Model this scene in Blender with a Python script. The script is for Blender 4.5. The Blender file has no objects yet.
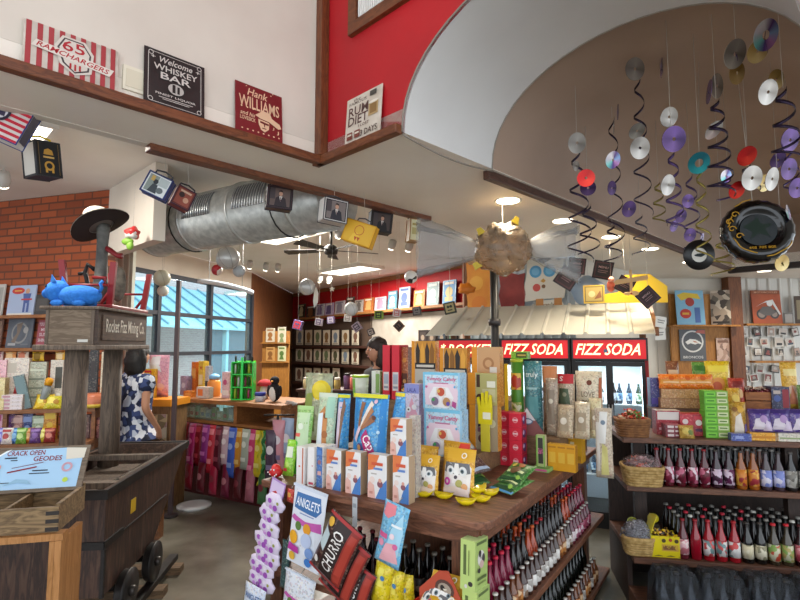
import bpy, math, random
from mathutils import Vector, Matrix
from math import sin, cos, pi, radians as R, sqrt, atan2
random.seed(7)
SC = bpy.context.scene
COL = SC.collection
# ---------- camera calibration helpers ----------
F, EYE, PIT = 520.0, 1.65, R(5)
def ray(px, py):
    x = (px-400)/F; u = (300-py)/F
    return Vector((x, cos(PIT)-u*sin(PIT), sin(PIT)+u*cos(PIT)))
def at(px, py, Y):
    d = ray(px, py); k = Y/d.y
    return Vector((d.x*k, Y, EYE+d.z*k))
def onz(px, py, z):
    d = ray(px, py); k = (z-EYE)/d.z
    return Vector((d.x*k, d.y*k, z))
def onwall(px, py, P, D):
    d = ray(px, py); nx, ny = -D[1], D[0]
    k = (P[0]*nx+P[1]*ny)/(d.x*nx+d.y*ny)
    return Vector((d.x*k, d.y*k, EYE+d.z*k))
# ---------- materials ----------
def lin(h):
    if not isinstance(h, str): return tuple(h)[:3]
    h = h.lstrip('#'); o = []
    for i in (0, 2, 4):
        c = int(h[i:i+2], 16)/255
        o.append(c/12.92 if c <= .04045 else ((c+.055)/1.055)**2.4)
    return tuple(o)
_mc = {}
def _new(key):
    m = bpy.data.materials.new('m_%d' % len(_mc)); m.use_nodes = True
    _mc[key] = m
    return m, m.node_tree.nodes, m.node_tree.links, m.node_tree.nodes['Principled BSDF']
def mat(c, r=.5, m=0., coat=0., tr=0., em=0., al=1., ior=1.45):
    key = (c, r, m, coat, tr, em, al)
    if key in _mc: return _mc[key]
    M, N, L, b = _new(key)
    b.inputs['Base Color'].default_value = (*lin(c), 1)
    b.inputs['Roughness'].default_value = r
    b.inputs['Metallic'].default_value = m
    b.inputs['Coat Weight'].default_value = coat
    b.inputs['Transmission Weight'].default_value = tr
    b.inputs['Alpha'].default_value = al
    b.inputs['IOR'].default_value = ior
    M['hex'] = c if isinstance(c, str) else ''
    if em:
        b.inputs['Emission Color'].default_value = (*lin(c), 1)
        b.inputs['Emission Strength'].default_value = em
    return M
def _ramp(N, cols, const=False, lo=0., hi=1.):
    r = N.new('ShaderNodeValToRGB'); e = r.color_ramp.elements
    n = len(cols)
    while len(e) < n: e.new(.5)
    for i, c in enumerate(cols):
        e[i].position = lo+(hi-lo)*(i/n if const else i/max(1, n-1)); e[i].color = (*lin(c), 1)
    r.color_ramp.interpolation = 'CONSTANT' if const else 'LINEAR'
    return r
def _coord(N, L, scale, kind='Object', rot=(0, 0, 0)):
    t = N.new('ShaderNodeTexCoord'); mp = N.new('ShaderNodeMapping')
    mp.inputs['Scale'].default_value = scale; mp.inputs['Rotation'].default_value = rot
    L.new(t.outputs[kind], mp.inputs['Vector'])
    return mp.outputs['Vector']
def pr(c, r=.35):
    """printed wrapper of main colour c with small lighter, darker and warm marks"""
    if not isinstance(c, str): return c
    rgb = [int(c.lstrip('#')[i:i+2], 16) for i in (0, 2, 4)]
    def mix(t, k): return '#%02x%02x%02x' % tuple(int(max(0, min(255, a+(b-a)*k))) for a, b in zip(rgb, t))
    return busy([c, c, mix((255, 250, 240), .16), c, mix((30, 20, 20), .16), c, mix((255, 235, 200), .3), mix((150, 40, 50), .14)], 120, r)
def wood(c1, c2, sc=(6, 6, .6), r=.5, c3=None, det=6):
    key = ('wood', c1, c2, sc, r)
    if key in _mc: return _mc[key]
    M, N, L, b = _new(key)
    v = _coord(N, L, sc)
    n = N.new('ShaderNodeTexNoise'); n.inputs['Scale'].default_value = 5; n.inputs['Detail'].default_value = det
    n.inputs['Distortion'].default_value = 1.2
    L.new(v, n.inputs['Vector'])
    rp = _ramp(N, [c1, c2, c1, c3 or c2], lo=.3, hi=.7)
    L.new(n.outputs['Fac'], rp.inputs['Fac']); L.new(rp.outputs['Color'], b.inputs['Base Color'])
    b.inputs['Roughness'].default_value = r
    bp = N.new('ShaderNodeBump'); bp.inputs['Strength'].default_value = .25; bp.inputs['Distance'].default_value = .004
    L.new(n.outputs['Fac'], bp.inputs['Height']); L.new(bp.outputs['Normal'], b.inputs['Normal'])
    return M
def noisy(c1, c2, sc=3., r=.6, m=0., lo=.35, hi=.65, bump=0., det=5, coat=0.):
    key = ('noisy', c1, c2, sc, r, m, bump)
    if key in _mc: return _mc[key]
    M, N, L, b = _new(key)
    v = _coord(N, L, (1, 1, 1))
    n = N.new('ShaderNodeTexNoise'); n.inputs['Scale'].default_value = sc; n.inputs['Detail'].default_value = det
    L.new(v, n.inputs['Vector'])
    rp = _ramp(N, [c1, c2], lo=lo, hi=hi)
    L.new(n.outputs['Fac'], rp.inputs['Fac']); L.new(rp.outputs['Color'], b.inputs['Base Color'])
    b.inputs['Roughness'].default_value = r; b.inputs['Metallic'].default_value = m; b.inputs['Coat Weight'].default_value = coat
    if bump:
        bp = N.new('ShaderNodeBump'); bp.inputs['Strength'].default_value = bump; bp.inputs['Distance'].default_value = .01
        L.new(n.outputs['Fac'], bp.inputs['Height']); L.new(bp.outputs['Normal'], b.inputs['Normal'])
    return M
def busy(cols, sc=60., r=.35, m=0., st=(1, 1, 1)):
    """printed wrapper: cells of flat colour"""
    key = ('busy', tuple(cols), sc, r, m, st)
    if key in _mc: return _mc[key]
    M, N, L, b = _new(key)
    v = _coord(N, L, st)
    n = N.new('ShaderNodeTexVoronoi'); n.inputs['Scale'].default_value = sc
    L.new(v, n.inputs['Vector'])
    s = N.new('ShaderNodeSeparateColor'); L.new(n.outputs['Color'], s.inputs['Color'])
    rp = _ramp(N, cols, True)
    L.new(s.outputs['Red'], rp.inputs['Fac']); L.new(rp.outputs['Color'], b.inputs['Base Color'])
    b.inputs['Roughness'].default_value = r; b.inputs['Metallic'].default_value = m
    return M
def film(c='#ffffff', op=.12, r=.12, wr=0.):
    """clear plastic or glass pane: mostly see-through, glossy"""
    key = ('film', c, op, r, wr)
    if key in _mc: return _mc[key]
    M, N, L, b = _new(key)
    out = N['Material Output']
    t = N.new('ShaderNodeBsdfTransparent'); mx = N.new('ShaderNodeMixShader')
    t.inputs['Color'].default_value = (*lin(c), 1)
    b.inputs['Base Color'].default_value = (*lin(c), 1); b.inputs['Roughness'].default_value = r
    b.inputs['Specular IOR Level'].default_value = .8
    mx.inputs[0].default_value = op
    if wr:
        v = _coord(N, L, (1, 1, 1)); n = N.new('ShaderNodeTexNoise'); n.inputs['Scale'].default_value = wr; n.inputs['Detail'].default_value = 4
        n.inputs['Distortion'].default_value = 2
        L.new(v, n.inputs['Vector'])
        rp = _ramp(N, [(op*.7,)*3, (min(1, op*1.3),)*3], lo=.3, hi=.75)
        L.new(n.outputs['Fac'], rp.inputs['Fac']); L.new(rp.outputs['Color'], mx.inputs[0])
        bp = N.new('ShaderNodeBump'); bp.inputs['Strength'].default_value = .8; bp.inputs['Distance'].default_value = .02
        L.new(n.outputs['Fac'], bp.inputs['Height']); L.new(bp.outputs['Normal'], b.inputs['Normal'])
    L.new(t.outputs[0], mx.inputs[1]); L.new(b.outputs[0], mx.inputs[2]); L.new(mx.outputs[0], out.inputs['Surface'])
    return M
def bricks(c1, c2, mortar, bw=.22, bh=.075):
    key = ('brick', c1, c2)
    if key in _mc: return _mc[key]
    M, N, L, b = _new(key)
    v = _coord(N, L, (1, 1, 1), rot=(R(-90), 0, 0))
    n = N.new('ShaderNodeTexBrick'); n.inputs['Scale'].default_value = 1
    n.inputs['Brick Width'].default_value = bw; n.inputs['Row Height'].default_value = bh
    n.inputs['Mortar Size'].default_value = .009
    for k, c in (('Color1', c1), ('Color2', c2), ('Mortar', mortar)): n.inputs[k].default_value = (*lin(c), 1)
    L.new(v, n.inputs['Vector']); L.new(n.outputs['Color'], b.inputs['Base Color'])
    b.inputs['Roughness'].default_value = .85
    return M
# ---------- mesh builder ----------
_tc = {}
def text_mesh(s):
    if s in _tc: return _tc[s]
    cu = bpy.data.curves.new('txt', 'FONT'); cu.body = s; cu.resolution_u = 2; cu.offset = .012
    o = bpy.data.objects.new('txt', cu); COL.objects.link(o)
    me = o.to_mesh()
    vs = [(v.co.x, v.co.y) for v in me.vertices]; fs = [tuple(p.vertices) for p in me.polygons]
    o.to_mesh_clear(); bpy.data.objects.remove(o); bpy.data.curves.remove(cu)
    x0 = min(v[0] for v in vs); x1 = max(v[0] for v in vs); y0 = min(v[1] for v in vs); y1 = max(v[1] for v in vs)
    _tc[s] = ([((x-x0)/(x1-x0)-.5, (y-y0)/(y1-y0)-.5) for x, y in vs], fs)
    return _tc[s]
class MB:
    def __init__(s): s.v = []; s.f = []; s.m = []; s.sm = []; s.mats = []; s.warp = None; s.X = None
    def mi(s, m):
        if isinstance(m, str): m = mat(m)
        if m not in s.mats: s.mats.append(m)
        return s.mats.index(m)
    def add(s, vs, fs, m, sm=False):
        k = len(s.v); i = s.mi(m)
        for p in vs:
            if s.warp: p = s.warp(*p)
            if s.X is not None: p = s.X @ Vector(p)
            s.v.append(tuple(p))
        for f in fs: s.f.append(tuple(a+k for a in f)); s.m.append(i); s.sm.append(sm)
        return s
    def box(s, x0, x1, y0, y1, z0, z1, m):
        return s.add([(x0,y0,z0),(x1,y0,z0),(x1,y1,z0),(x0,y1,z0),(x0,y0,z1),(x1,y0,z1),(x1,y1,z1),(x0,y1,z1)],
              [(0,3,2,1),(4,5,6,7),(0,1,5,4),(1,2,6,5),(2,3,7,6),(3,0,4,7)], m)
    def prismz(s, P, z0, z1, m):
        a = sum(P[i][0]*P[(i+1)%len(P)][1]-P[(i+1)%len(P)][0]*P[i][1] for i in range(len(P)))
        if a < 0: P = P[::-1]
        n = len(P)
        return s.add([(x,y,z0) for x,y in P]+[(x,y,z1) for x,y in P],
              [tuple(range(n))[::-1], tuple(range(n,2*n))]+[(i,(i+1)%n,(i+1)%n+n,i+n) for i in range(n)], m)
    def prism(s, P, y0, y1, m):
        a = sum(P[i][0]*P[(i+1)%len(P)][1]-P[(i+1)%len(P)][0]*P[i][1] for i in range(len(P)))
        if a < 0: P = P[::-1]
        n = len(P)
        return s.add([(x,y0,z) for x,z in P]+[(x,y1,z) for x,z in P],
              [tuple(range(n)), tuple(range(n,2*n))[::-1]]+[(i,i+n,(i+1)%n+n,(i+1)%n) for i in range(n)], m)
    def wall(s, a, b, z0, z1, t, m):
        """vertical slab from a to b, thickness t to the left of a->b"""
        d = Vector((b[0]-a[0], b[1]-a[1])).normalized(); n = Vector((-d.y, d.x))*t
        return s.prismz([(a[0],a[1]),(b[0],b[1]),(b[0]+n.x,b[1]+n.y),(a[0]+n.x,a[1]+n.y)], z0, z1, m)
    def lathe(s, prof, m, n=16, c=(0,0,0), ax='z', sm=True):
        vs = []; fs = []
        for r, z in prof:
            for i in range(n):
                a = 2*pi*i/n; p = (r*cos(a), r*sin(a), z)
                if ax == 'y': p = (p[0], p[2], -p[1])
                if ax == 'x': p = (p[2], p[0], p[1])
                vs.append((p[0]+c[0], p[1]+c[1], p[2]+c[2]))
        k = len(prof)
        for j in range(k-1):
            for i in range(n): fs.append((j*n+i, j*n+(i+1)%n, (j+1)*n+(i+1)%n, (j+1)*n+i))
        s.add(vs, fs, m, sm)
        base = len(s.v)-len(vs); i0 = s.mi(m)
        if prof[0][0] > 1e-5: s.f.append(tuple(base+i for i in range(n))[::-1]); s.m.append(i0); s.sm.append(False)
        if prof[-1][0] > 1e-5: s.f.append(tuple(base+(k-1)*n+i for i in range(n))); s.m.append(i0); s.sm.append(False)
        return s
    def cyl(s, c, r, h, m, n=16, ax='z'): return s.lathe([(r,0),(r,h)], m, n, c, ax)
    def tube(s, pts, r, m, n=6, closed=False):
        P = [Vector(p) for p in pts]; k = len(P); vs = []; fs = []
        rr = r if isinstance(r, (list, tuple)) else [r]*k
        up = Vector((0,0,1)); prev = None
        for i, p in enumerate(P):
            a = P[(i-1)%k] if (closed or i > 0) else p; b = P[(i+1)%k] if (closed or i < k-1) else p
            t = (b-a).normalized()
            if prev is None: u = t.cross(up) if abs(t.dot(up)) < .95 else t.cross(Vector((1,0,0)))
            else: u = prev-t*prev.dot(t)
            u.normalize(); prev = u; w = t.cross(u)
            for j in range(n):
                q = 2*pi*j/n; vs.append(p+(u*cos(q)+w*sin(q))*rr[i])
        for i in range(k if closed else k-1):
            for j in range(n): fs.append((i*n+j, i*n+(j+1)%n, ((i+1)%k)*n+(j+1)%n, ((i+1)%k)*n+j))
        if not closed: fs += [tuple(range(n))[::-1], tuple((k-1)*n+j for j in range(n))]
        return s.add([tuple(v) for v in vs], fs, m, True)
    def ell(s, c, r, m, n=16, k=10, fn=None):
        if not isinstance(r, (tuple, list)): r = (r, r, r)
        vs = []; fs = []
        for j in range(k+1):
            t = pi*j/k
            for i in range(n):
                a = 2*pi*i/n; d = (sin(t)*cos(a), sin(t)*sin(a), -cos(t))
                g = fn(*d) if fn else 1
                vs.append((c[0]+r[0]*d[0]*g, c[1]+r[1]*d[1]*g, c[2]+r[2]*d[2]*g))
        for j in range(k):
            for i in range(n): fs.append((j*n+i, j*n+(i+1)%n, (j+1)*n+(i+1)%n, (j+1)*n+i))
        return s.add(vs, fs, m, True)
    # flat print facing -Y
    def rect(s, x0, x1, z0, z1, y, m):
        if s.warp:
            nx, nz = 6, 6
            vs = [(x0+(x1-x0)*i/nx, y, z0+(z1-z0)*j/nz) for j in range(nz+1) for i in range(nx+1)]
            fs = [(j*(nx+1)+i, j*(nx+1)+i+1, (j+1)*(nx+1)+i+1, (j+1)*(nx+1)+i) for j in range(nz) for i in range(nx)]
            return s.add(vs, fs, m)
        return s.add([(x0,y,z0),(x1,y,z0),(x1,y,z1),(x0,y,z1)], [(0,1,2,3)], m)
    def poly(s, P, y, m):
        if s.warp and len(P) > 2:
            n = len(P)
            if n < 10:
                Q = []
                for i in range(n):
                    a, b = P[i], P[(i+1) % n]
                    for k in range(4): Q.append((a[0]+(b[0]-a[0])*k/4, a[1]+(b[1]-a[1])*k/4))
                P = Q; n = len(P)
            a = sum(P[i][0]*P[(i+1)%n][1]-P[(i+1)%n][0]*P[i][1] for i in range(n))
            if a < 0: P = P[::-1]
            cx = sum(p[0] for p in P)/n; cz = sum(p[1] for p in P)/n; K = 4; vs = [(cx, y, cz)]
            for k in range(1, K+1): vs += [(cx+(x-cx)*k/K, y, cz+(z-cz)*k/K) for x, z in P]
            fs = [(0, 1+i, 1+(i+1) % n) for i in range(n)]
            for k in range(K-1): fs += [(1+k*n+i, 1+(k+1)*n+i, 1+(k+1)*n+(i+1) % n, 1+k*n+(i+1) % n) for i in range(n)]
            return s.add(vs, fs, m)
        a = sum(P[i][0]*P[(i+1)%len(P)][1]-P[(i+1)%len(P)][0]*P[i][1] for i in range(len(P)))
        if a < 0: P = P[::-1]
        return s.add([(x,y,z) for x,z in P], [tuple(range(len(P)))], m)
    def disc(s, cx, cz, rx, rz, y, m, n=16):
        return s.poly([(cx+rx*cos(2*pi*i/n), cz+rz*sin(2*pi*i/n)) for i in range(n)], y, m)
    def ring(s, cx, cz, r0, r1, y, m, n=24, a0=0, a1=2*pi):
        vs = []; fs = []
        for i in range(n+1):
            a = a0+(a1-a0)*i/n
            vs += [(cx+r0*cos(a),y,cz+r0*sin(a)),(cx+r1*cos(a),y,cz+r1*sin(a))]
        fs = [(2*i,2*i+1,2*i+3,2*i+2) for i in range(n)]
        return s.add(vs, fs, m)
    def text(s, t, cx, cz, w, h, y, m, shear=0, rot=0):
        vs, fs = text_mesh(t); c, q = cos(rot), sin(rot); o = []
        for x, z in vs:
            X = x*w+shear*z*h; Z = z*h
            o.append((cx+X*c-Z*q, y, cz+X*q+Z*c))
        return s.add(o, fs, m)
    def decor(s, D, w, h, y, dy=.0006):
        """D in fractions of a w x h face whose lower middle is the origin"""
        sx = lambda u: (u-.5)*w
        k = 0
        for d in D:
            k += 1; yy = y-dy*k; t = d[0]
            if t == 'r': s.rect(sx(d[1]), sx(d[2]), d[3]*h, d[4]*h, yy, d[5])
            elif t == 'c': s.disc(sx(d[1]), d[2]*h, d[3]*w, (d[4] if len(d) > 5 else d[3]*w/h)*h, yy, d[-1])
            elif t == 'p': s.poly([(sx(u), v*h) for u, v in d[1]], yy, d[2])
            elif t == 't': s.text(d[1], sx(d[2]), d[3]*h, d[4]*w, d[5]*h, yy, d[6], *(d[7:]))
            elif t == 'o': s.ring(sx(d[1]), d[2]*h, d[3]*w, d[4]*w, yy, d[5])
        return s
    def bag(s, w, h, t, m, seal=None, nx=10, nz=12, wr=.12, sd=0, closed=0):
        """pillow bag: crimped top and bottom, puffed belly; base at z=0; returns the bulge function"""
        rnd = random.Random(sd); ph = [rnd.uniform(0, 6.28) for _ in range(6)]
        def bul(x, z):
            u = min(1, max(0, x/w+.5)); v = min(1, max(0, z/h))
            e = (1-abs(2*u-1)**3)*min(1, (sin(pi*v) if 0 < v < 1 else 0)*1.5)**.8
            return t/2*e*(1+wr*(sin(9*u+ph[0]+5*v)*.5+sin(14*v+ph[1]+4*u)*.5))
        def edge(u, v): return 1-.05*sin(pi*v)+.012*sin(21*v+ph[2])
        vs = []; fs = []
        for sd_ in (-1, 1):
            for j in range(nz+1):
                for i in range(nx+1):
                    u = i/nx; v = j/nz; x = (u-.5)*w; z = v*h
                    vs.append((x*edge(u, v), sd_*max(bul(x, z), .0008), z))
        k = (nx+1)*(nz+1)
        for j in range(nz):
            for i in range(nx):
                a = j*(nx+1)+i; q = (a, a+1, a+nx+2, a+nx+1)
                fs.append(q); fs.append(tuple(b+k for b in q[::-1]))
        rim = [i for i in range(nx+1)]+[j*(nx+1)+nx for j in range(1, nz+1)]+[nz*(nx+1)+i for i in range(nx-1, -1, -1)]+[j*(nx+1) for j in range(nz-1, 0, -1)]
        for i in range(len(rim)):
            a, b = rim[i], rim[(i+1) % len(rim)]; fs.append((b, a, a+k, b+k))
        s.add(vs, fs, m, True)
        s.warp = lambda x, y, z: (x*(1-.05*sin(pi*min(1, max(0, z/h)))), y-max(bul(x, z), .0008)-.0012, z)
        if seal:
            s.rect(-w/2, w/2, h*.94, h*.995, 0, seal); s.rect(-w/2, w/2, h*.005, h*.05, 0, seal)
        return bul
    def mesh(s, name):
        me = bpy.data.meshes.new(name); me.from_pydata(s.v, [], s.f)
        for m in s.mats: me.materials.append(m)
        me.polygons.foreach_set('material_index', s.m); me.polygons.foreach_set('use_smooth', s.sm)
        me.update(); return me
    def build(s, name, parent=None, bevel=0, loc=None, rot=None):
        o = bpy.data.objects.new(name, s.mesh(name)); COL.objects.link(o)
        if parent: o.parent = parent
        if loc is not None: o.location = loc
        if rot is not None: o.rotation_euler = rot
        if bevel:
            b = o.modifiers.new('b', 'BEVEL'); b.width = bevel; b.segments = 2; b.limit_method = 'ANGLE'
        return o
def tag(o, label, cat, group=None, kind=None):
    o['label'] = label; o['category'] = cat
    if group: o['group'] = group
    if kind: o['kind'] = kind
    return o
def thing(name, label, cat, loc, rz=0., rx=0., ry=0., group=None):
    o = bpy.data.objects.new(name, None); COL.objects.link(o); o.empty_display_size = .05
    o.location = loc; o.rotation_euler = (rx, ry, rz)
    return tag(o, label, cat, group)
def one(mb, name, label, cat, loc, rz=0., rx=0., ry=0., group=None, bevel=0):
    return tag(mb.build(name, None, bevel, loc, (rx, ry, rz)), label, cat, group)
def struct(mb, name, bevel=0, loc=None, rot=None, parent=None):
    o = mb.build(name, parent, bevel, loc, rot)
    if not parent: o['kind'] = 'structure'
    return o
def copy_tree(o, loc=None, rz=None, label=None, group=None, cat=None):
    c = o.copy(); COL.objects.link(c)
    if loc is not None: c.location = loc
    if rz is not None: c.rotation_euler = (c.rotation_euler[0], c.rotation_euler[1], rz)
    if label: c['label'] = label
    if group: c['group'] = group
    for ch in list(o.children):
        d = ch.copy(); COL.objects.link(d); d.parent = c
        for g in list(ch.children):
            e = g.copy(); COL.objects.link(e); e.parent = d
    return c
class Frame:
    """a piece of furniture's own axes: x along its front, y into it"""
    def __init__(s, O, yaw): s.O = O; s.yaw = yaw; s.f = (cos(yaw), sin(yaw)); s.r = (-sin(yaw), cos(yaw))
    def w(s, lx, ly, z=0): return Vector((s.O[0]+lx*s.f[0]+ly*s.r[0], s.O[1]+lx*s.f[1]+ly*s.r[1], z))
    def pt(s, px, ly, z=0):
        q = (px-400)/F
        lx = (q*(s.O[1]+ly*s.r[1])-s.O[0]-ly*s.r[0])/(s.f[0]-q*s.f[1])
        return s.w(lx, ly, z)
    def loc(s, p): dx, dy = p[0]-s.O[0], p[1]-s.O[1]; return dx*s.f[0]+dy*s.f[1], dx*s.r[0]+dy*s.r[1]
# ---------- camera ----------
cd = bpy.data.cameras.new('camera'); cam = bpy.data.objects.new('camera', cd); COL.objects.link(cam)
cd.sensor_width = 36; cd.lens = F/800*36; cd.clip_start = .05; cd.clip_end = 200
cam.location = (0, 0, EYE); cam.rotation_euler = (R(90)+PIT, 0, 0); SC.camera = cam
# ---------- common materials ----------
TRIM = wood('#7a4424', '#5a2e17', (1.5, 8, 8), .45)
TRIMZ = wood('#7a4424', '#5a2e17', (8, 8, 1.2), .45)
WALLW = noisy('#e2d8ca', '#d8cdbf', 2, .75)
CEIL = noisy('#f3f0ea', '#ebe7df', 1.5, .8)
GLOSSC = noisy('#f0e6d8', '#e6dac9', 1.2, .42)
REDW = noisy('#c2141f', '#ae101b', 1.5, .6)
VAULTW = noisy('#d9d6d3', '#cfcbc8', 1.5, .7)
VAULTT = noisy('#a98f7c', '#9c8371', 1.2, .65)
AX, BX = (sin(R(45)), cos(R(45))), (cos(R(45)), -sin(R(45)))
HC, HB, HV = 2.70, 3.15, 4.7
E = onz(322, 165, HC); S1 = onz(405, 133, HC)
LW = (E.x, E.y)                      # corner of the white and red upper walls
def along(p, a=0, b=0): return (p[0]+AX[0]*a+BX[0]*b, p[1]+AX[1]*a+BX[1]*b)
b1 = (S1.x-E.x)*BX[0]+(S1.y-E.y)*BX[1]
S1 = along(LW, 0, b1)
S2p = onz(500, 167, HC); a2 = (S2p.x-S1[0])*AX[0]+(S2p.y-S1[1])*AX[1]
S2 = along(S1, a2, 0)
VE = along(S1, 6.3, 0)
BE = onz(430, 217, HC); BE = (BE.x, BE.y)          # end of the brown beam
BS = along(BE, -5.0, 0)
# ---------- floor ----------
fl = noisy('#857f72', '#5b564b', 1.5, .22, lo=.38, hi=.64, det=9)
struct(MB().box(-9, 9, -3, 16, -.1, 0, fl), 'floor')
# ---------- lower ceiling over the shop, with the opening above the camera ----------
P = [along(LW, -5), LW, S1, VE, along(VE, 0, 4), (8.6, 9), (4.0, 9), (4.0, 8.2), (2.05, 6.07), (.92, 6.8), BE, BS]
struct(MB().prismz(P, HC, HC+.12, GLOSSC), 'ceiling_lower')
struct(MB().prismz([along(S1, 0, 1.56), along(VE, 0, 1.6), along(VE, 0, 4), along(S1, 0, 4.2)], HC, HC+.12, GLOSSC), 'ceiling_beside_vault')
# ---------- upper walls ----------
wl = MB(); a = along(LW, -5); wl.wall(a, LW, HC+.121, HV, .1, WALLW); struct(wl, 'wall_upper_left')
N = 24; SPAN, RISE = 1.54, .545
arc = [(SPAN/2-SPAN/2*cos(pi*i/N), RISE*sin(pi*i/N)**.92) for i in range(N+1)]
wr = MB(); T = .012
def wpt(s, z, t=0): p = along(S1, t, s); return (p[0], p[1], z)
cols = [(-b1, HC)]+[(s, HC+z) for s, z in arc]+[(SPAN+2.6, HC)]
vs = []
for s_, z_ in cols: vs += [wpt(s_, z_), wpt(s_, HV), wpt(s_, z_, T), wpt(s_, HV, T)]
fs = []
for i in range(len(cols)-1):
    k = 4*i; fs += [(k, k+4, k+5, k+1), (k+2, k+3, k+7, k+6), (k, k+2, k+6, k+4)]
wr.add(vs, fs, REDW); struct(wr, 'wall_upper_red')
# white arch band (underside of the thick arch) and the tan vault behind it
def vault(mb, a0, a1, k, zk, m, na=1, s0=0.):
    vs = []; fs = []
    for j in range(na+1):
        a = a0+(a1-a0)*j/na
        for s, z in arc:
            p = along(S1, a, SPAN/2+(s-SPAN/2)*k+s0); vs.append((p[0], p[1], HC+z*zk))
    n = len(arc)
    for j in range(na):
        for i in range(n-1): fs.append((j*n+i, j*n+i+1, (j+1)*n+i+1, (j+1)*n+i))
    mb.add(vs, fs, m, True)
vb = MB(); vault(vb, .0, a2, 1, 1, VAULTW)
vs = [];                                  # end face of the band, stepping up to the tan vault
for s, z in arc:
    p = along(S1, a2, s); q = along(S1, a2, SPAN/2+(s-SPAN/2)*1.06+.046); vs += [(p[0], p[1], HC+z), (q[0], q[1], HC+z*1.1)]
vb.add(vs, [(2*i, 2*i+1, 2*i+3, 2*i+2) for i in range(len(arc)-1)], VAULTW)
struct(vb, 'ceiling_arch_band')
vt = MB(); vault(vt, a2, 6.3, 1.06, 1.1, VAULTT, 6, .046)
vs = [(*along(S1, 6.3, SPAN/2+(s-SPAN/2)*1.06+.046), HC+z*1.1) for s, z in arc]
vt.add(vs, [tuple(range(len(vs)))], VAULTT); struct(vt, 'ceiling_vault')
struct(MB().prismz([along(LW, -5, -.2), along(LW, .4, -.2), along(LW, .4, 5), along(LW, -5, 5)], HV, HV+.1, CEIL), 'ceiling_upper')
# bead of cord along both edges of the arch
cm = mat('#8d8378', .6)
for a_, k_ in ((-.006, 1.0), (a2-.008, 1.0)):
    t_ = MB(); t_.tube([(*along(S1, a_, s), HC+z) for s, z in arc], .0055, cm, 6)
    if a_ > 0: t_.tube([(*along(S1, u*a2/8, 0), HC-.012-.03*sin(pi*u/8)) for u in range(9)], .005, cm, 6)
    struct(t_, 'trim_9' if a_ < 0 else 'trim_10')
# ---------- brown trim: ledges, corner post, beams ----------
def beam(name, p, q, z0, z1, t0, t1, m=TRIM, bv=.006):
    L = sqrt((q[0]-p[0])**2+(q[1]-p[1])**2)
    o = struct(MB().box(0, L, t0, t1, z0, z1, m), name, bv, (p[0], p[1], 0), (0, 0, atan2(q[1]-p[1], q[0]-p[0]))); return o
beam('trim_1', along(LW, -5), LW, HC-.012, HC+.035, -.05, .0)
beam('trim_2', along(LW, 0, -.03), S1, HC-.012, HC+.035, -.05, .0)
o = struct(MB().box(-.028, .028, -.028, .028, HC+.036, HV-.01, TRIMZ), 'trim_3', .004, (*along(LW, -.03, .03), 0), (0, 0, R(45)))
beam('beam_left', along(BE, -2.2), BE, HC-.035, HC+.10, -.02, .06)
beam('beam_left_end', along(BE, -5), along(BE, -2.202), HC-.002, HC+.10, -.002, .06, WALLW, 0)
beam('beam_vault', along(S2, -.01, -.02), VE, HC-.055, HC+.005, 0, .045, wood('#5b3a2c', '#40271c', (1.5, 8, 8), .5))
beam('beam_vault_end', along(VE, .0, -.05), along(VE, 0, 3.5), HC-.075, HC+.0, 0, .10, wood('#2e211c', '#1d1512', (1.5, 8, 8), .5))
# ---------- back room ----------
R2, R1, W2, W1 = (1.2, 9.3), (-3.12, 15.1), (-3.05, 10.6), (-3.95, 7.0)
P = [BS, BE, (.92, 6.8), R2, R1, W2, W1, (-4.6, 6.9), (-7, 6.4), (-7, -2)]
struct(MB().prismz(P, HB, HB+.1, CEIL), 'ceiling_back')
fa = MB(); fa.wall(BE, (.92, 6.8), HC+.13, HB-.001, .05, CEIL); fa.wall(along(BE, -5), BE, HC+.13, HB-.001, .05, CEIL); struct(fa, 'wall_soffit')
struct(MB().wall(R1, R2, 0, HB-.002, .1, noisy('#5a463a', '#49382e', 2, .8)).wall(R1, R2, 2.32, HB-.003, -.012, REDW), 'wall_back_red')
beam('trim_4', R1, R2, HB-.1, HB-.004, -.03, -.0, wood('#a5713f', '#8a5a30', (1.5, 8, 8), .5))
struct(MB().wall(W2, R1, 0, HB-.002, .1, wood('#8a5733', '#6b4126', (6, 6, .5), .6)), 'wall_wood_left')
struct(MB().wall(R2, (.92, 6.8), 0, HB-.002, -.08, wood('#8a5733', '#6b4126', (6, 6, .5), .6)), 'wall_return')
# art wall behind the soda coolers, then the wall running away to the right
mw_ = mat('#c3c6c4', .5)
def corrug(a, b, z0, z1, pitch=.1, d=.014, m=mw_):
    L = sqrt((b[0]-a[0])**2+(b[1]-a[1])**2); n = int(L/pitch); P = []
    for i in range(n):
        for u, y in ((0, 0), (.14, d), (.24, d), (.38, 0)): P.append((L*(i+u)/n, -y))
    P.append((L, 0)); k = len(P); m_ = MB()
    m_.add([(x, y, z) for z in (z0, z1) for x, y in P]+[(0, .06, z0), (L, .06, z0), (0, .06, z1), (L, .06, z1)],
           [(i, i+1, k+i+1, k+i) for i in range(k-1)]+[(2*k, 2*k+2, 2*k+3, 2*k+1), (0, k, 2*k+2, 2*k), (k-1, 2*k+1, 2*k+3, 2*k-1)], m)
    return m_, (a[0], a[1], 0), (0, 0, atan2(b[1]-a[1], b[0]-a[0]))
m_, l_, r_ = corrug((.92, 6.8), (2.05, 6.07), 0, HC-.002, m=mat('#bcc6cb', .5)); struct(m_, 'wall_cooler_back', 0, l_, r_)
struct(MB().wall((2.05, 6.07), (4.0, 8.1), 0, HC-.002, .06, noisy('#cfc9bd', '#c2bbae', 2, .7)), 'wall_cooler_side')
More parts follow.
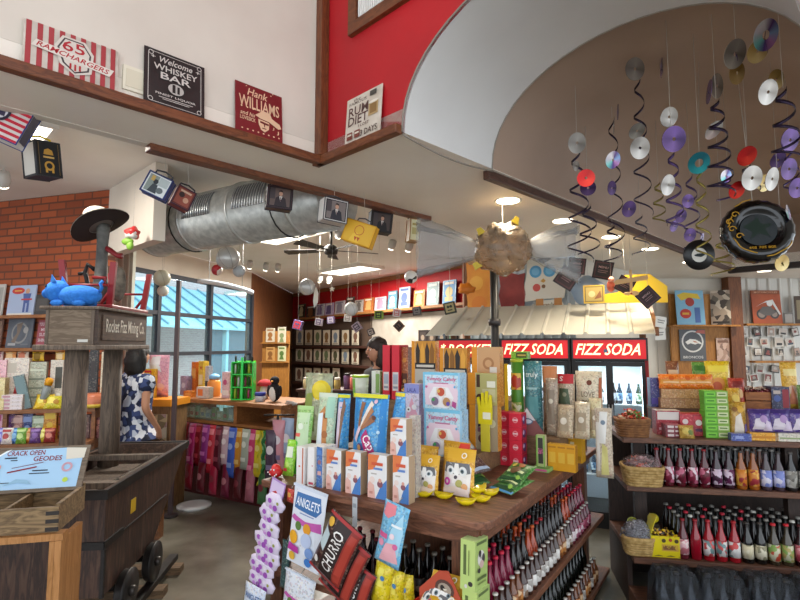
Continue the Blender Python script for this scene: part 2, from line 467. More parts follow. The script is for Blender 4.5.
m_, l_, r_ = corrug((5.08, 8.1), (8.4, 8.1), 0, HC-.002, .16, .02, mat('#c4c0b8', .45, .3)); struct(m_, 'wall_metal', 0, l_, r_)
struct(MB().box(4.0, 5.08, 8.1, 8.16, 0, HC-.002, noisy('#d8d2c6', '#cfc8bb', 2, .7)), 'wall_right_back')
struct(MB().box(5.02, 5.22, 7.9, 8.07, 0, HC-.003, wood('#7d4a26', '#5e3419', (8, 8, .8), .55)), 'column_wood', .004)
# ---------- brick wall, left ----------
bk = bricks('#ad5831', '#8a4325', '#6b3d2b')
p, q = (-2.79, 4.90), (-6.4, 6.0)
L = sqrt((q[0]-p[0])**2+(q[1]-p[1])**2)
struct(MB().box(-L, 0, 0, .1, 0, HB-.002, bk), 'wall_brick', 0, (p[0], p[1], 0), (0, 0, atan2(p[1]-q[1], p[0]-q[0])))
bq = (-2.79, 4.885); be = (bq[0]+1.10*.72, bq[1]-1.10*.68)
struct(MB().wall(be, bq, 2.5, HB-.002, -.1, WALLW), 'wall_bulkhead')
# steel clad column between the brick wall and the windows
cc = MB(); cc.box(-.16, .16, -.12, .12, 0, HB-.003, mat('#9b9a8e', .5, .2))
for x in (-.12, -.06, .0, .06, .12): cc.box(x-.008, x+.008, -.135, -.12, 0, HB-.003, mat('#b4b3a8', .45, .3))
struct(cc, 'column_steel', 0, (-3.16, 5.78, 0), (0, 0, R(20)))
# ---------- windows on the street ----------
wd = Vector((W2[0]-W1[0], W2[1]-W1[1])); WL = wd.length; wy = atan2(wd.y, wd.x)
FRM = mat('#3a3d45', .5, .3)
win = bpy.data.objects.new('window_1', None); COL.objects.link(win); win['kind'] = 'structure'
win.location = (W1[0], W1[1], 0); win.rotation_euler = (0, 0, wy)
f_ = MB(); px_ = [0, WL*.26, WL*.62, WL]
for x in px_: f_.box(x-.035, x+.035, -.05, .05, .1, 2.75, FRM)
for z in (.13, 1.52, 2.15, 2.75): f_.box(-.035, WL+.035, -.045, .045, z-.03, z+.03, FRM)
f_.build('window_frame', win)
for i in range(3): MB().box(px_[i]+.03, px_[i+1]-.03, -.004, .004, .16, 2.72, film('#dff0f4', .06, .02)).build('glass_pane', win)
wb = MB(); wb.box(-.04, WL, 0, .15, 0, .098, bk); wb.box(-.04, WL, 0, .15, 2.78, HB-.002, WALLW)
struct(wb, 'wall_window', 0, (W1[0], W1[1], 0), (0, 0, wy))
# outside: pavement, pink brick block, teal lean-to roof
nrm = Vector((-wd.y, wd.x)).normalized(); dn = wd.normalized()
O2 = Vector(W1)+nrm*6-dn*6
ex = bricks('#e6c9c6', '#dbbab7', '#ead6d2')
struct(MB().box(-4, 46, 0, .4, 0, 6, ex), 'exterior_wall', 0, (O2.x, O2.y, 0), (0, 0, wy))
struct(MB().box(-12, 50, .25, 8, -.06, -.02, noisy('#d0ccc4', '#c0bcb4', 1, .9)), 'pavement_outside', 0, (W1[0]-dn.x*6, W1[1]-dn.y*6, 0), (0, 0, wy))
aw = thing('roof_canopy_outside', 'teal metal lean-to roof on posts across the street, seen through the shop window', 'canopy', (O2.x, O2.y, 0), wy)
TEAL = mat('#9ad4e6', .4)
c_ = MB(); c_.add([(2, -.05, 3.6), (40, -.05, 3.6), (40, -2.2, 2.2), (2, -2.2, 2.2), (2, -.05, 3.54), (40, -.05, 3.54), (40, -2.2, 2.14), (2, -2.2, 2.14)],
      [(0, 3, 2, 1), (4, 5, 6, 7), (3, 7, 6, 2), (0, 4, 7, 3), (1, 2, 6, 5)], TEAL)
for i in range(46):
    x = 2+i*.84; c_.add([(x, -.05, 3.66), (x+.06, -.05, 3.66), (x+.06, -2.2, 2.26), (x, -2.2, 2.26), (x, -.05, 3.6), (x+.06, -.05, 3.6), (x+.06, -2.2, 2.2), (x, -2.2, 2.2)],
      [(0, 3, 2, 1), (0, 4, 7, 3), (1, 2, 6, 5), (3, 7, 6, 2)], mat('#6fa9bd', .4))
c_.build('roof_sheet', aw)
for x in (3, 9, 15, 21, 27, 33): MB().box(x, x+.14, -2.1, -1.96, -.02, 2.16, TEAL).build('post', aw)
for x, w_ in ((5, 2.4), (11, 1.8), (17, 2.6), (24, 2.2)):
    t_ = MB(); t_.box(x-.06, x+w_+.06, -.05, .02, .4, 2.3, mat('#5d6b75', .4)); t_.box(x, x+w_, -.06, .02, .5, 2.2, mat('#6f8fa3', .15)); t_.build('shop_window', aw)
# ---------- light ----------
W = bpy.data.worlds.new('world'); SC.world = W; W.use_nodes = True
wn, wlk = W.node_tree.nodes, W.node_tree.links
bg = wn['Background']; bg.inputs['Color'].default_value = (.86, .93, 1, 1); bg.inputs['Strength'].default_value = 1.7
def area(loc, sx, sy, e, col=(1, .95, .86), rot=(0, 0, 0)):
    l = bpy.data.lights.new('area', 'AREA'); l.shape = 'RECTANGLE'; l.size = sx; l.size_y = sy; l.energy = e; l.color = col
    o = bpy.data.objects.new('lamp_light', l); COL.objects.link(o); o.location = loc; o.rotation_euler = rot; return o
SC.view_settings.view_transform = 'Standard'; SC.view_settings.look = 'None'; SC.view_settings.gamma = 1; SC.view_settings.exposure = .48
SC.view_settings.use_curve_mapping = False
SC.cycles.use_denoising = True
SC.cycles.max_bounces = 8; SC.cycles.transparent_max_bounces = 12
# fluorescent troffers in the back room
FLU = mat('#fff6e6', .5, em=3.0)
def troffer(px, py, w, d, label, yaw=-45, e=130, z=HB):
    p = onz(px, py, z-.07); t = thing('ceiling_light', label, 'ceiling light', (p.x, p.y, z-.075), R(yaw), group='fluorescent ceiling lights')
    m_ = MB(); m_.box(-w/2, w/2, -d/2, -d/2+.03, 0, .07, mat('#ece9e2')); m_.box(-w/2, w/2, d/2-.03, d/2, 0, .07, mat('#ece9e2'))
    m_.box(-w/2, -w/2+.03, -d/2+.03, d/2-.03, 0, .07, mat('#ece9e2')); m_.box(w/2-.03, w/2, -d/2+.03, d/2-.03, 0, .07, mat('#ece9e2')); m_.build('housing', t)
    MB().box(-w/2+.03, w/2-.03, -d/2+.03, d/2-.03, .012, .06, FLU).build('diffuser', t)
    area((p.x, p.y, z-.09), w*.9, d*.9, e, rot=(0, 0, R(yaw)))
troffer(285, 236, 1.25, .55, 'fluorescent ceiling light nearest the spiral duct')
troffer(350, 271, 1.3, .6, 'fluorescent ceiling light below the black ceiling fan')
troffer(250, 293, 1.6, .7, 'fluorescent ceiling light above the brown wood wall')
troffer(430, 323, 2.0, .7, 'fluorescent light hanging low in front of the framed wall', z=2.25, e=50)
troffer(20, 132, .5, .35, 'fluorescent ceiling light at the far left behind the striped lunch box', e=25)
# recessed cans in the lower ceiling
CAN = mat('#fff0d6', .5, em=6.0)
for i, (px, py, lb) in enumerate([(508, 201, 'recessed ceiling light nearest the arch'), (563, 221, 'second recessed ceiling light from the arch'), (611, 237, 'third recessed ceiling light from the arch, beside the brown beam'),
                 (650, 249, 'fourth recessed ceiling light from the arch'), (690, 262, 'recessed ceiling light just left of the small hanging record'), (764, 271, 'recessed ceiling light below the big black record balloon')]):
    p = onz(px, py, HC-.004); t = thing('ceiling_light', lb, 'ceiling light', (p.x, p.y, HC-.008), group='recessed ceiling lights')
    MB().lathe([(.082, .006), (.1, .0), (.1, .008)], mat('#f1ede4'), 24).build('rim', t)
    MB().cyl((0, 0, .001), .081, .004, CAN, 24).build('lens', t)
    l = bpy.data.lights.new('spot', 'SPOT'); l.energy = 42; l.spot_size = R(130); l.spot_blend = .7; l.color = (1, .86, .66); l.shadow_soft_size = .08
    o = bpy.data.objects.new('can_light', l); COL.objects.link(o); o.location = (p.x, p.y, HC-.03)
# ---------- tin signs on the ledge ----------
CREAM, DARK = '#e9d9c0', '#241c1a'
LZ = HC+.036
def ledge_sign(px0, px1, pyt, name, label, P, D, bg_, D_, extra=None):
    a = onwall(px0, pyt, P, D); b = onwall(px1, pyt, P, D)
    w = sqrt((a.x-b.x)**2+(a.y-b.y)**2); h = a.z-LZ
    m_ = MB(); m_.box(-w/2, w/2, 0, .004, 0, h, bg_); m_.decor(D_, w, h, 0)
    rz = atan2(D[1], D[0])
    return one(m_, name, label, 'sign', ((a.x+b.x)/2, (a.y+b.y)/2, LZ), rz, R(-4))
Pw = along(LW, 0, -.0); Pw = (Pw[0]+.032*AX[1], Pw[1]-.032*AX[0])
RS, WS = '#a93c40', '#d8cec2'
D_ = [('r', i/9+.02, i/9+.075, .0, 1., RS) for i in range(9)]
D_ += [('p', [(.3, .62), (.38, .9), (.62, .9), (.72, .66), (.7, .2), (.52, .06), (.36, .24)], WS), ('p', [(.33, .6), (.4, .86), (.6, .86), (.69, .62), (.67, .23), (.52, .1), (.39, .27)], '#4a3f40'),
       ('p', [(.35, .6), (.41, .83), (.59, .83), (.67, .62), (.65, .25), (.52, .13), (.41, .29)], WS),
       ('t', '65', .5, .69, .24, .24, '#b0262e'), ('p', [(.07, .44), (.12, .6), (.95, .46), (.9, .28)], '#e0d6ca'), ('t', 'RAMCHARGERS', .51, .45, .76, .12, '#b0262e', .3, R(-6)),
       ('r', .46, .48, .17, .3, '#b0262e'), ('r', .51, .53, .15, .3, '#b0262e'), ('r', .56, .58, .17, .3, '#b0262e')]
ledge_sign(25, 121, 16, 'tin_sign', 'weathered tin sign with red and white stripes and 65 shield on the ledge', Pw, AX, noisy('#d6ccbf', '#bfb3a5', 14, .5), D_)
GL = '#cfc8c0'
D_ = [('r', .06, .07, .08, .92, GL), ('r', .93, .94, .08, .92, GL), ('r', .1, .9, .045, .053, GL), ('r', .1, .9, .945, .953, GL), ('o', .1, .92, .03, .04, GL), ('o', .9, .92, .03, .04, GL), ('o', .1, .08, .03, .04, GL), ('o', .9, .08, .03, .04, GL),
      ('t', 'Welcome', .5, .84, .56, .11, GL, .25), ('t', '+', .13, .85, .07, .05, GL), ('t', '+', .87, .83, .07, .05, GL), ('t', 'WHISKEY', .5, .69, .72, .11, GL), ('t', 'BAR', .5, .55, .5, .12, GL),
      ('c', .5, .36, .13, .1, '#b9b2ab'), ('r', .44, .49, .29, .44, DARK), ('r', .52, .56, .29, .42, DARK), ('t', 'FINEST LIQUOR', .5, .2, .66, .045, GL), ('r', .22, .78, .14, .15, GL), ('r', .28, .72, .11, .12, GL)]
ledge_sign(146, 207, 43, 'tin_sign', 'black tin sign reading Welcome Whiskey Bar in pale letters on the ledge', Pw, AX, noisy('#2b2423', '#1f1918', 9, .45), D_)
HC_ = '#e4bd9a'
D_ = [('t', 'Hank', .47, .86, .42, .15, HC_, .25), ('t', 'WILLIAMS', .5, .64, .86, .24, HC_), ('t', 'and his', .25, .4, .3, .08, HC_, .2), ('t', 'LOVESICK', .25, .3, .32, .08, HC_),
      ('p', [(.4, .42), (.5, .5), (.55, .56), (.72, .54), (.76, .45), (.93, .38), (.97, .3), (.9, .27), (.7, .36), (.5, .38)], HC_),
      ('p', [(.46, .36), (.7, .34), (.69, .2), (.6, .12), (.52, .15), (.47, .25)], HC_), ('p', [(.5, .33), (.69, .31), (.68, .27), (.5, .29)], '#6d1a1d'), ('r', .54, .63, .18, .2, '#6d1a1d'), ('r', .58, .6, .22, .28, '#6d1a1d'),
      ('t', 'J', .88, .18, .05, .08, HC_), ('t', 'J', .78, .24, .04, .06, HC_)] + [('c', .12+.11*i, .07+.0*i, .018, .015, HC_) for i in range(8)] + [('c', .1+.12*i, .5, .018, .015, HC_) for i in range(3)] + [('c', .2, .93, .012, .01, HC_), ('c', .72, .9, .014, .012, HC_), ('c', .76, .95, .014, .012, HC_)]
ledge_sign(237, 284, 78, 'tin_sign', 'dark red country music tin sign with a hat silhouette on the ledge', Pw, AX, '#7a1b20', D_)
Pr = along(LW, -.034, 0)
D_ = [('t', 'the', .3, .93, .2, .06, '#6d5c50', .2), ('t', 'FAMOUS', .33, .86, .5, .07, '#6d5c50'), ('t', 'RUM', .36, .68, .56, .2, '#5a3a34'), ('t', 'DIET', .36, .47, .56, .2, '#5a3a34'), ('r', .66, .92, .42, .7, '#b99a6b'), ('r', .7, .88, .46, .66, '#8c6a3d'), ('c', .79, .7, .14, .03, '#e6dccd'),
      ('r', .68, .86, .84, .95, '#4a4640'), ('t', 'I LOST', .55, .3, .3, .06, '#5a3a34'), ('t', '3 DAYS', .7, .12, .46, .13, '#4d3a33'), ('r', .08, .24, .06, .22, '#7b3d33'), ('r', .3, .46, .06, .22, '#7b3d33'), ('r', .1, .22, .14, .18, '#d9cdbb'), ('r', .32, .44, .14, .18, '#d9cdbb')]
ledge_sign(345, 380, 100, 'tin_sign', 'cream tin sign reading Rum Diet leaning on the red wall', Pr, BX, noisy('#d9cec0', '#c8baa9', 12, .5), D_)
# blank cream wall plate between the two left signs
a = onwall(123, 77, LW, AX); b = onwall(146, 77, LW, AX); m_ = MB(); w = (b-a).length
m_.box(-w/2, w/2, -.012, 0, -.055, .055, mat('#e8dfc9')); m_.box(-w/2+.012, w/2-.012, -.015, -.0125, -.04, .04, mat('#ddd3ba'))
one(m_, 'wall_plate', 'blank cream wall plate between the striped sign and the black sign', 'wall plate', ((a.x+b.x)/2, (a.y+b.y)/2, a.z), R(45))
# framed return-air grille high on the red wall
a = onwall(352, 20, LW, BX); b = onwall(452, -18, LW, BX)
t = thing('vent_grille', 'white slatted vent in a brown wood frame high on the red wall', 'vent', (a.x, a.y, a.z-.1), R(-45)); fw = (b-a).length; fh = .62
z0 = onwall(352, 38, LW, BX).z-a.z+.1; m_ = MB()
for q in ((0, fw, z0, z0+.065), (0, fw, z0+fh-.065, z0+fh), (0, .065, z0+.065, z0+fh-.065), (fw-.065, fw, z0+.065, z0+fh-.065)): m_.box(q[0], q[1], -.03, 0, q[2], q[3], TRIM)
m_.build('frame', t); m_ = MB(); m_.box(.066, fw-.066, -.006, 0, z0+.066, z0+fh-.066, mat('#dcdad6'))
for i in range(34): x = .08+i*(fw-.16)/33; m_.box(x-.004, x+.004, -.02, -.006, z0+.08, z0+fh-.08, mat('#f0eeea', .4))
m_.build('slats', t)
# ---------- hanging tin lunch boxes ----------
def string_to(root, top, z0=0, r=.001, m='#a8a49c'):
    MB().tube([(0, 0, z0), (0, 0, top)], r, mat(m, .6), 4).build('string', root)
def bust(jk='#3a2f33', bgc='#6c5a55', face='#c99a80'):
    return [('r', .06, .94, .06, .94, '#1d1a1f'), ('r', .1, .9, .1, .9, bgc), ('r', .1, .3, .4, .9, '#4c4244'), ('p', [(.28, .1), (.33, .45), (.45, .54), (.6, .54), (.72, .45), (.78, .1)], jk),
            ('p', [(.46, .54), (.52, .3), (.59, .54)], '#e0d8d0'), ('c', .525, .66, .075, .11, face), ('p', [(.45, .68), (.46, .79), (.53, .82), (.6, .78), (.605, .68), (.57, .74), (.48, .74)], '#2a1d1a'), ('r', .51, .54, .32, .5, '#5c2229')]
def lunchbox(px, py, Y, w, h, d, label, rz, ry, face, body, rim, top, side=None, handle='#3a3a40', rx=0.):
    p = at(px, py, Y)
    t = thing('hanging_lunch_box', label, 'lunch box', p, rz, rx, ry, 'lunch boxes hanging under the beams')
    m_ = MB(); m_.box(-w/2, w/2, -d/2, d/2, -h/2, h/2, body); m_.X = Matrix.Translation((0, 0, -h/2)); m_.decor(face, w, h, -d/2-.0012)
    if side:
        m_.X = Matrix.Translation((-w/2-.0012, 0, -h/2)) @ Matrix.Rotation(R(-90), 4, 'Z'); m_.decor(side, d, h, 0)
        m_.X = Matrix.Translation((w/2+.0012, 0, -h/2)) @ Matrix.Rotation(R(90), 4, 'Z'); m_.decor(side, d, h, 0)
    m_.build('tin', t)
    r_ = MB(); e = .004
    for y in (-d/2, d/2): r_.tube([(-w/2, y, -h/2), (w/2, y, -h/2), (w/2, y, h/2), (-w/2, y, h/2)], e, mat(rim, .35, .4), 6, True)
    r_.build('rim', t)
    h_ = MB(); h_.tube([(-.05, 0, h/2), (-.045, 0, h/2+.025), (0, 0, h/2+.035), (.045, 0, h/2+.025), (.05, 0, h/2)], .005, mat(handle, .4), 6); h_.build('handle', t)
    s_ = MB(); M = t.matrix_basis.to_3x3()
    MI = Matrix.Rotation(rz, 3, 'Z') @ Matrix.Rotation(ry, 3, 'Y') @ Matrix.Rotation(rx, 3, 'X')
    s_.tube([(0, 0, h/2+.034), tuple(MI.inverted() @ (Vector((0, 0, top-p.z))))], .0015, mat('#d8d4cc', .6), 4); s_.build('string', t)
    return t
stripes = [('r', 0, 1, i/7, i/7+.072, '#c8243a') for i in range(7)]
lunchbox(6, 120, 2.3, .20, .19, .09, 'blue-rimmed lunch box with red and white stripes, hanging at the left end of the beam', R(20), R(22), stripes+[('c', .38, .6, .26, .27, '#2a2438'), ('c', .38, .6, .2, .2, '#d8d4da'), ('p', [(.2, .5), (.5, .8), (.55, .5)], '#3c3550')], '#ddd6d0', '#3a4a8a', HB, [('r', .1, .9, .1, .9, '#5a5560')])
lunchbox(42, 161, 2.5, .115, .17, .115, 'black and gold tin box with a yellow tag, hanging left of the red stool', R(62), R(-8), [('r', .04, .96, .03, .97, '#0e0d10'), ('p', [(.3, .62), (.34, .75), (.5, .8), (.66, .75), (.7, .62)], '#b88a35'), ('r', .28, .72, .52, .57, '#c9a35a'), ('o', .5, .3, .12, .2, '#b88a35'), ('r', .33, .42, .1, .26, '#b88a35'), ('r', .58, .67, .1, .26, '#b88a35'), ('r', .1, .12, .05, .95, '#7d6232'), ('r', .88, .9, .05, .95, '#7d6232')],
         '#17161a', '#3a3a3e', HB, [('r', .1, .9, .06, .94, '#c9c4bb')], '#e2c81c')
bw = [('r', .05, .95, .05, .95, '#dfe3e2'), ('r', .1, .5, .1, .9, '#8c9690'), ('r', .52, .92, .5, .9, '#b7c0bf'), ('c', .42, .62, .1, .12, '#30353a'), ('p', [(.25, .1), (.35, .5), (.55, .5), (.62, .1)], '#3f464c'), ('c', .7, .3, .14, .14, '#6a7274'), ('r', .2, .34, .62, .86, '#c9a55a')]
lunchbox(158, 187, 2.9, .135, .125, .07, 'blue-rimmed black and white picture lunch box, hanging beside the duct', R(14), R(24), bw, '#2c3868', '#25336b', HB)
lunchbox(182, 199, 3.12, .11, .125, .07, 'red-brown lunch box hanging against the blue-rimmed one beside the duct', R(38), R(22), [('r', .1, .9, .1, .9, '#9a4d3c'), ('c', .35, .6, .15, .14, '#3a2320'), ('c', .65, .4, .15, .14, '#d3a184'), ('r', .2, .8, .75, .85, '#d7b49a')], '#6e2f28', '#3c2a45', HB)
lunchbox(279, 199, 3.42, .165, .15, .085, 'dark lunch box with a suited man and white side, hanging over the duct', R(22), R(3), bust(), '#4a3237', '#2a2630', HB, [('r', .08, .92, .06, .94, '#d8d5d0'), ('c', .5, .75, .2, .1, '#2a2630'), ('c', .5, .5, .2, .1, '#7a3038'), ('c', .5, .25, .2, .1, '#2a2630')])
lunchbox(333, 212, 3.38, .165, .15, .10, 'white-sided lunch box with a suited man, second from the duct', R(30), R(5), bust('#2c2a33', '#7b6f6c'), '#c9c2bd', '#35323a', HB, [('r', .05, .95, .04, .96, '#e3e0db')])
lunchbox(380, 223, 3.98, .17, .16, .09, 'dark brown lunch box hanging behind the yellow one', R(18), R(6), bust('#1f1c20', '#4e423f'), '#2d2524', '#3c3532', HB, [('r', .05, .95, .04, .96, '#a9b4c4')])
lunchbox(360, 234, 3.5, .215, .15, .07, 'yellow lunch box with a red drawing, hanging tilted', R(-12), R(20), [('r', .05, .95, .05, .95, '#dba92a'), ('p', [(.25, .05), (.33, .4), (.45, .5), (.55, .4), (.6, .05)], '#e5b93a'), ('o', .5, .62, .14, .16, '#b8481e'), ('p', [(.4, .3), (.46, .1), (.5, .3), (.56, .1), (.6, .3)], '#b8481e')], '#d9a21c', '#c48f18', HB)
lunchbox(413, 231, 4.15, .085, .18, .09, 'cream and tan tin box hanging at the end of the beam', R(20), R(4), [('r', .08, .92, .04, .96, '#e6e0b8'), ('r', .2, .8, .3, .6, '#c9bd7e'), ('r', .2, .8, .7, .8, '#b8a45a')], '#b98f5a', '#a87c46', HB)
# ---------- spiral duct ----------
pa, pb = at(157, 229, 4.95), at(338, 184, 3.8); pa.z = pb.z = 2.76
dd = (pb-pa); L = dd.length; t = thing('air_duct', 'galvanised spiral air duct hanging below the back ceiling', 'air duct', pa, atan2(dd.y, dd.x))
GALV = noisy('#d2d2cc', '#b4b5b0', 18, .4, .55, det=3)
m_ = MB(); m_.lathe([(.255, 0), (.25, .002), (.25, L)], GALV, 40, (0, 0, 0), 'x'); m_.build('pipe', t)
for i in range(4):
    x = .03+i*.62; MB().lathe([(.252, x-.012), (.262, x-.006), (.262, x+.006), (.252, x+.012)], mat('#c4c5c0', .35, .6), 40, ax='x').build('seam_ring', t)
for i in range(3):
    x0, x1 = .1+i*.62, .46+i*.62; g = MB(); c0, c1 = R(-150), R(-95)
    vs = []; fs = []
    for j in range(7):
        a = R(-172)+R(48)*j/6
        for x in (x0, x1): vs.append((x, .258*cos(a+R(90))*-1, .258*sin(a+R(90))*-1*-1))
    vs = [(x, -.257*cos(R(-8+46*j/6)), .257*sin(R(-8+46*j/6))) for j in range(7) for x in (x0, x1)]
    g.add(vs, [(2*j, 2*j+1, 2*j+3, 2*j+2) for j in range(6)], mat('#74777a', .4, .6))
    for j in range(12):
        x = x0+.02+(x1-x0-.04)*j/11; g.tube([(x, -.262*cos(R(-8+46*k/5)), .262*sin(R(-8+46*k/5))) for k in range(6)], .004, mat('#c9cbcc', .3, .8), 4)
    g.build('side_grille', t)
for x in (.55, 1.75): MB().tube([(x, .26*cos(R(20+16*k)), .26*sin(R(20+16*k))) for k in range(-8, 18)], .006, mat('#2b2b2b', .5), 5).build('hanger_strap', t)
# ---------- ceiling fan, track lights, balls ----------
def hang(name, label, cat, px, py, Y, group=None, rz=0., top=HB): p = at(px, py, Y); t = thing(name, label, cat, p, rz, group=group); string_to(t, top-p.z); return t
p = at(331, 250, 6.4); t = thing('ceiling_fan', 'black ceiling fan between the two fluorescent lights', 'ceiling fan', (p.x, p.y, p.z))
BLK = mat('#26221f', .45)
MB().cyl((0, 0, .06), .015, HB-p.z-.06, BLK, 8).build('rod', t); MB().lathe([(.03, -.07), (.08, -.05), (.09, .02), (.05, .06)], BLK, 16).build('motor', t)
for k in range(5):
    m_ = MB(); m_.X = Matrix.Rotation(2*pi*k/5+.4, 4, 'Z') @ Matrix.Rotation(R(12), 4, 'X'); m_.box(.08, .2, -.015, .015, -.01, 0, BLK); m_.prismz([(.18, -.05), (.6, -.075), (.63, 0), (.6, .075), (.18, .05)], -.008, .0, BLK); m_.build('blade', t)
def ball(px, py, Y, r, label, m1, seams=None):
    t = hang('hanging_ball', label, 'ball', px, py, Y, 'balls hanging from the back ceiling')
    b = MB(); b.ell((0, 0, 0), r, m1, 20, 14)
    if seams:
        for a in (0, 60, 120):
            b.X = Matrix.Rotation(R(a), 4, 'Z') @ Matrix.Rotation(R(70), 4, 'X'); b.tube([(r*1.003*cos(2*pi*i/24), r*1.003*sin(2*pi*i/24), 0) for i in range(24)], r*.02, seams, 4, True)
    b.build('sphere', t)
SILV = mat('#c4c2bd', .35, .35)
ball(228, 258, 4.9, .11, 'large silver ball hanging below the spiral duct', SILV, '#8d8b87'); ball(162, 278, 5.3, .085, 'tan ball hanging at the left of the windows', mat('#b9b39c', .4), '#8f8a76')
ball(163, 291, 5.6, .06, 'small pale ball hanging just under the tan ball', mat('#c9c8bd', .4)); ball(217, 270, 5.2, .055, 'small red and white ball hanging left of the large silver ball', busy(['#b5232b', '#d8c9bd', '#a11f27'], 9))
ball(307, 287, 5.4, .085, 'silver ball hanging before the red band', SILV, '#8d8b87'); ball(351, 309, 5.6, .075, 'silver ball hanging before the row of framed prints', mat('#d2d0ca', .4), '#9b9994')
ball(411, 277, 5.2, .066, 'white ball with black marks hanging by the plastic candy', busy(['#e8e6e0', '#e8e6e0', '#e8e6e0', '#2a2826'], 14), None); ball(239, 271, 5.0, .06, 'grey ball hanging behind the large silver ball', mat('#aeb0b0', .4))
t = hang('hanging_star', 'small cream star hanging by the red band', 'star', 332, 289, 5.5); m_ = MB()
m_.prism([(.035*(1 if i % 2 == 0 else .42)*sin(pi*i/5), .035*(1 if i % 2 == 0 else .42)*cos(pi*i/5)) for i in range(10)], -.004, .004, '#e6d9bd'); m_.build('star', t)
t = hang('hanging_leaf', 'cream leaf shaped ornament hanging below the two white bulbs', 'ornament', 316, 298, 5.5, rz=.4); m_ = MB()
m_.prism([(0, .12), (.025, .05), (.02, -.05), (-.02, -.11), (-.03, -.03), (-.02, .06)], -.004, .004, '#ddd6c8'); m_.build('leaf', t)
def tracklight(px, py, Y, label):
    Y = .94*(HB-EYE)*F/(345.5-py)*(1 if Y > 4 else .62)+(.0 if Y > 4 else 1.2); Y = min(Y, 10.5) if px > 10 else 4.3; p = at(px, py, Y); t = thing('track_light', label, 'track light', p, .5, group='track lights on the back ceiling'); MB().cyl((0, 0, 0), .006, HB-p.z, mat('#d9d7d2'), 6).build('stem', t)
    m_ = MB(); m_.X = Matrix.Rotation(R(35), 4, 'X'); m_.lathe([(.04, -.06), (.06, .0), (.05, .07), (.02, .08)], mat('#c8c6c2', .4), 12); m_.build('head', t); m_ = MB(); m_.X = Matrix.Rotation(R(35), 4, 'X'); m_.ell((0, 0, -.06), (.04, .04, .014), mat('#fff4dc', .4, em=8)); m_.build('bulb', t)
for px, py, Y, lb in [(250, 265, 6, 'left track light beside the long fluorescent'), (266, 267, 6.1, 'middle track light under the duct'), (278, 268, 6.2, 'right track light under the duct'), (320, 279, 6.5, 'track light above the cream leaf ornament'), (329, 280, 6.6, 'track light to the right of the leaf ornament'), (339, 233, 5, 'bright lamp above the black fan'), (392, 245, 5, 'lamp right of the yellow lunch box'), (3, 180, 3.2, 'white spotlight at the far left above the brick wall'), (409, 247, 5.2, 'bright bulb under the cream tin box')]: tracklight(px, py, Y, lb)
m_ = MB(); m_.box(-.035, .035, -.06, .0, -.05, .05, mat('#cfcac0')); p = onwall(115, 172, bq, BX); one(m_, 'junction_box', 'small grey junction box on the white bulkhead', 'junction box', (p.x-.0, p.y-.0, p.z), R(-45))
# ---------- giant wrapped candy of clear plastic ----------
p = at(503, 249, 3.75); t = thing('hanging_wrapped_candy', 'giant clear plastic wrapped candy hanging from the ceiling', 'decoration', p, R(-8))
BR = film('#b5a48f', .32, .2, 9.)
CL = film('#e6e8ea', .17, .12, 5.)
m_ = MB(); m_.ell((0, 0, 0), (.205, .15, .19), BR, 36, 24, lambda x, y, z: 1+.05*sin(9*x+5*z)+.04*sin(17*z+6*y)+.03*sin(23*x-9*y)); m_.build('wrapped_ball', t)
for s, lb in ((-1, 0), (1, 1)):
    m_ = MB(); vs = []; fs = []; n, k = 40, 9; LL = .46 if s < 0 else .36
    for j in range(k+1):
        u = j/k; rr = .05+.15*u**.8
        for i in range(n):
            a = 2*pi*i/n; w_ = 1+.22*u*sin(7*a+3*u)+.12*sin(13*a+9*u); vs.append((s*(.17+LL*u), rr*.45*w_*cos(a), rr*w_*sin(a)+.0+.03*s*u*-1))
    for j in range(k):
        for i in range(n): fs.append((j*n+i, j*n+(i+1) % n, (j+1)*n+(i+1) % n, (j+1)*n+i))
    m_.add(vs, fs, CL, True); m_.build('twist_end', t)
for x, z in ((-.16, .12), (-.19, -.13), (.09, .19)):
    m_ = MB(); m_.X = Matrix.Translation((x, -.06, z)) @ Matrix.Rotation(.6+x*4, 4, 'Y'); m_.prism([(.04*(1 if i % 2 == 0 else .6)*sin(pi*i/3.5), .032*(1 if i % 2 == 0 else .6)*cos(pi*i/3.5)) for i in range(7)], -.012, .012, mat('#a8901f', .4, .3)); m_.build('gold_bow', t)
MB().tube([(0, 0, .18), (0, 0, HC-p.z)], .002, mat('#e8e4dc'), 4).build('string', t)
# black pole that rises behind the candy display
a = at(495, 345, 4.5); t = thing('black_pole', 'black ceiling pole with a small clamp behind the candy display', 'pole', (a.x, a.y, 0)); MB().cyl((0, 0, 0), .035, HC-.005, mat('#1b1a1a', .4), 14).build('tube', t); MB().lathe([(.05, 1.82), (.055, 1.85), (.05, 1.88)], mat('#2d2a2a', .4), 14).build('clamp', t)
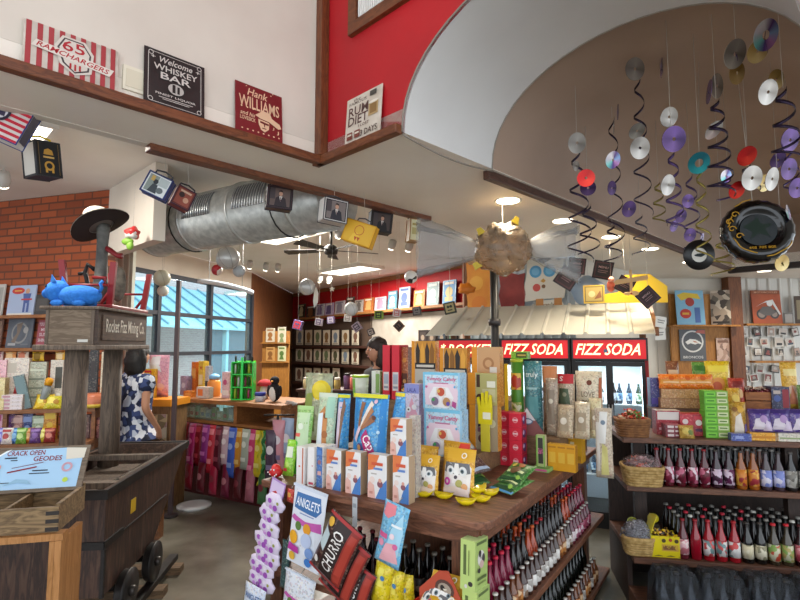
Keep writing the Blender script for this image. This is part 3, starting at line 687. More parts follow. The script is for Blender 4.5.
# ---------- swirls, discs and record balloons under the vault ----------
def vz(x, y):
    s = (x-S1[0])*BX[0]+(y-S1[1])*BX[1]; a = (x-S1[0])*AX[0]+(y-S1[1])*AX[1]
    u = (s-SPAN/2-.046)/(SPAN/2*1.06)
    if abs(u) >= .995 or a < a2: return HC
    return HC+RISE*1.1*sqrt(1-u*u)**.92-.004
CDM = {}
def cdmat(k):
    """disc foil: iridescent sheen painted into the base colour as wedges round the disc"""
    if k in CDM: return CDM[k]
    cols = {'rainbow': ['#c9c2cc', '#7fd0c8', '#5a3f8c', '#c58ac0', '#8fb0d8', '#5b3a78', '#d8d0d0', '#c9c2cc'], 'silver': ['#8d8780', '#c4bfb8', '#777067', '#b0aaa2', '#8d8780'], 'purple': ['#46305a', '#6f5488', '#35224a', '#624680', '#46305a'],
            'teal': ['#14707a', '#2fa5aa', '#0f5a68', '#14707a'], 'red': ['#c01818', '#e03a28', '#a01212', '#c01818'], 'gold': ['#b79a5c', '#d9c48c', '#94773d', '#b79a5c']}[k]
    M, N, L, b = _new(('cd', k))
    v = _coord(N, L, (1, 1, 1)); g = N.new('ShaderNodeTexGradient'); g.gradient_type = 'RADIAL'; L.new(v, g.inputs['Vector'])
    rp = _ramp(N, cols); L.new(g.outputs['Fac'], rp.inputs['Fac']); L.new(rp.outputs['Color'], b.inputs['Base Color'])  # colour wedges stand in for the foil's shifting highlights
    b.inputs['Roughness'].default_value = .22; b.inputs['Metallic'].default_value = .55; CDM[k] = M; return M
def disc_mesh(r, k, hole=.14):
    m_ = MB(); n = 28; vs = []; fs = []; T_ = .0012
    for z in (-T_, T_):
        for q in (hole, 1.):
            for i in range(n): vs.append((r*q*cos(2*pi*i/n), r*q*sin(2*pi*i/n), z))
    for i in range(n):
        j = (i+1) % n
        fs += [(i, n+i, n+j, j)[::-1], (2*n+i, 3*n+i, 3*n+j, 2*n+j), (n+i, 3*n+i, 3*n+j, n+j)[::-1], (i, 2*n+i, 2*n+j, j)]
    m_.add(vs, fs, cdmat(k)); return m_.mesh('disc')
RIB = [mat('#2c2036', .25, .6), mat('#4a3560', .25, .6), mat('#8a7a3c', .25, .6), mat('#5c5a66', .25, .6)]
SWN = 'swirls and discs hanging under the vault'
def swirl(px, py0, py1, Y, label, discs, rib=0, turns=3.5, r=.05):
    """ribbon spiral from py0 down to py1, discs [(px, py, r, kind, tilt x, tilt z, dY)]"""
    p = at(px, py0, Y); q = at(px, py1, Y); h = p.z-q.z
    t = thing('hanging_swirl', label, 'hanging decoration', p, group=SWN)
    zt = vz(p.x, p.y)-p.z
    top = max(zt, .02); ds = [at(d[0], d[1], Y+d[6])-p for d in discs]
    MB().tube([(0, 0, 0), (0, 0, top)], .0014, mat('#b8b0a4', .5), 4).build('string', t)
    n = int(turns*14); vs = []; fs = []
    for i in range(n+1):
        u = i/n; a = 2*pi*turns*u; rr = r*(.25+.75*u**.6); z = -h*u; w_ = .019*(1-.5*u)
        for dz in (-w_/2, w_/2):
            for dr in (0, .0012): vs.append(((rr+dr)*cos(a), (rr+dr)*sin(a), z+dz))
    for i in range(n):
        k = 4*i; fs += [(k, k+4, k+6, k+2), (k+1, k+3, k+7, k+5), (k, k+1, k+5, k+4), (k+2, k+6, k+7, k+3)]
    m_ = MB(); m_.add(vs, fs, RIB[rib], True); m_.build('ribbon', t)
    for d, v in zip(discs, ds):
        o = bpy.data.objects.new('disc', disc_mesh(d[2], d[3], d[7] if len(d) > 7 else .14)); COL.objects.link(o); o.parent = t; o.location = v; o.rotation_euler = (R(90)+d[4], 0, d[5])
    return t
swirl(577, 150, 262, 3.0, 'leftmost dark swirl with a silver disc and red and purple discs', [(577, 143, .06, 'silver', .3, .3, -.05), (576, 166, .03, 'silver', .2, .6, -.05), (586, 178, .05, 'red', .3, -.4, -.06), (588, 188, .046, 'purple', .5, -.3, .05)], 0, 4, .075)
swirl(612, 118, 250, 3.3, 'second dark swirl from the left, with a narrow purple disc at its top', [(618, 112, .05, 'purple', .1, 1.1, -.05), (614, 126, .05, 'silver', .1, 1.15, -.06), (613, 160, .055, 'rainbow', .4, .3, -.06), (612, 188, .045, 'purple', .2, .6, -.08)], 0, 4.5, .055)
swirl(638, 78, 215, 2.85, 'tall dark swirl under the high silver disc, third from the left', [(635, 69, .062, 'silver', .25, .25, -.06), (637, 131, .05, 'silver', .8, .3, .06), (640, 148, .06, 'silver', .3, .2, -.08), (629, 209, .045, 'purple', .4, .3, -.05)], 0, 5, .05)
swirl(662, 66, 72, 2.9, 'single narrow purple disc hanging right of the high silver disc', [(662, 67, .06, 'purple', .15, 1.05, 0)], 1, 1, .003)
swirl(672, 152, 232, 2.5, 'purple and gold swirl under the large purple rainbow disc', [(674, 139, .062, 'purple', .3, .1, -.05), (669, 117, .05, 'silver', .4, .2, .1), (668, 185, .05, 'silver', .3, .5, -.06)], 1, 4, .045)
swirl(700, 170, 262, 2.6, 'gold swirl below the teal ring', [(699, 163, .055, 'teal', .5, .0, -.05, .38)], 2, 4, .04)
swirl(716, 100, 196, 2.4, 'thick dark swirl hanging from the narrow purple disc near the ceiling vent', [(709, 92, .055, 'purple', .1, 1.25, -.05), (717, 86, .06, 'silver', .2, .6, .08), (737, 73, .055, 'gold', .3, .4, .1), (714, 130, .05, 'silver', .8, .5, .08)], 0, 5, .06)
swirl(736, 48, 60, 2.2, 'big pale silver disc hanging left of the topmost rainbow disc', [(735, 54, .062, 'silver', .45, .35, 0)], 1, 1, .003)
swirl(765, 30, 52, 2.05, 'topmost large rainbow disc hanging near the arch with a green one behind it', [(766, 35, .062, 'rainbow', .45, .3, 0, .3), (758, 51, .05, 'gold', .6, .2, .1)], 1, 1, .003)
swirl(783, 88, 165, 2.1, 'dark swirl under the two pale discs at the right edge', [(776, 80, .045, 'gold', .3, .3, .1), (768, 92, .05, 'silver', .4, .3, -.05), (790, 140, .05, 'purple', .3, .3, .05)], 0, 3, .06)
swirl(690, 175, 250, 3.4, 'purple swirl with four small purple discs beside the little record', [(688, 201, .045, 'purple', .3, .2, -.05), (681, 216, .045, 'purple', .4, .3, -.05), (674, 226, .04, 'purple', .4, .5, .05), (690, 235, .045, 'purple', .3, .2, -.06)], 1, 3.5, .06)
swirl(658, 182, 226, 3.6, 'gold and purple swirl left of the four small purple discs', [(665, 186, .045, 'silver', .3, .4, .06), (702, 238, .035, 'purple', .3, .8, .0)], 2, 3, .05)
swirl(748, 165, 190, 2.6, 'cluster with a shiny red disc above the big record balloon', [(747, 156, .05, 'red', .6, .1, -.08, .02), (737, 190, .045, 'red', .5, .2, -.05, .02), (752, 178, .06, 'silver', .3, .2, -.1), (772, 179, .058, 'silver', .3, .5, -.05)], 3, 2, .05)
swirl(790, 150, 200, 2.9, 'bunch of purple discs at the right edge above the record balloon', [(789, 169, .06, 'purple', .3, .3, -.05), (797, 188, .055, 'purple', .3, .2, -.08), (778, 160, .05, 'purple', .6, .2, .05), (764, 183, .05, 'gold', .3, .3, .05)], 1, 2, .05)
swirl(728, 178, 200, 3.2, 'dark purple ribbon curl left of the shiny red disc', [(726, 176, .04, 'rainbow', .3, .2, 0)], 1, 1.5, .07)
swirl(545, 255, 285, 4.6, 'brown squiggle hanging before the menu art', [], 3, 2, .05) if 0 else None
# big record balloon
p = at(756, 232, 2.72); t = thing('hanging_record_balloon', 'big black foil record balloon with gold squiggles at the right', 'balloon', p, R(-16), R(-8))
BLKF = mat('#0d0b0c', .16, .2, .6); GD = mat('#b98a22', .3, .5); rB = .172
m_ = MB(); n = 72; prof = [(0., -.03), (.35, -.034), (.52, -.03), (.6, -.05), (.8, -.062), (.95, -.04), (1.0, 0), (.95, .04), (.8, .062), (.6, .05), (0., .03)]
vs = []; fs = []
for r_, y in prof:
    for i in range(n):
        a = 2*pi*i/n; cr = 1+(.014*sin(a*22) if r_ > .9 else 0); vs.append((rB*r_*cr*cos(a), y, rB*r_*cr*sin(a)))
for j in range(len(prof)-1):
    for i in range(n): fs.append((j*n+i, j*n+(i+1) % n, (j+1)*n+(i+1) % n, (j+1)*n+i))
m_.add(vs, fs, BLKF, True); m_.build('foil_record', t)
l_ = MB(); l_.disc(0, 0, rB*.5, rB*.5, -.0365, mat('#3c4246', .2, .5), 32)
l_.poly([(-.07, .02), (-.02, .05), (.0, .07), (.015, .03), (.07, .03), (.03, .0), (.05, -.04), (.0, -.02), (-.04, -.05), (-.03, -.01)], -.038, mat('#10251c', .3)); l_.text('60S 70S 80S', 0, -.105, .12, .014, -.063, GD); l_.build('printed_label', t)
g = MB()
for a0, a1, rr in ((200, 260, .8), (275, 330, .9), (150, 175, .85), (100, 130, .95)): g.tube([(rB*rr*cos(R(a0+(a1-a0)*i/10))+.004*sin(i), -.064, rB*rr*sin(R(a0+(a1-a0)*i/10))) for i in range(11)], .0035, GD, 5)
for x, z in ((-.11, .08), (-.13, 0), (-.1, -.04), (-.14, .04)): g.tube([(x+.02*cos(i*.7)*(1-i/12), -.066, z+.02*sin(i*.7)*(1-i/12)) for i in range(10)], .003, GD, 5)
g.build('gold_squiggle', t)
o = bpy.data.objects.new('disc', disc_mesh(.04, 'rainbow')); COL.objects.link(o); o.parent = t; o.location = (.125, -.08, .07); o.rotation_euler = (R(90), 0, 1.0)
MB().tube([(0, 0, rB), (0, 0, vz(p.x, p.y)-p.z)], .002, mat('#c8c0b4'), 4).build('string', t)
p = at(699, 255, 3.0); t = thing('hanging_record', 'small black record with a white label hanging before the brown beam', 'record', p, R(-6), R(6)); m_ = MB()
m_.lathe([(.02, -.002), (.088, -.002), (.088, .002), (.02, .002)], mat('#141214', .3), 36, ax='y'); m_.build('vinyl', t); l_ = MB(); l_.disc(0, 0, .042, .042, -.004, '#d9d5cc', 24); l_.poly([(-.03, 0), (-.01, .008), (.02, .01), (.032, .0), (.01, -.012), (-.02, -.008)], -.005, '#1f2a2c'); l_.build('record_label', t); string_to(t, vz(p.x, p.y)-p.z, .086)
swirl(783, 262, 266, 2.75, 'gold disc hanging below the big record balloon', [(782, 263, .045, 'gold', .25, .2, 0)], 2, 1, .003)
for i, (px, py0, py1, Y, lb, rb) in enumerate([(612, 225, 262, 3.9, 'thin dark curl below the recessed lights', 0), (588, 205, 255, 3.4, 'large open dark curl left of the recessed lights', 0), (640, 215, 255, 4.2, 'loose thin ribbon below the purple disc', 3), (722, 240, 275, 3.4, 'thin gold curl beside the little record', 2)]): swirl(px, py0, py1, Y, lb, [], rb, 2.5, .075)
# ceiling vent and little lamp in the vault
def on_vault(px, py):
    d = ray(px, py); k = 1.5
    for _ in range(900):
        q = Vector((0, 0, EYE))+d*k
        s = (q.x-S1[0])*BX[0]+(q.y-S1[1])*BX[1]
        if q.z >= vz(q.x, q.y)-.01 and s < SPAN/2 and q.z > HC+.02: return q
        k += .01
    return q
q = on_vault(746, 130); t = thing('ceiling_vent', 'dark ceiling vent grille in the vault above the record balloon', 'vent', (q.x, q.y, q.z-.045), R(45)); m_ = MB()
dk = mat('#3d3a3a', .5); m_.box(-.24, .24, -.13, .13, .006, .03, dk)
for i in range(9): y = -.115+i*.028; m_.box(-.22, .22, y-.004, y+.004, -.004, .006, mat('#6b6664', .5))
m_.build('grille', t); m_ = MB(); m_.box(-.26, .26, -.15, -.131, -.006, .03, mat('#8d7f74')); m_.box(-.26, .26, .131, .15, -.006, .03, mat('#8d7f74')); m_.build('frame', t)
q = on_vault(788, 45); t = thing('ceiling_lamp', 'small chrome lamp fitting on the vault at the far right', 'lamp', (q.x, q.y, q.z)); m_ = MB(); m_.lathe([(.045, 0), (.04, -.02), (.012, -.025), (.012, -.04)], mat('#a9a49c', .25, .7), 16); m_.build('base', t); m_ = MB(); m_.lathe([(.012, -.04), (.028, -.06), (.026, -.09), (.02, -.095)], mat('#4a4642', .25, .5), 14); m_.build('socket', t)
# ---------- mine cart with its pump display ----------
CW = wood('#4c3327', '#2d1d16', (7, 7, .8), .55, '#5a4536'); IRON = noisy('#2a2523', '#1c1917', 20, .5, .3); PW = wood('#7b6a5b', '#574a3f', (7, 7, .7), .7)
CF = Frame((-1.62, 2.95), R(6))
t = thing('mine_cart', 'dark wooden mine cart on rails holding geodes, under the pump display', 'mine cart', (*CF.O, 0), CF.yaw)
Wd, LB, LR, ZB, ZR = .60, .74, 1.47, .285, .85
h = MB()
side = [(0, ZB), (LB, ZB), (LR, ZR), (0, ZR)]
for x0, x1 in ((-.03, 0), (-Wd, -Wd+.03)):
    vs = [(x, y, z) for x in (x0, x1) for y, z in side]; h.add(vs, [(0, 1, 2, 3)[::-1], (4, 5, 6, 7), (0, 4, 5, 1)[::-1], (1, 5, 6, 2)[::-1], (2, 6, 7, 3)[::-1], (3, 7, 4, 0)[::-1]], CW)
h.box(-Wd+.03, -.03, 0, .03, ZB, ZR, CW); h.box(-Wd+.03, -.03, .03, LB, ZB, ZB+.03, CW)
h.add([(-Wd+.03, LB, ZB), (-.03, LB, ZB), (-.03, LR, ZR), (-Wd+.03, LR, ZR), (-Wd+.03, LB-.04, ZB+.02), (-.03, LB-.04, ZB+.02), (-.03, LR-.04, ZR), (-Wd+.03, LR-.04, ZR)], [(0, 3, 2, 1), (4, 5, 6, 7), (3, 7, 6, 2)], CW)
h.build('hopper', t)
b = MB(); b.box(-Wd-.012, .012, -.012, 0, ZR-.045, ZR+.008, IRON); b.box(0, .012, .0, LR, ZR-.045, ZR+.008, IRON); b.box(-Wd-.012, -Wd, 0, LR, ZR-.045, ZR+.008, IRON); b.box(-Wd-.012, .012, LR-.01, LR+.03, ZR-.03, ZR+.008, IRON); b.build('rim_band', t)
b = MB(); zc = .56; b.box(-.12, .008, -.01, 0, zc-.02, zc+.02, IRON); b.box(0, .008, -.01, .24, zc-.02, zc+.02, IRON); b.box(0, .006, .24, 1.0, zc-.008, zc+.0, IRON); b.box(-.008, .01, -.012, .012, ZB, zc-.02, IRON); b.build('corner_strap', t); MB().box(-Wd-.01, -Wd+.03, -.012, 0, ZB, ZR-.045, IRON).build('corner_strap', t)
MB().box(0, .004, .35, .42, .62, .70, mat('#c9a21e')).build('yellow_tag', t)
MB().box(-Wd+.04, -.04, .034, 1.2, .72, .74, PW).build('inner_shelf', t)
b = MB(); b.box(-Wd+.031, -.031, .20, .26, ZR-.04, ZR-.005, PW); b.build('cross_plank', t); MB().box(-Wd+.031, -.031, 1.0, 1.06, ZR-.04, ZR-.005, PW).build('cross_plank', t)
b = MB(); b.X = Matrix.Translation((-.14, .62, ZR-.06)) @ Matrix.Rotation(R(-28), 4, 'Y'); b.box(-.09, .09, -.3, .36, 0, .012, mat('#8f8a82', .25, .5)); b.build('sluice_plate', t)
for y in (.24, .66):
    w_ = thing('wheel', 'x', 'x', (0, 0, 0)); del w_['label']; del w_['category']; w_.parent = t; w_.location = (.036, y, .215)
    m_ = MB(); m_.lathe([(.02, -.03), (.108, -.03), (.118, -.02), (.112, .0), (.126, .012), (.126, .025), (.02, .025)][::-1], IRON, 24, ax='x'); m_.build('wheel_rim', w_); m_ = MB(); m_.lathe([(.03, .02), (.03, .05), (.02, .055)], mat('#3d3733', .4, .4), 12, ax='x'); m_.build('hub', w_)
    o = copy_tree(w_); o.location = (-Wd-.036, y, .215)
    MB().cyl((-Wd-.02, y, .235), .02, Wd+.04, IRON, 10, 'x').build('axle', t)
MB().box(-Wd+.1, -.1, .1, .72, .26, .284, IRON).build('undercarriage', t)
rt = thing('track_rails', 'short pair of black rails on wood sleepers under the mine cart', 'rails', (*CF.O, 0), CF.yaw)
for x in (.036, -Wd-.036): MB().box(x-.03, x+.03, -.1, 1.12, .05, .088, IRON).build('rail', rt)
for y in (-.02, .3, .65, 1.0): MB().box(-Wd-.13, .13, y-.05, y+.05, 0, .05, wood('#7a5f43', '#57432f', (1, 6, 6), .8)).build('sleeper', rt)
# geodes
rnd = random.Random(3); k = 0
for i in range(7):
    for j in range(2):
        r = rnd.uniform(.022, .034); m_ = MB(); ph = rnd.random()*6
        m_.ell((0, 0, 0), (r, r*.9, r*.8), noisy('#b49a7c', '#83694e', 30, .8), 10, 7, lambda x, y, z: 1+.12*sin(5*x+ph)+.1*sin(7*y+ph*2)+.08*sin(6*z))
        one(m_, 'geode', 'rough tan geode lying loose on the shelf inside the mine cart', 'geode', CF.w(-.50+i*.065+rnd.uniform(-.008, .008), .085+.075*j+rnd.uniform(-.005, .005), .74+r*.8), rnd.random()*6, group='geodes in the mine cart')
# posts and name box
t = thing('pump_display', 'weathered wooden box on two round posts with the mining company name, above the mine cart', 'display', (*CF.O, 0), CF.yaw)
for y, r in ((.60, .075), (1.15, .07)): MB().lathe([(r*1.04, .742), (r, 1.1), (r*.93, 1.62)], PW, 20, (-.48, y, 0)).build('post', t)
B0, B1, Y0, Y1 = -.63, -.33, .49, 1.33
MB().box(B0-.05, B1+.04, Y0-.05, Y1+.04, 1.62, 1.655, PW).build('base_plank', t, .008)
m_ = MB(); m_.box(B0, B1, Y0, Y1, 1.656, 1.885, wood('#8d7a66', '#6b5947', (1, 1, 7), .7)); m_.box(B0, B0+.02, Y0-.004, Y0, 1.66, 1.88, PW); m_.box(B1-.02, B1, Y0-.004, Y0, 1.66, 1.88, PW); m_.rect(B1-.10, B1-.035, 1.672, 1.69, Y0-.002, '#d9d5cc'); m_.build('box', t)
DB = wood('#4d372a', '#35251c', (1, 1, 6), .6)
m_ = MB(); m_.X = Matrix.Translation((B1+.002, (Y0+Y1)/2, 1.656)) @ Matrix.Rotation(R(90), 4, 'Z'); Ls = Y1-Y0
m_.box(-Ls/2, Ls/2, -.02, 0, 0, .229, DB); m_.box(-Ls/2+.06, Ls/2-.03, -.026, -.02, .03, .2, wood('#5d4636', '#47342a', (1, 1, 6), .6)); m_.text('Rocket Fizz Mining Co.', .02, .115, Ls*.8, .12, -.0275, mat('#e4dccd')); m_.build('name_board', t)
m_ = MB(); m_.box(B0-.03, B1+.05, Y0-.03, Y1+.05, 1.886, 1.905, PW); m_.build('lid', t, .004)
# red stool turned legs up
RED = mat('#8a1f24', .4); ST = thing('upturned_stool', 'dark red metal stool turned upside down with its legs in the air', 'stool', CF.w(-.48, 1.0, 1.906), CF.yaw)
MB().box(-.16, .17, -.31, .36, 0, .03, RED).build('seat', ST, .008)
for x, y in ((-.13, -.37), (.13, -.30), (-.13, .36), (.14, .38)):
    m_ = MB(); s_ = 1 if x > 0 else -1; y_ = y*.85; m_.X = None
    m_.tube([(x, y_, .03), (x*1.12, y_*1.05, .10), (x*1.22, y_*1.12, .31)], .0, RED, 4) if 0 else None
    a_, b_ = Vector((x, y_, .031)), Vector((x*1.2, y_*1.1, .33))
    m_.add([(p.x+dx, p.y+dy, p.z) for p in (a_, b_) for dx, dy in ((-.02, -.014), (.02, -.014), (.02, .014), (-.02, .014))], [(0, 3, 2, 1), (4, 5, 6, 7), (0, 1, 5, 4), (1, 2, 6, 5), (2, 3, 7, 6), (3, 0, 4, 7)], RED); m_.build('leg', ST)
    m_ = MB(); m_.tube([(x*1.05, y_*1.03, .14), (x*.55, y_, .035)], .011, RED, 6); m_.build('brace', ST)
for sy in (-.35, .35): m_ = MB(); m_.tube([(-.147, sy*.95, .16), (.147, sy*.95, .16)], .010, RED, 6); m_.build('stretcher', ST)
# blue plush pig
BLU = noisy('#2f7fd8', '#2470c8', 60, .9, bump=.4); p = onz(76, 306, 1.937); p = CF.w(-.50, .575, 1.906)
t = thing('pig_plush', 'bright blue plush pig lying on the upturned stool', 'plush toy', p, R(-4)); m_ = MB()
m_.ell((.03, 0, .075), (.15, .085, .072), BLU, 22, 14); m_.build('body', t)
m_ = MB(); m_.ell((-.115, -.01, .105), (.075, .075, .075), BLU, 20, 14); m_.ell((-.185, -.02, .09), (.022, .038, .032), mat('#2a6fc2', .9), 14, 8)
for y in (-.026, .0): m_.ell((-.206, -.018+y*.6, .092), (.004, .007, .009), mat('#16406f', .9), 8, 6)
m_.build('head', t)
for y in (-.045, .05): m_ = MB(); m_.add([(-.13, y-.02, .165), (-.09, y-.02, .165), (-.11, y+.02, .165), (-.115, y-.03, .215)], [(0, 1, 2), (0, 3, 1)[::-1], (1, 3, 2)[::-1], (2, 3, 0)[::-1]], mat('#4a95e6', .9)); m_.build('ear', t)
m_ = MB(); m_.tube([(.17, 0, .10), (.185, 0, .13), (.18, -.01, .155), (.19, .0, .175)], .011, BLU, 7); m_.build('tail', t)
for x, y in ((-.05, -.06), (.1, -.06), (-.05, .06), (.1, .06)): m_ = MB(); m_.ell((x-.03, y, .024), (.045, .026, .024), BLU, 12, 8); m_.build('foot', t)
m_ = MB()
for y in (-.07, .045): m_.ell((-.155, y, .135), (.006, .008, .01), mat('#101014', .3), 8, 6)
m_.build('eye', t)
# old hand pump with hat
GRY = noisy('#6f6e68', '#4e4d49', 14, .6, .1); p = CF.w(-.47, .86, 1.937); t = thing('hand_pump', 'grey iron hand pump with a red spout standing on the box under the hat', 'pump', p, R(0)); BK = mat('#1f1c1b', .5, .4)
m_ = MB(); m_.lathe([(.09, 0), (.09, .015), (.05, .03)], BK, 20); m_.build('base_plate', t)
m_ = MB(); m_.lathe([(.05, .03), (.052, .15), (.045, .2), (.04, .3), (.038, .45), (.045, .56), (.04, .6), (.0, .61)], GRY, 18); m_.build('column', t)
m_ = MB(); m_.tube([(.03, 0, .42), (.07, -.01, .40), (.12, -.015, .365), (.155, -.02, .36)], [.022, .02, .017, .022], RED, 8); m_.build('spout', t)
m_ = MB(); m_.tube([(-.04, -.01, .26), (-.09, -.02, .30), (-.105, -.02, .24), (-.07, -.02, .12), (-.03, -.03, .05)], .016, BK, 8); m_.tube([(-.1, -.02, .24), (-.15, -.02, .23)], .013, BK, 8); m_.build('handle_bracket', t)
m_ = MB(); m_.tube([(.03, -.03, .13), (.06, -.04, .2), (-.03, -.05, .2)], .013, RED, 8); m_.build('lever', t)
m_ = MB(); m_.ell((.12, .02, .16), (.055, .035, .13), noisy('#7d7466', '#5a5248', 25, .9), 14, 10); m_.build('stone_pipe', t)
t = thing('cowboy_hat', 'pale grey felt cowboy hat with a dark underside, perched on the pump', 'hat', (p.x-.01, p.y-.02, p.z+.59), R(0), R(-4), R(-31)); FEL = noisy('#b9b2a4', '#a59d8e', 30, .9); UND = mat('#2d221d', .9)
m_ = MB(); n = 36; vs = []
rim = []
for r_ in (.085, .14, .205):
    for i in range(n): a = 2*pi*i/n; z = -.012+ (r_-.085)*.18*abs(sin(a))**2*1.5; rim.append((r_*1.0*cos(a), r_*.92*sin(a), z))
fs = [(j*n+i, j*n+(i+1) % n, (j+1)*n+(i+1) % n, (j+1)*n+i) for j in range(2) for i in range(n)]
m_.add([(x, y, z+.004) for x, y, z in rim], fs, FEL, True); m_.add([(x, y, z-.003) for x, y, z in rim], [f[::-1] for f in fs], UND, True); m_.build('brim', t)
m_ = MB(); prof = [(.100, -.012), (.098, .05), (.092, .10), (.08, .128), (.045, .118), (0, .11)]; vs = []
for r_, z in prof:
    for i in range(n): a = 2*pi*i/n; vs.append((r_*cos(a), r_*.85*sin(a), z-(.02*cos(a)**2 if z > .09 else 0)))
m_.add(vs, [(j*n+i, j*n+(i+1) % n, (j+1)*n+(i+1) % n, (j+1)*n+i) for j in range(5) for i in range(n)], FEL, True); m_.build('crown', t)
m_ = MB(); m_.lathe([(.0985, -.004), (.098, .016)], mat('#6b6256', .8), 36); m_.X = None; m_.build('band', t)
# flower ornament beside the pump
p = at(133, 233, 4.1); t = thing('hanging_flower', 'red and white paper flower with green leaves hanging right of the hat', 'decoration', p); m_ = MB(); m_.ell((0, 0, 0), (.06, .05, .05), busy(['#c22b2b', '#d84a42', '#f0e6e0'], 18), 14, 10, lambda x, y, z: 1+.12*sin(6*x)+.1*sin(7*z)); m_.build('bloom', t); m_ = MB(); m_.ell((-.04, 0, -.07), (.05, .02, .03), '#7fae3a', 10, 6); m_.ell((-.02, .0, -.1), (.03, .02, .04), '#8dbb46', 10, 6); m_.build('leaves', t); string_to(t, HB-p.z if 0 else .4)
# ---------- geode tray stand in front ----------
TF = Frame((-1.54, 2.42), R(14)); TW = wood('#8f7450', '#5f4a30', (1, 6, 6), .65); PLY = wood('#b07a45', '#96642f', (6, 6, .8), .55)
t = thing('geode_stand', 'wooden tray stand with plywood legs and a slanted sign board, before the mine cart', 'stand', (*TF.O, 0), TF.yaw)
w_, d_, z0, z1 = .62, .35, .815, .925
m_ = MB(); m_.box(-w_, 0, 0, d_, z0, z0+.02, TW); m_.box(-w_, 0, 0, .018, z0+.02, z1, TW); m_.box(-w_, 0, d_-.018, d_, z0+.02, z1+.02, TW); m_.box(-.018, 0, .018, d_-.018, z0+.02, z1+.01, TW); m_.box(-w_, -w_+.018, .018, d_-.018, z0+.02, z1, TW); m_.build('tray', t)
m_ = MB()
for i in range(3): m_.box(-.05, .003, -.003, .0, z0+.005+i*.035, z0+.022+i*.035, mat('#2a2420', .6))
m_.build('corner_joint', t)
m_ = MB(); m_.box(-.24, -.225, .02, d_-.02, z0+.02, z1-.01, TW); m_.build('divider', t)
MB().box(-w_-.02, .03, -.025, .04, z0-.03, z0-.001, PLY).build('front_ledge', t)
MB().box(.001, .028, -.03, .24, 0, z0-.031, PLY).build('leg', t); MB().box(-.02, .0, -.03, -.005, 0, z0-.031, PLY).build('leg', t); MB().box(-w_+.0, -w_+.06, -.03, -.005, 0, z0-.031, PLY).build('leg', t)
m_ = MB(); bw_, bh_ = .50, .235; m_.X = Matrix.Translation((-.255, d_-.055, z1+.0)) @ Matrix.Rotation(R(-32), 4, 'X'); m_.box(-bw_/2, bw_/2, 0, .014, 0, bh_, wood('#7d6d5c', '#5f5143', (1, 6, 6), .65)); m_.build('sign_board', t)
m_ = MB(); m_.X = Matrix.Translation((-.255, d_-.055, z1+.0)) @ Matrix.Rotation(R(-32), 4, 'X')
PB = '#2a3140'
m_.decor([('p', [(.09, .07), (.11, .72), (.24, .93), (.78, .95), (.95, .9), (.95, .07)], mat('#a9cdea', .25)), ('p', [(.11, .72), (.15, .74), (.28, .95), (.24, .93)], '#e9edee'), ('p', [(.8, .68), (.78, .95), (.97, .93), (.965, .7)], '#d9d3c4'), ('t', 'CRACK OPEN', .42, .86, .34, .11, '#8a2430'), ('t', 'GEODES', .63, .72, .26, .11, '#8a2430'),
           ('r', .24, .35, .74, .77, PB), ('r', .3, .36, .69, .71, PB), ('p', [(.33, .52), (.33, .535), (.6, .64), (.6, .625)], '#7d4a56'), ('p', [(.3, .42), (.3, .45), (.55, .55), (.55, .52)], '#8a2430'), ('r', .52, .66, .44, .465, PB), ('r', .5, .68, .38, .4, PB), ('o', .2, .55, .02, .035, '#c89a8f'), ('o', .83, .5, .03, .05, '#c79aa5'), ('c', .84, .22, .025, '#b7cf4a'),
           ('r', .25, .5, .2, .215, PB), ('p', [(.3, .14), (.42, .2), (.55, .15), (.5, .25), (.4, .28)], '#8fb6cf')], bw_, bh_, -.001); m_.build('paper_notice', t)
for i in range(7):
    r = .022; m_ = MB(); m_.ell((0, 0, 0), (r*1.3, r, r*.8), noisy('#d9d4cc', '#8d857d', 25, .6), 9, 6, lambda x, y, z: 1+.15*sin(6*x+i)+.12*sin(5*y)); one(m_, 'split_geode', 'pale broken geode piece in the tray below the blue notice', 'geode', TF.w(-.04-.055*(i % 4), .07+.07*(i//4)+.03*(i % 2), z0+.02+r*.8), i*1.3, group='broken geodes in the tray')
# ================= display table =================
TW_ = wood('#7d4f38', '#5c3826', (1.2, 7, 7), .5, '#8a5a42'); TWY = wood('#75482f', '#553220', (7, 7, 1), .55); TWX = wood('#7d4f38', '#5c3826', (7, 1.2, 7), .5)
TB = Frame((.36, 2.25), R(-33.3))
TL, TD = 1.364, 2.0
t = thing('display_table', 'brown wooden candy display table with bottle shelves underneath', 'table', (*TB.O, 0), TB.yaw)
m_ = MB(); rr = .09; P = [(-TL, 0), (-rr, 0)]+[(-rr+rr*sin(R(a)), rr-rr*cos(R(a))) for a in range(10, 100, 16)]+[(0, TD), (-TL, TD)]
m_.prismz(P, .862, .9, TW_); m_.build('tabletop', t, .006)
MB().box(-TL+.02, -.06, .04, .062, .79, .861, TW_).build('apron', t); MB().box(-.075, -.053, .063, TD-.02, .79, .861, TWX).build('apron', t)
MB().box(-TL, .03, .02, TD, .395, .43, TWX).build('middle_shelf', t, .004); MB().box(-TL, .06, .06, TD, .03, .06, TWX).build('lower_shelf', t, .004); MB().box(-.48, .085, -.19, .0195, .40, .43, TW_).build('shelf_extension', t, .004)
for x, y in ((-.20, .07), (-TL+.02, .07), (-.16, TD-.1), (-TL+.02, TD-.1)):
    for z0, z1 in ((0, .029), (.0601, .394), (.4301, .861)): MB().box(x, x+.085, y, y+.07, z0, z1, TWY).build('leg', t)
MB().box(-.62, -.60, .2, TD-.02, .0601, .394, TWY).build('divider', t); MB().box(-.62, -.60, .2, TD-.02, .4301, .789, TWY).build('divider', t)
RW = wood('#8a6a4a', '#6d5238', (1, 7, 7), .6)
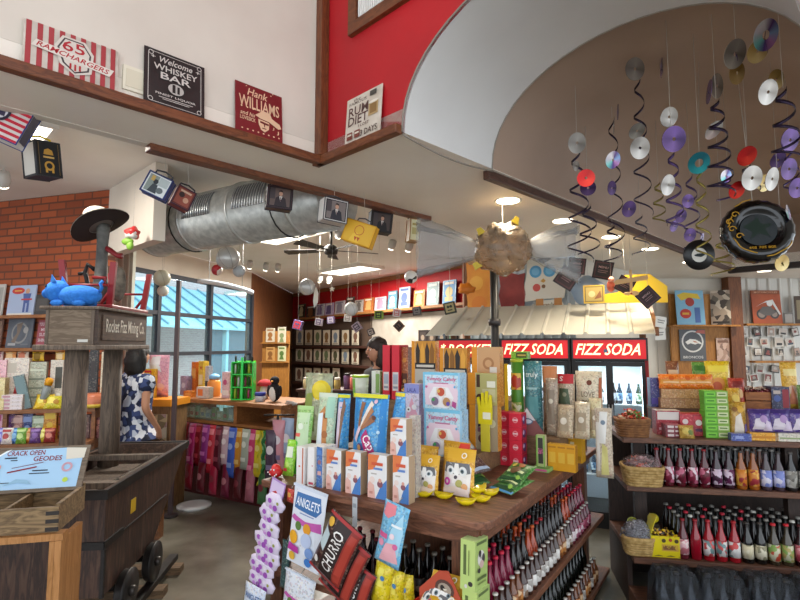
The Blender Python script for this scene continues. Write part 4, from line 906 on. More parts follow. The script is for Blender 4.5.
r1 = one(MB().box(-1.24, -.38, .5, 1.75, .901, 1.02, RW), 'riser', 'wide low wooden riser in the middle of the candy table', 'riser', (*TB.O, 0), TB.yaw)
one(MB().box(-1.22, -.42, .96, 1.75, 1.021, 1.27, RW), 'riser', 'upper wooden riser stacked on the wide low one', 'riser', (*TB.O, 0), TB.yaw)
one(MB().box(-.35, -.04, 1.2, 1.86, .901, 1.08, RW), 'riser', 'small wooden riser under the snack bags at the far right of the candy table', 'riser', (*TB.O, 0), TB.yaw)
# ---------- packaging helpers ----------
def put(Fr, px0, px1, py0, ly, z):
    p = Fr.pt((px0+px1)/2, ly, z); w = (px1-px0)*p.y/F; h = max(.02, at((px0+px1)/2, py0, p.y).z-z); return p, w, h
def box6(m_, w, d, h, fr, sd=None, tp=None):
    m_.add([(-w/2, 0, 0), (w/2, 0, 0), (w/2, 0, h), (-w/2, 0, h)], [(0, 1, 2, 3)], fr); sd = sd or fr; tp = tp or sd
    m_.add([(-w/2, 0, 0), (w/2, 0, 0), (w/2, 0, h), (-w/2, 0, h), (-w/2, d, 0), (w/2, d, 0), (w/2, d, h), (-w/2, d, h)], [(1, 5, 6, 2), (5, 4, 7, 6), (4, 0, 3, 7)], sd)
    m_.add([(-w/2, 0, 0), (w/2, 0, 0), (w/2, 0, h), (-w/2, 0, h), (-w/2, d, 0), (w/2, d, 0), (w/2, d, h), (-w/2, d, h)], [(3, 2, 6, 7), (0, 4, 5, 1)], tp)
def carton(Fr, px0, px1, py0, ly, z, d, name, label, cat, cols, D=(), rz=0., group=None, h=None, w=None, ry=0., rx=0., sided=None):
    p, w_, h_ = put(Fr, px0, px1, py0, ly, z); w_ = w or w_; h_ = h or h_; m_ = MB(); box6(m_, w_, d, h_, *[pr(c) for c in cols]); m_.decor(D, w_, h_, 0)
    if sided: m_.X = Matrix.Translation((w_/2, d/2, 0)) @ Matrix.Rotation(R(90), 4, 'Z'); m_.decor(sided, d, h_, 0)
    return one(m_, name, label, cat, p, Fr.yaw+R(rz), R(rx), R(ry), group)
_sd = [0]
def pouch(Fr, px0, px1, py0, ly, z, tk, name, label, cat, body, D=(), seal=None, rz=0., rx=-6., ry=0., group=None, h=None, w=None):
    p, w_, h_ = put(Fr, px0, px1, py0, ly, z); w_ = w or w_; h_ = h or h_; _sd[0] += 1; m_ = MB(); body = pr(body['hex'], .28) if body.get('hex') else body; m_.bag(w_, h_, tk*1.25, body, seal, sd=_sd[0], wr=.2); m_.decor(D, w_, h_, 0, .0008)
    return one(m_, name, label, cat, p, Fr.yaw+R(rz), R(rx), R(ry), group)
ORD = ['first', 'second', 'third', 'fourth', 'fifth', 'sixth', 'seventh', 'eighth', 'ninth', 'tenth', 'eleventh', 'twelfth', 'thirteenth', 'fourteenth', 'fifteenth', 'sixteenth', 'seventeenth', 'eighteenth', 'nineteenth', 'twentieth']
W_ = '#e9e6e4'
# white snack cartons along the front edge
SN = [('p', [(0, .62), (0, 1), (.62, 1), (.34, .66)], '#dd7a45'), ('p', [(.42, 0), (1, 0), (1, .46), (.7, .3)], '#4d7fc0'), ('p', [(0, 0), (.4, 0), (.34, .3), (.1, .38), (0, .3)], '#e3b3a6'), ('c', .66, .34, .15, '#8a5560'), ('c', .66, .42, .09, '#d9a08f'), ('c', .25, .42, .14, '#e8d5cc'),
      ('r', .22, .82, .76, .83, '#d0593b'), ('r', .34, .8, .66, .71, '#6487c4'), ('r', .2, .5, .55, .58, '#b8b0a8'), ('r', .5, .62, .18, .24, '#e9e6e4'), ('r', .12, .3, .1, .16, '#c98c80')]
SC_ = (mat(W_), mat('#b59a7c'), mat('#d9d5d0'))
SG = 'white snack cartons on the front of the table'
for i, (a, b, py) in enumerate([(326, 344.5, 450), (345, 363.5, 452), (366.5, 389, 455), (391.5, 410, 456)]):
    o = carton(TB, a, b, py, .06, .9, .055, 'snack_carton', '%s white snack carton with an orange corner, from the left on the table edge' % ORD[i], 'snack carton', SC_, SN, group=SG)
hC = .0
carton(TB, 388.5, 407, 418, .065, .9+.198, .055, 'snack_carton', 'white snack carton standing on top of the fourth one, beside the large blue bag', 'snack carton', SC_, SN, group=SG) if 0 else None
p, w_, h_ = put(TB, 391.5, 410, 456, .06, .9)
carton(TB, 389, 407.5, 419, .062, .9+h_+.001, .055, 'snack_carton', 'white snack carton stacked on top of the right one, beside the large blue bag', 'snack carton', SC_, SN, group=SG)
carton(TB, 408.5, 416, 416, .17, .9, .05, 'snack_carton', 'plain white side of a carton standing behind the stacked snack cartons', 'snack carton', ('#cfc9c2', '#b8b1a8', '#d8d4ce'), [('r', .15, .85, .1, .5, '#bdb5ab')], group=SG)
SW = [('r', .3, .6, .1, .9, '#e9e6e4'), ('r', .72, .85, .02, .98, '#c2643c'), ('r', .3, .5, .46, .5, '#d0593b')]
carton(TB, 297.5, 308, 447, .05, .9, .12, 'snack_carton', 'white snack carton turned sideways at the left end of the front row', 'snack carton', (mat(W_),)*3, SW, group=SG); carton(TB, 308.6, 317, 447, .05, .9, .12, 'snack_carton', 'second white carton turned sideways, with a small red mark at its foot', 'snack carton', (mat(W_),)*3, [('r', .2, .9, .04, .1, '#c4405a'), ('r', .7, .8, .5, .54, '#c4405a')], group=SG)
carton(TB, 317.5, 325, 447, .055, .9, .11, 'snack_carton', 'blue fronted snack carton between the sideways white ones and the orange cornered ones', 'snack carton', ('#4673b4', W_, W_), [('c', .5, .62, .3, '#9c6a70'), ('r', .2, .8, .3, .4, '#d8a59c'), ('r', .1, .9, .8, .92, '#5a86c6')], group=SG)
# big blue cone-snack bags
BL = '#3f9ad8'
def cone(x0, z0, x1, z1, w0, w1): 
    dx, dz = x1-x0, z1-z0; l = sqrt(dx*dx+dz*dz); nx, nz = -dz/l, dx/l
    return [(x0-nx*w0, z0-nz*w0), (x0+nx*w0, z0+nz*w0), (x1+nx*w1, z1+nz*w1), (x1-nx*w1, z1-nz*w1)]
CAP = [('r', .04, .2, .0, 1, '#2f86cc'), ('r', .84, .98, 0, 1, '#2f86cc'), ('p', cone(.28, .3, .36, .86, .02, .06), '#8f5f42'), ('p', cone(.3, .36, .62, .86, .015, .06), '#e8dccf'), ('p', cone(.32, .36, .66, .76, .015, .055), '#b07a52'), ('p', cone(.34, .4, .72, .62, .015, .06), '#9a6546'), ('c', .72, .62, .055, '#6b4230'), ('p', cone(.2, .24, .36, .46, .05, .04), '#e5c8cf'),
       ('p', [(.42, .30), (.54, .44), (.8, .1), (.7, .02), (.58, .02)], '#b02468'), ('t', 'Cap', .615, .22, .36, .15, '#f4eef2', 0, R(-52)), ('c', .37, .14, .1, '#4b3a86'), ('c', .36, .14, .07, '#b98a55'), ('c', .72, .88, .05, '#e3b9c8'), ('c', .85, .4, .04, '#bfe0f0'), ('r', 0, 1, .955, .998, '#d8d42a')]
CAP = [(d[0], d[1], d[2], .33+.67*d[3], .33+.67*d[4], d[5]) if d[0] == 'r' and d[3] > 0 and d[4] < .9 else ('p', [(u, .33+.67*v) for u, v in d[1]], d[2]) if d[0] == 'p' else ('c', d[1], .33+.67*d[2], *d[3:]) if d[0] == 'c' else ('t', d[1], d[2], .33+.67*d[3], d[4], d[5]*.8, *d[6:]) if d[0] == 't' else d for d in CAP]
pouch(TB, 347, 389, 394, .19, .9, .07, 'cone_snack_bag', 'large blue bag of cone snacks reading Cap behind the white cartons', 'snack bag', mat(BL, .3), CAP, None, 0, -5)
pouch(TB, 335, 349, 394, .27, .9, .06, 'cone_snack_bag', 'narrow edge of a blue cone snack bag left of the large blue bag', 'snack bag', mat(BL, .3), [('r', .2, .55, .1, .9, '#d9c7d6'), ('p', cone(.4, .25, .7, .9, .04, .12), '#8f6a52'), ('r', .25, .6, .05, .3, '#b8386a'), ('r', 0, 1, .95, .99, '#d8d42a')], None, 12, -5)
pouch(TB, 389, 402, 392, .28, .9, .06, 'cone_snack_bag', 'blue cone snack bag with a yellow top right of the large blue bag', 'snack bag', mat(BL, .3), [('c', .4, .7, .2, '#c97f8f'), ('r', .1, .9, .3, .5, '#2f86cc'), ('r', 0, 1, .95, .99, '#e6cf2a')], None, -10, -5)
# green pouches, left
pouch(TB, 293, 313, 406, .2, .9, .05, 'gummy_bag', 'bright green gummy bag at the left of the table', 'candy bag', mat('#8fc46a', .3), [('r', .1, .9, .3, .9, '#c4dcb0'), ('r', .1, .9, .0, .3, '#46b52c'), ('c', .3, .45, .12, '#5fc43a'), ('c', .6, .3, .14, '#3da81f'), ('c', .5, .7, .16, '#e3ecd8'), ('r', .15, .5, .55, .6, '#e36a58')], '#a9cf85', 6)
pouch(TB, 313, 336, 393, .24, .9, .05, 'noodle_bag', 'clear fronted bag with brown snacks and a green band beside the blue bag', 'snack bag', mat('#b9cfae', .25), [('r', .08, .92, .16, .3, '#9ec23f'), ('p', [(.2, .34), (.24, .76), (.5, .84), (.7, .7), (.74, .34)], '#c98a52'), ('p', [(.16, .3), (.18, .74), (.44, .76), (.48, .3)], '#dfe8ee'), ('c', .62, .5, .16, '#a8683a'), ('c', .6, .72, .12, '#7a4a2c'), ('r', .6, .95, .7, .95, '#a7d0b8'), ('r', .0, 1, .02, .1, '#e3e4d8'), ('r', .0, .1, .0, .08, '#3d3a30')], '#cfd9c6', 4)
pouch(TB, 302, 338, 373, .56, 1.021, .10, 'clear_candy_bag', 'clear cellophane bag of green sweets with a yellow end, on the riser at the left', 'candy bag', film('#dfe6c8', .45, .15, 14.), [('c', .72, .76, .26, '#dfc41f'), ('c', .7, .76, .2, '#e6cf3c'), ('p', [(.02, .35), (.25, .7), (.5, .72), (.5, .3)], '#8a9a4a'), ('p', [(.1, .2), (.2, .45), (.6, .5), (.5, .15)], '#5f7338')], None, 0, 0)
m_ = MB(); m_.ell((0, 0, .03), (.042, .035, .03), mat('#c41f22', .35), 16, 10); m_.ell((.0, 0, .05), (.03, .025, .025), mat('#d8302c', .35), 14, 8)
for i in range(6): m_.ell((.034*cos(i+3.4), -.03-.0*i, .03+.018*sin(i*2)), (.005, .004, .005), W_, 6, 4)
one(m_, 'candy_toadstool', 'small red spotted candy toy at the left end of the table', 'candy toy', TB.pt(279, .08, .9), TB.yaw)
pouch(TB, 284, 297, 440, .14, .9, .03, 'lime_pouch', 'small lime green pouch between the red toy and the white cartons', 'candy pouch', mat('#8ed032', .3), [('r', .2, .8, .5, .8, '#e2e9d2'), ('c', .5, .3, .2, '#b9e06a'), ('r', .1, .5, .12, .2, '#d83a4a')], None, 8, -14)
# cat-face pouches
YP = mat('#d9a326', .35)
CAT = [('r', .0, 1, .74, 1, '#dba72a'), ('p', [(.1, .1), (.06, .6), (.14, .68), (.86, .7), (.94, .6), (.9, .1)], '#e9e2dc'), ('p', [(.08, .5), (.12, .7), (.88, .7), (.92, .5), (.7, .46), (.3, .46)], '#6d6d70'), ('p', [(.4, .5), (.44, .68), (.56, .68), (.6, .5), (.5, .38)], '#f0eeea'), ('c', .3, .53, .13, '#e8e8e6'), ('c', .7, .53, .13, '#e8e8e6'), ('c', .31, .53, .06, '#6a7d86'), ('c', .69, .53, .06, '#6a7d86'), ('c', .31, .53, .03, '#23262a'), ('c', .69, .53, .03, '#23262a'),
       ('c', .5, .4, .05, '#4a4048'), ('o', .24, .3, .05, .11, '#c23c9a'), ('c', .62, .28, .1, '#a9a258'), ('c', .78, .22, .09, '#dba06a'), ('p', [(.1, .02), (.1, .16), (.5, .22), (.9, .16), (.9, .02)], '#ecd8ce'), ('o', .72, .86, .05, .08, '#f0ead8')]
pouch(TB, 411, 438, 455, .25, .9, .045, 'cat_face_pouch', 'left yellow pouch with a grey and white cat face on the table front', 'candy pouch', YP, CAT, '#c99420', 6, -10, group='cat face pouches'); pouch(TB, 438.5, 473, 449, .31, .9, .045, 'cat_face_pouch', 'right larger yellow pouch with a grey and white cat face behind the yellow sweets', 'candy pouch', YP, CAT, '#c99420', 2, -10, group='cat face pouches')
pouch(TB, 412, 437, 446, .38, .9, .04, 'cat_face_pouch', 'plain yellow pouch top showing behind the left cat face pouch', 'candy pouch', YP, [('r', .1, .9, .7, .74, '#b98518')], '#c99420', 0, -8); pouch(TB, 437, 468, 442, .38, .9, .04, 'cat_face_pouch', 'yellow pouch with a red corner behind the right cat face pouch', 'candy pouch', YP, [('p', [(.6, .6), (.65, .98), (1, .98), (1, .6)], '#d23a28'), ('c', .85, .8, .1, '#e6c9a8')], '#c99420', -6, -8)
# yellow boat-shaped sweets
YB = mat('#e6cc14', .3, coat=.4)
def boat(px, py, z, label, rz=0., s=1.18):
    p = onz(px, py, z+.012); m_ = MB(); vs = []; n = 20
    prof = [(.0, .002), (.55, .0), (.85, .008), (1., .022), (.97, .024), (.8, .013), (.4, .009), (0, .009)]; L_, B_ = .043*s, .026*s
    for r_, zz in prof:
        for i in range(n): a = 2*pi*i/n; vs.append((L_*r_*cos(a), B_*r_*sin(a), zz+.010*r_*cos(a)**4))
    m_.add(vs, [(j*n+i, j*n+(i+1) % n, (j+1)*n+(i+1) % n, (j+1)*n+i) for j in range(len(prof)-1) for i in range(n)], YB, True)
    m_.ell((0, 0, .014), (.022*s, .015*s, .012), YB, 12, 8)
    one(m_, 'yellow_sweet', label, 'sweet', (p.x, p.y, z), R(rz), 0, 0, 'yellow boat shaped sweets')
for i, (px, py, z, rz, lb) in enumerate([(424, 494, .9, -20, 'yellow boat shaped sweet farthest left at the table edge'), (444, 496, .9, -25, 'second yellow boat shaped sweet from the left'), (453, 488, .901, 15, 'yellow sweet behind the second one from the left'), (466, 502, .9, -10, 'yellow sweet nearest the front corner of the table'),
     (473, 494, .9, 30, 'yellow sweet in the pile behind the front corner one'), (481, 499, .9, -30, 'yellow sweet just right of the front corner one'), (477, 487, .901, 0, 'yellow sweet at the back of the pile by the green bags'), (490, 493, .9, 20, 'yellow sweet farthest right by the blue edged bag'), (478, 490, .924, 35, 'yellow sweet on top of the pile')]): boat(px, py, z, lb, rz)
# pale blue kitten toy boxes
def toybox(t1): return [('r', 0, 1, .93, 1, '#7cc4e2'), ('r', 0, .05, 0, 1, '#7cc4e2'), ('r', .95, 1, 0, 1, '#9ecbe6'), ('p', [(.08, .1), (.05, .5), (.14, .7), (.86, .7), (.95, .5), (.92, .1)], '#ecd3de'), ('t', t1, .5, .81, .8, .13, '#d6477e', .15), ('r', .3, .7, .69, .72, '#c77a9a'),
    ('p', [(.16, .32), (.3, .6), (.7, .6), (.84, .32), (.7, .04), (.3, .04)], '#f2eeee'), ('p', [(.36, .38), (.38, .58), (.62, .58), (.64, .38), (.5, .34)], '#e0d3c6'), ('c', .5, .47, .1, '#c8553c'), ('c', .44, .49, .04, '#e0b45a'), ('p', [(.2, .3), (.44, .36), (.48, .2), (.4, .08), (.28, .08)], '#e4dce2'), ('c', .34, .21, .1, '#857089'), ('c', .3, .25, .04, '#4aa05c'), ('p', [(.8, .3), (.56, .36), (.52, .2), (.6, .08), (.72, .08)], '#e8dcd6'), ('c', .66, .21, .1, '#b98a5c'), ('c', .7, .16, .05, '#6b4ea0'), ('p', [(.8, .1), (.82, .24), (.92, .2), (.9, .04)], '#b04a8a'), ('c', .12, .6, .03, '#d46a9a'), ('c', .88, .62, .03, '#6ab0d8')]
TC = ('#bfdcea', '#9cc3dc', '#a5d3e8')
p, w_, h_ = put(TB, 421, 463, 409.5, .58, 1.021)
carton(TB, 421, 463, 409.5, .58, 1.021, .08, 'toy_candy_box', 'lower pale blue candy box with pink lettering and round animal pictures', 'candy box', TC, toybox('Yummy Candy')); carton(TB, 420, 461.5, 372.5, .585, 1.022+h_, .08, 'toy_candy_box', 'upper pale blue candy box with pink lettering and round animal pictures', 'candy box', TC, toybox('Yummy Candy'))
carton(TB, 403, 420, 384, .6, 1.021, .06, 'lilac_candy_box', 'lilac and white candy box left of the upper pale blue box', 'candy box', ('#d9d0e4', '#b8a8d0', '#c8bce0'), [('r', 0, 1, .86, 1, '#8f92cc'), ('t', 'LALA', .5, .91, .6, .06, '#4a4a92'), ('p', [(.1, .5), (.5, .8), (.9, .55), (.8, .42), (.3, .4)], '#e8a9bc'), ('c', .3, .62, .16, '#f0ecec'), ('c', .68, .66, .16, '#f0ecec'), ('c', .3, .62, .06, '#5a3f48'), ('r', .1, .9, .2, .36, '#f0e8ee'), ('r', .2, .8, .25, .3, '#a07ab0')])
# tubs, red cartons, comic boxes on the upper riser
m_ = MB(); p, w_, h_ = put(TB, 353, 369, 375, 1.0, 1.271); m_.lathe([(w_/2*.9, 0), (w_/2, h_*.9)], mat('#dfe4d4', .4), 24); m_.poly([], 0, '#fff') if 0 else None
t = one(m_, 'snack_tub', 'white and green tub with a lime lid behind the large blue bag', 'tub', p, TB.yaw); l_ = MB(); l_.lathe([(w_/2*1.06, h_*.9), (w_/2*1.08, h_)], mat('#a9cf2c', .4), 24); l_.build('lid', t)
l_ = MB(); n_ = 16; l_.add([(w_/2*(.915+.1*k)*cos(R(-200+7*i)), w_/2*(.915+.1*k)*sin(R(-200+7*i)), h_*(.05+.8*k)) for i in range(n_) for k in (0, 1)], [(2*i, 2*i+2, 2*i+3, 2*i+1) for i in range(n_-1)], '#86c05a'); l_.build('label_band', t)
carton(TB, 371, 381, 371, 1.0, 1.271, .06, 'tea_carton', 'small green and white carton between the tub and the red boxes', 'carton', ('#d8dccb', '#8aa860', '#c9cfbb'), [('r', .0, .45, .0, 1, '#dfe3da'), ('r', .5, .95, .2, .9, '#86a860')])
RB_ = [('r', .12, .88, .16, .5, '#d9d4d2'), ('r', .2, .8, .28, .46, '#a9b0bf'), ('r', .2, .8, .2, .24, '#8f95a5')]
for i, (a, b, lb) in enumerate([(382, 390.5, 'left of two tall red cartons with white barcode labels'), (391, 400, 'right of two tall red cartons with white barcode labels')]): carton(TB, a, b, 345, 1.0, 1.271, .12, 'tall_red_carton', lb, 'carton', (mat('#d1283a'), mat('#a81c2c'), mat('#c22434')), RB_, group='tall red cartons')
carton(TB, 400.5, 408.5, 347, 1.03, 1.271, .12, 'comic_box', 'dark orange picture box right of the tall red cartons', 'candy box', ('#a8572a', '#6b3a22', '#8a4826'), [('c', .5, .75, .3, '#d08a3c'), ('r', .1, .9, .2, .5, '#5a3020'), ('c', .5, .35, .25, '#c2925a')])
carton(TB, 400.5, 410, 372, .97, 1.271, .05, 'comic_box', 'small tiger striped box below the dark orange picture box', 'candy box', (busy(['#d98a1c', '#2a2220', '#e3b05a', '#7a4a20'], 60), '#a8701c'), h=.1)
def comic(s): return [('r', 0, .14, 0, 1, '#dd8f1e'), ('r', .16, 1, .62, 1, '#c9892e')]+[('p', [(.2+.2*i, .6), (.18+.2*i, .86), (.26+.2*i, .98), (.36+.2*i, .84), (.34+.2*i, .6)], ['#2b2320', '#e0a13c', '#3b2a1e', '#8a5a20'][(i+s) % 4]) for i in range(4)]+[('r', .16, 1, .54, .64, '#1f1b1a'), ('r', .22, .94, .57, .61, '#cfc7bb'), ('r', .16, 1, 0, .54, '#b9b0a4'), ('c', .4, .3, .14, '#8f857a'), ('c', .72, .3, .14, '#a69a8b'), ('r', .25, .9, .08, .14, '#6a6058')]
CO = ('#c8b9a2', '#c7801c', '#d08f2a')
carton(TB, 409.5, 437, 341, .97, 1.271, .05, 'comic_box', 'orange spined comic candy box behind the pale blue boxes', 'candy box', CO, comic(0), group='comic candy boxes'); carton(TB, 437.5, 468, 348, .98, 1.271, .05, 'comic_box', 'second comic candy box, behind the top of the pale blue boxes', 'candy box', CO, comic(2), group='comic candy boxes')
carton(TB, 470, 500, 347, 1.0, 1.271, .06, 'comic_box', 'orange spined tan box standing highest, left of the green tube', 'candy box', CO, [('r', 0, .2, 0, 1, '#dd8f1e'), ('r', .22, 1, 0, 1, '#c99b6c'), ('o', .6, .72, .12, .2, '#a8764a'), ('r', .65, .9, .5, .66, '#d9d2c4'), ('r', .25, .45, .36, .5, '#3f86b8'), ('r', .5, .95, .1, .34, '#cbb79a')])
p, w_, h_ = put(TB, 467, 497, 405, .88, 1.021)
carton(TB, 467, 497, 405, .88, 1.021, .06, 'comic_box', 'lower orange spined box beside the pale blue boxes', 'candy box', CO, [('r', 0, .22, 0, 1, '#d98c1c'), ('r', .24, 1, 0, 1, '#a89478'), ('p', [(.3, .5), (.4, .9), (.6, .95), (.7, .6)], '#3a2c22'), ('c', .45, .25, .14, '#6b3f3a'), ('c', .8, .6, .14, '#c9c2a4'), ('r', .3, .7, .4, .5, '#7a4a58')]); carton(TB, 466, 497, 373, .885, 1.022+h_, .06, 'comic_box', 'upper orange spined box with a brown disc, beside the pale blue boxes', 'candy box', CO, [('r', 0, .26, 0, 1, '#d98c1c'), ('r', .28, 1, 0, 1, '#b5ac6e'), ('r', .3, .42, .55, .95, '#4a3020'), ('c', .4, .22, .12, '#4a2c1e'), ('r', .5, .95, .1, .5, '#c5bd92'), ('r', .66, .95, .55, .75, '#e9e4cf')])
m_ = MB(); m_.prism([(-.04, 0), (-.045, .09), (-.055, .16), (-.042, .165), (-.03, .10), (-.028, .19), (-.014, .19), (-.01, .11), (-.004, .2), (.01, .2), (.012, .11), (.02, .18), (.034, .178), (.034, .08), (.03, 0)], -.006, .006, mat('#e3cf1e', .35)); m_.rect(-.02, .03, .03, .07, -.0066, '#f0ead0'); m_.disc(0, .01, .02, .012, -.0067, '#8a7a2a')
p = TB.pt(486, .60, 1.19); one(m_, 'candy_hand', 'yellow hand shaped candy pack leaning on the upper orange spined box', 'candy toy', TB.pt(486, .625, 1.021), TB.yaw, 0) if 0 else None
m2 = MB(); m2.X = Matrix.Translation((0, 0, .16)); m2.prism([(-.05, 0), (-.05, .09), (-.06, .155), (-.045, .16), (-.032, .10), (-.03, .185), (-.014, .185), (-.01, .11), (-.004, .195), (.012, .195), (.014, .11), (.022, .175), (.036, .172), (.038, .08), (.034, 0)], -.006, .006, mat('#e3cf1e', .35)); m2.box(-.035, .02, -.006, .006, -.16, 0, mat('#d8c53a', .35)); m2.rect(-.02, .03, .03, .07, -.0068, '#f0ead0'); one(m2, 'candy_hand', 'yellow hand shaped candy pack standing before the upper orange spined box', 'candy toy', TB.pt(485, .85, 1.021), TB.yaw)

# right-hand riser: tubes and snack bags
m_ = MB(); p, w_, h_ = put(TB, 510, 522, 362, 1.32, 1.081); m_.cyl((0, 0, 0), w_/2, h_, mat('#4f8a2e', .4), 20); t = one(m_, 'crisp_tube', 'green crisp tube with a red and yellow badge left of the teal bag', 'tube', p, TB.yaw); MB().lathe([(w_/2*1.04, h_), (w_/2*1.04, h_+.02)], mat('#b9c93a', .4), 20).build('lid', t)
l_ = MB(); l_.add([(w_/2*1.01*cos(R(-150+8*i)), w_/2*1.01*sin(R(-150+8*i)), h_*z) for i in range(16) for z in (.6, .84)], [(2*i, 2*i+2, 2*i+3, 2*i+1) for i in range(15)], busy(['#d8b23a', '#b8402a', '#d8b23a'], 25)); l_.build('badge', t); l_ = MB(); l_.add([(w_/2*1.01*cos(R(-150+8*i)), w_/2*1.01*sin(R(-150+8*i)), h_*z) for i in range(16) for z in (.1, .42)], [(2*i, 2*i+2, 2*i+3, 2*i+1) for i in range(15)], busy(['#c9c86a', '#8a9a3a', '#d9d4b0'], 40)); l_.build('picture_band', t)
carton(TB, 510, 527, 354, 1.32, 1.081+h_+.021, .06, 'green_box', 'small lime green box lying on top of the green tube', 'carton', ('#7fc23a', '#5f9c2a', '#8fd04a'), [('r', .3, .95, .15, .85, '#4a5a2a'), ('r', .4, .9, .4, .6, '#c9b05a')], h=.05)
pouch(TB, 522.5, 541, 361, 1.34, 1.081, .06, 'snack_pouch', 'teal snack pouch with pale lettering behind the white triangular bag', 'snack bag', mat('#3d7f86', .4), [('t', 'truly', .5, .8, .7, .1, '#d8e4e0'), ('r', .2, .8, .6, .63, '#9cc4c4'), ('r', .15, .85, .2, .5, '#5d9a9c')], None, 0, 0)
pouch(TB, 541, 556, 366, 1.36, 1.081, .05, 'snack_pouch', 'brown pouch with a tan top right of the teal pouch', 'snack bag', mat('#8a5f42', .4), [('r', .0, 1, .75, 1, '#c07a4a'), ('r', .2, .8, .3, .6, '#a8886a')], None, 0, 0)
pouch(TB, 544, 556, 378, 1.27, 1.081, .04, 'snack_pouch', 'grey brown pouch in front of the brown pouch', 'snack bag', mat('#a3917c', .4), [('r', .2, .8, .2, .8, '#8a7a68'), ('c', .5, .6, .2, '#c4b8a4')], None, 0, 0)
pouch(TB, 555, 573, 374, 1.40, 1.081, .05, 'snack_pouch', 'beige nut pouch with a red flap and dark green picture', 'snack bag', mat('#b9a68c', .4), [('r', .1, .95, .84, 1, '#b8242c'), ('t', 'S', .3, .92, .2, .08, '#e8d8d0'), ('p', [(.1, .5), (.2, .76), (.7, .76), (.8, .5)], '#55624a'), ('c', .5, .66, .12, '#9c9a80'), ('r', .15, .85, .1, .4, '#cdbda4'), ('c', .35, .25, .12, '#6a7050')], None, 0, 0)
pouch(TB, 574, 600, 371, 1.42, 1.081, .06, 'snack_pouch', 'cream pouch with a brown acorn mark and cat-like brown shape at its side', 'snack bag', mat('#d2c3a6', .4), [('c', .55, .82, .1, '#6d3420'), ('t', 'LOVE', .5, .64, .5, .09, '#8a7a64'), ('t', 'CORN', .5, .5, .5, .1, '#7d6d58'), ('p', [(.86, .1), (.78, .36), (.9, .5), (.99, .44), (.99, .1)], '#3c2016'), ('p', [(.88, .4), (.9, .9), (.99, .9), (.99, .3)], '#a8542c'), ('r', .1, .6, .04, .16, '#b3a68c')], None, 0, 0)
for i, (a, b, py, ly, c, lb) in enumerate([(553, 570, 405, 1.22, '#bda98a', 'tan snack bag lying below the beige nut pouch'), (571, 586, 402, 1.24, '#cbbb9e', 'pale tan snack bag in the middle below the cream pouch'), (586, 598, 398, 1.3, '#d8cba0', 'yellowish snack bag below the right of the cream pouch')]): pouch(TB, a, b, py, ly, 1.081, .04, 'snack_pouch', lb, 'snack bag', mat(c, .35), [('r', .2, .8, .2, .7, '#a8957a'), ('c', .5, .5, .2, '#e0d6c4')], None, i*8-8, -10)
pouch(TB, 592, 608, 408, 1.1, .9, .05, 'snack_pouch', 'tall clear and cream bag at the right end of the table, beside the basket', 'snack bag', mat('#b8a893', .3), [('p', [(.15, .5), (.3, .95), (.75, .95), (.6, .5)], '#d9d6d0'), ('c', .48, .8, .14, '#6f7f8f'), ('p', [(.3, .05), (.4, .5), (.7, .45), (.75, .05)], '#c9c07a'), ('r', .05, .25, .1, .8, '#d9d4cc')], None, 10, 0)
carton(TB, 578, 591, 412, 1.2, .9, .03, 'snack_pouch', 'brown striped packet left of the tall clear bag', 'snack bag', ('#a38d76', '#8a745e'), [('r', .1, .3, 0, 1, '#b8a48c'), ('r', .5, .65, 0, 1, '#7d6752'), ('r', .8, .9, 0, 1, '#b8a48c')]) if 0 else None
m_ = MB(); m_.add([(-.1, 0, 0), (.11, 0, 0), (.0, -.02, .17), (0, .06, .02)], [(0, 1, 2), (1, 3, 2), (3, 0, 2), (0, 3, 1)], mat('#8d5a58', .3)); m_.add([(-.07, -.003, .05), (.075, -.003, .05), (.0, -.0245, .165), ], [(0, 1, 2)], '#d9d6d4'); m_.disc(.0, .085, .035, .02, -.0185, '#5f6f88', 14); m_.disc(.0, .085, .028, .013, -.0195, '#c9ced6', 14)
p, w_, h_ = put(TB, 517, 545, 386, .98, .901); o = one(m_, 'triangle_bag', 'triangular white topped bag leaning above the pink-red cubes', 'candy bag', TB.w(-.17, 1.11, 1.081) if 0 else TB.w(-.235, 1.19, 1.081), TB.yaw+R(4)); o.scale = (1.05, 1, 1.05)
# pink-red cube cartons: two columns of four
CU = [('c', .5, .5, .22, '#e88a92'), ('c', .5, .5, .14, '#d8283e'), ('r', .3, .7, .44, .56, '#f0c8c8')]
sidep = [('r', .05, .95, .05, .95, '#a81f3c'), ('c', .5, .5, .3, '#4a2f6a'), ('c', .35, .6, .16, '#c9a9c8'), ('c', .65, .35, .14, '#7a3048')]
pz = onz(516, 468, .9); lx, ly = TB.loc(pz); s = 13*pz.y/F
for k in range(4):
    for q, dx in ((0, 0), (1, -s-.004)):
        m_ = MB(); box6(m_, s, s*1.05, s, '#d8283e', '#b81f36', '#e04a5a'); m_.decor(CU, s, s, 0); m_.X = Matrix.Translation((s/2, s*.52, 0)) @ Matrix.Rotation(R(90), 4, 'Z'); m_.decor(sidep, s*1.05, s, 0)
        one(m_, 'candy_cube', '%s pink-red candy cube in the %s stack of four' % (['lowest', 'second lowest', 'second highest', 'topmost'][k], ['right', 'left'][q]), 'candy carton', TB.w(lx+dx, ly+(.03 if q else 0), .9+k*(s+.001)), TB.yaw, group='pink-red candy cubes')
one(MB().box(-.011, .011, -.004, .004, 0, .30, mat('#d9b92a', .4)), 'candy_ruler', 'thin yellow upright strip standing on the left stack of pink-red cubes', 'candy toy', TB.w(lx-s-.004, ly+.08, .9+4*(s+.001)), TB.yaw)
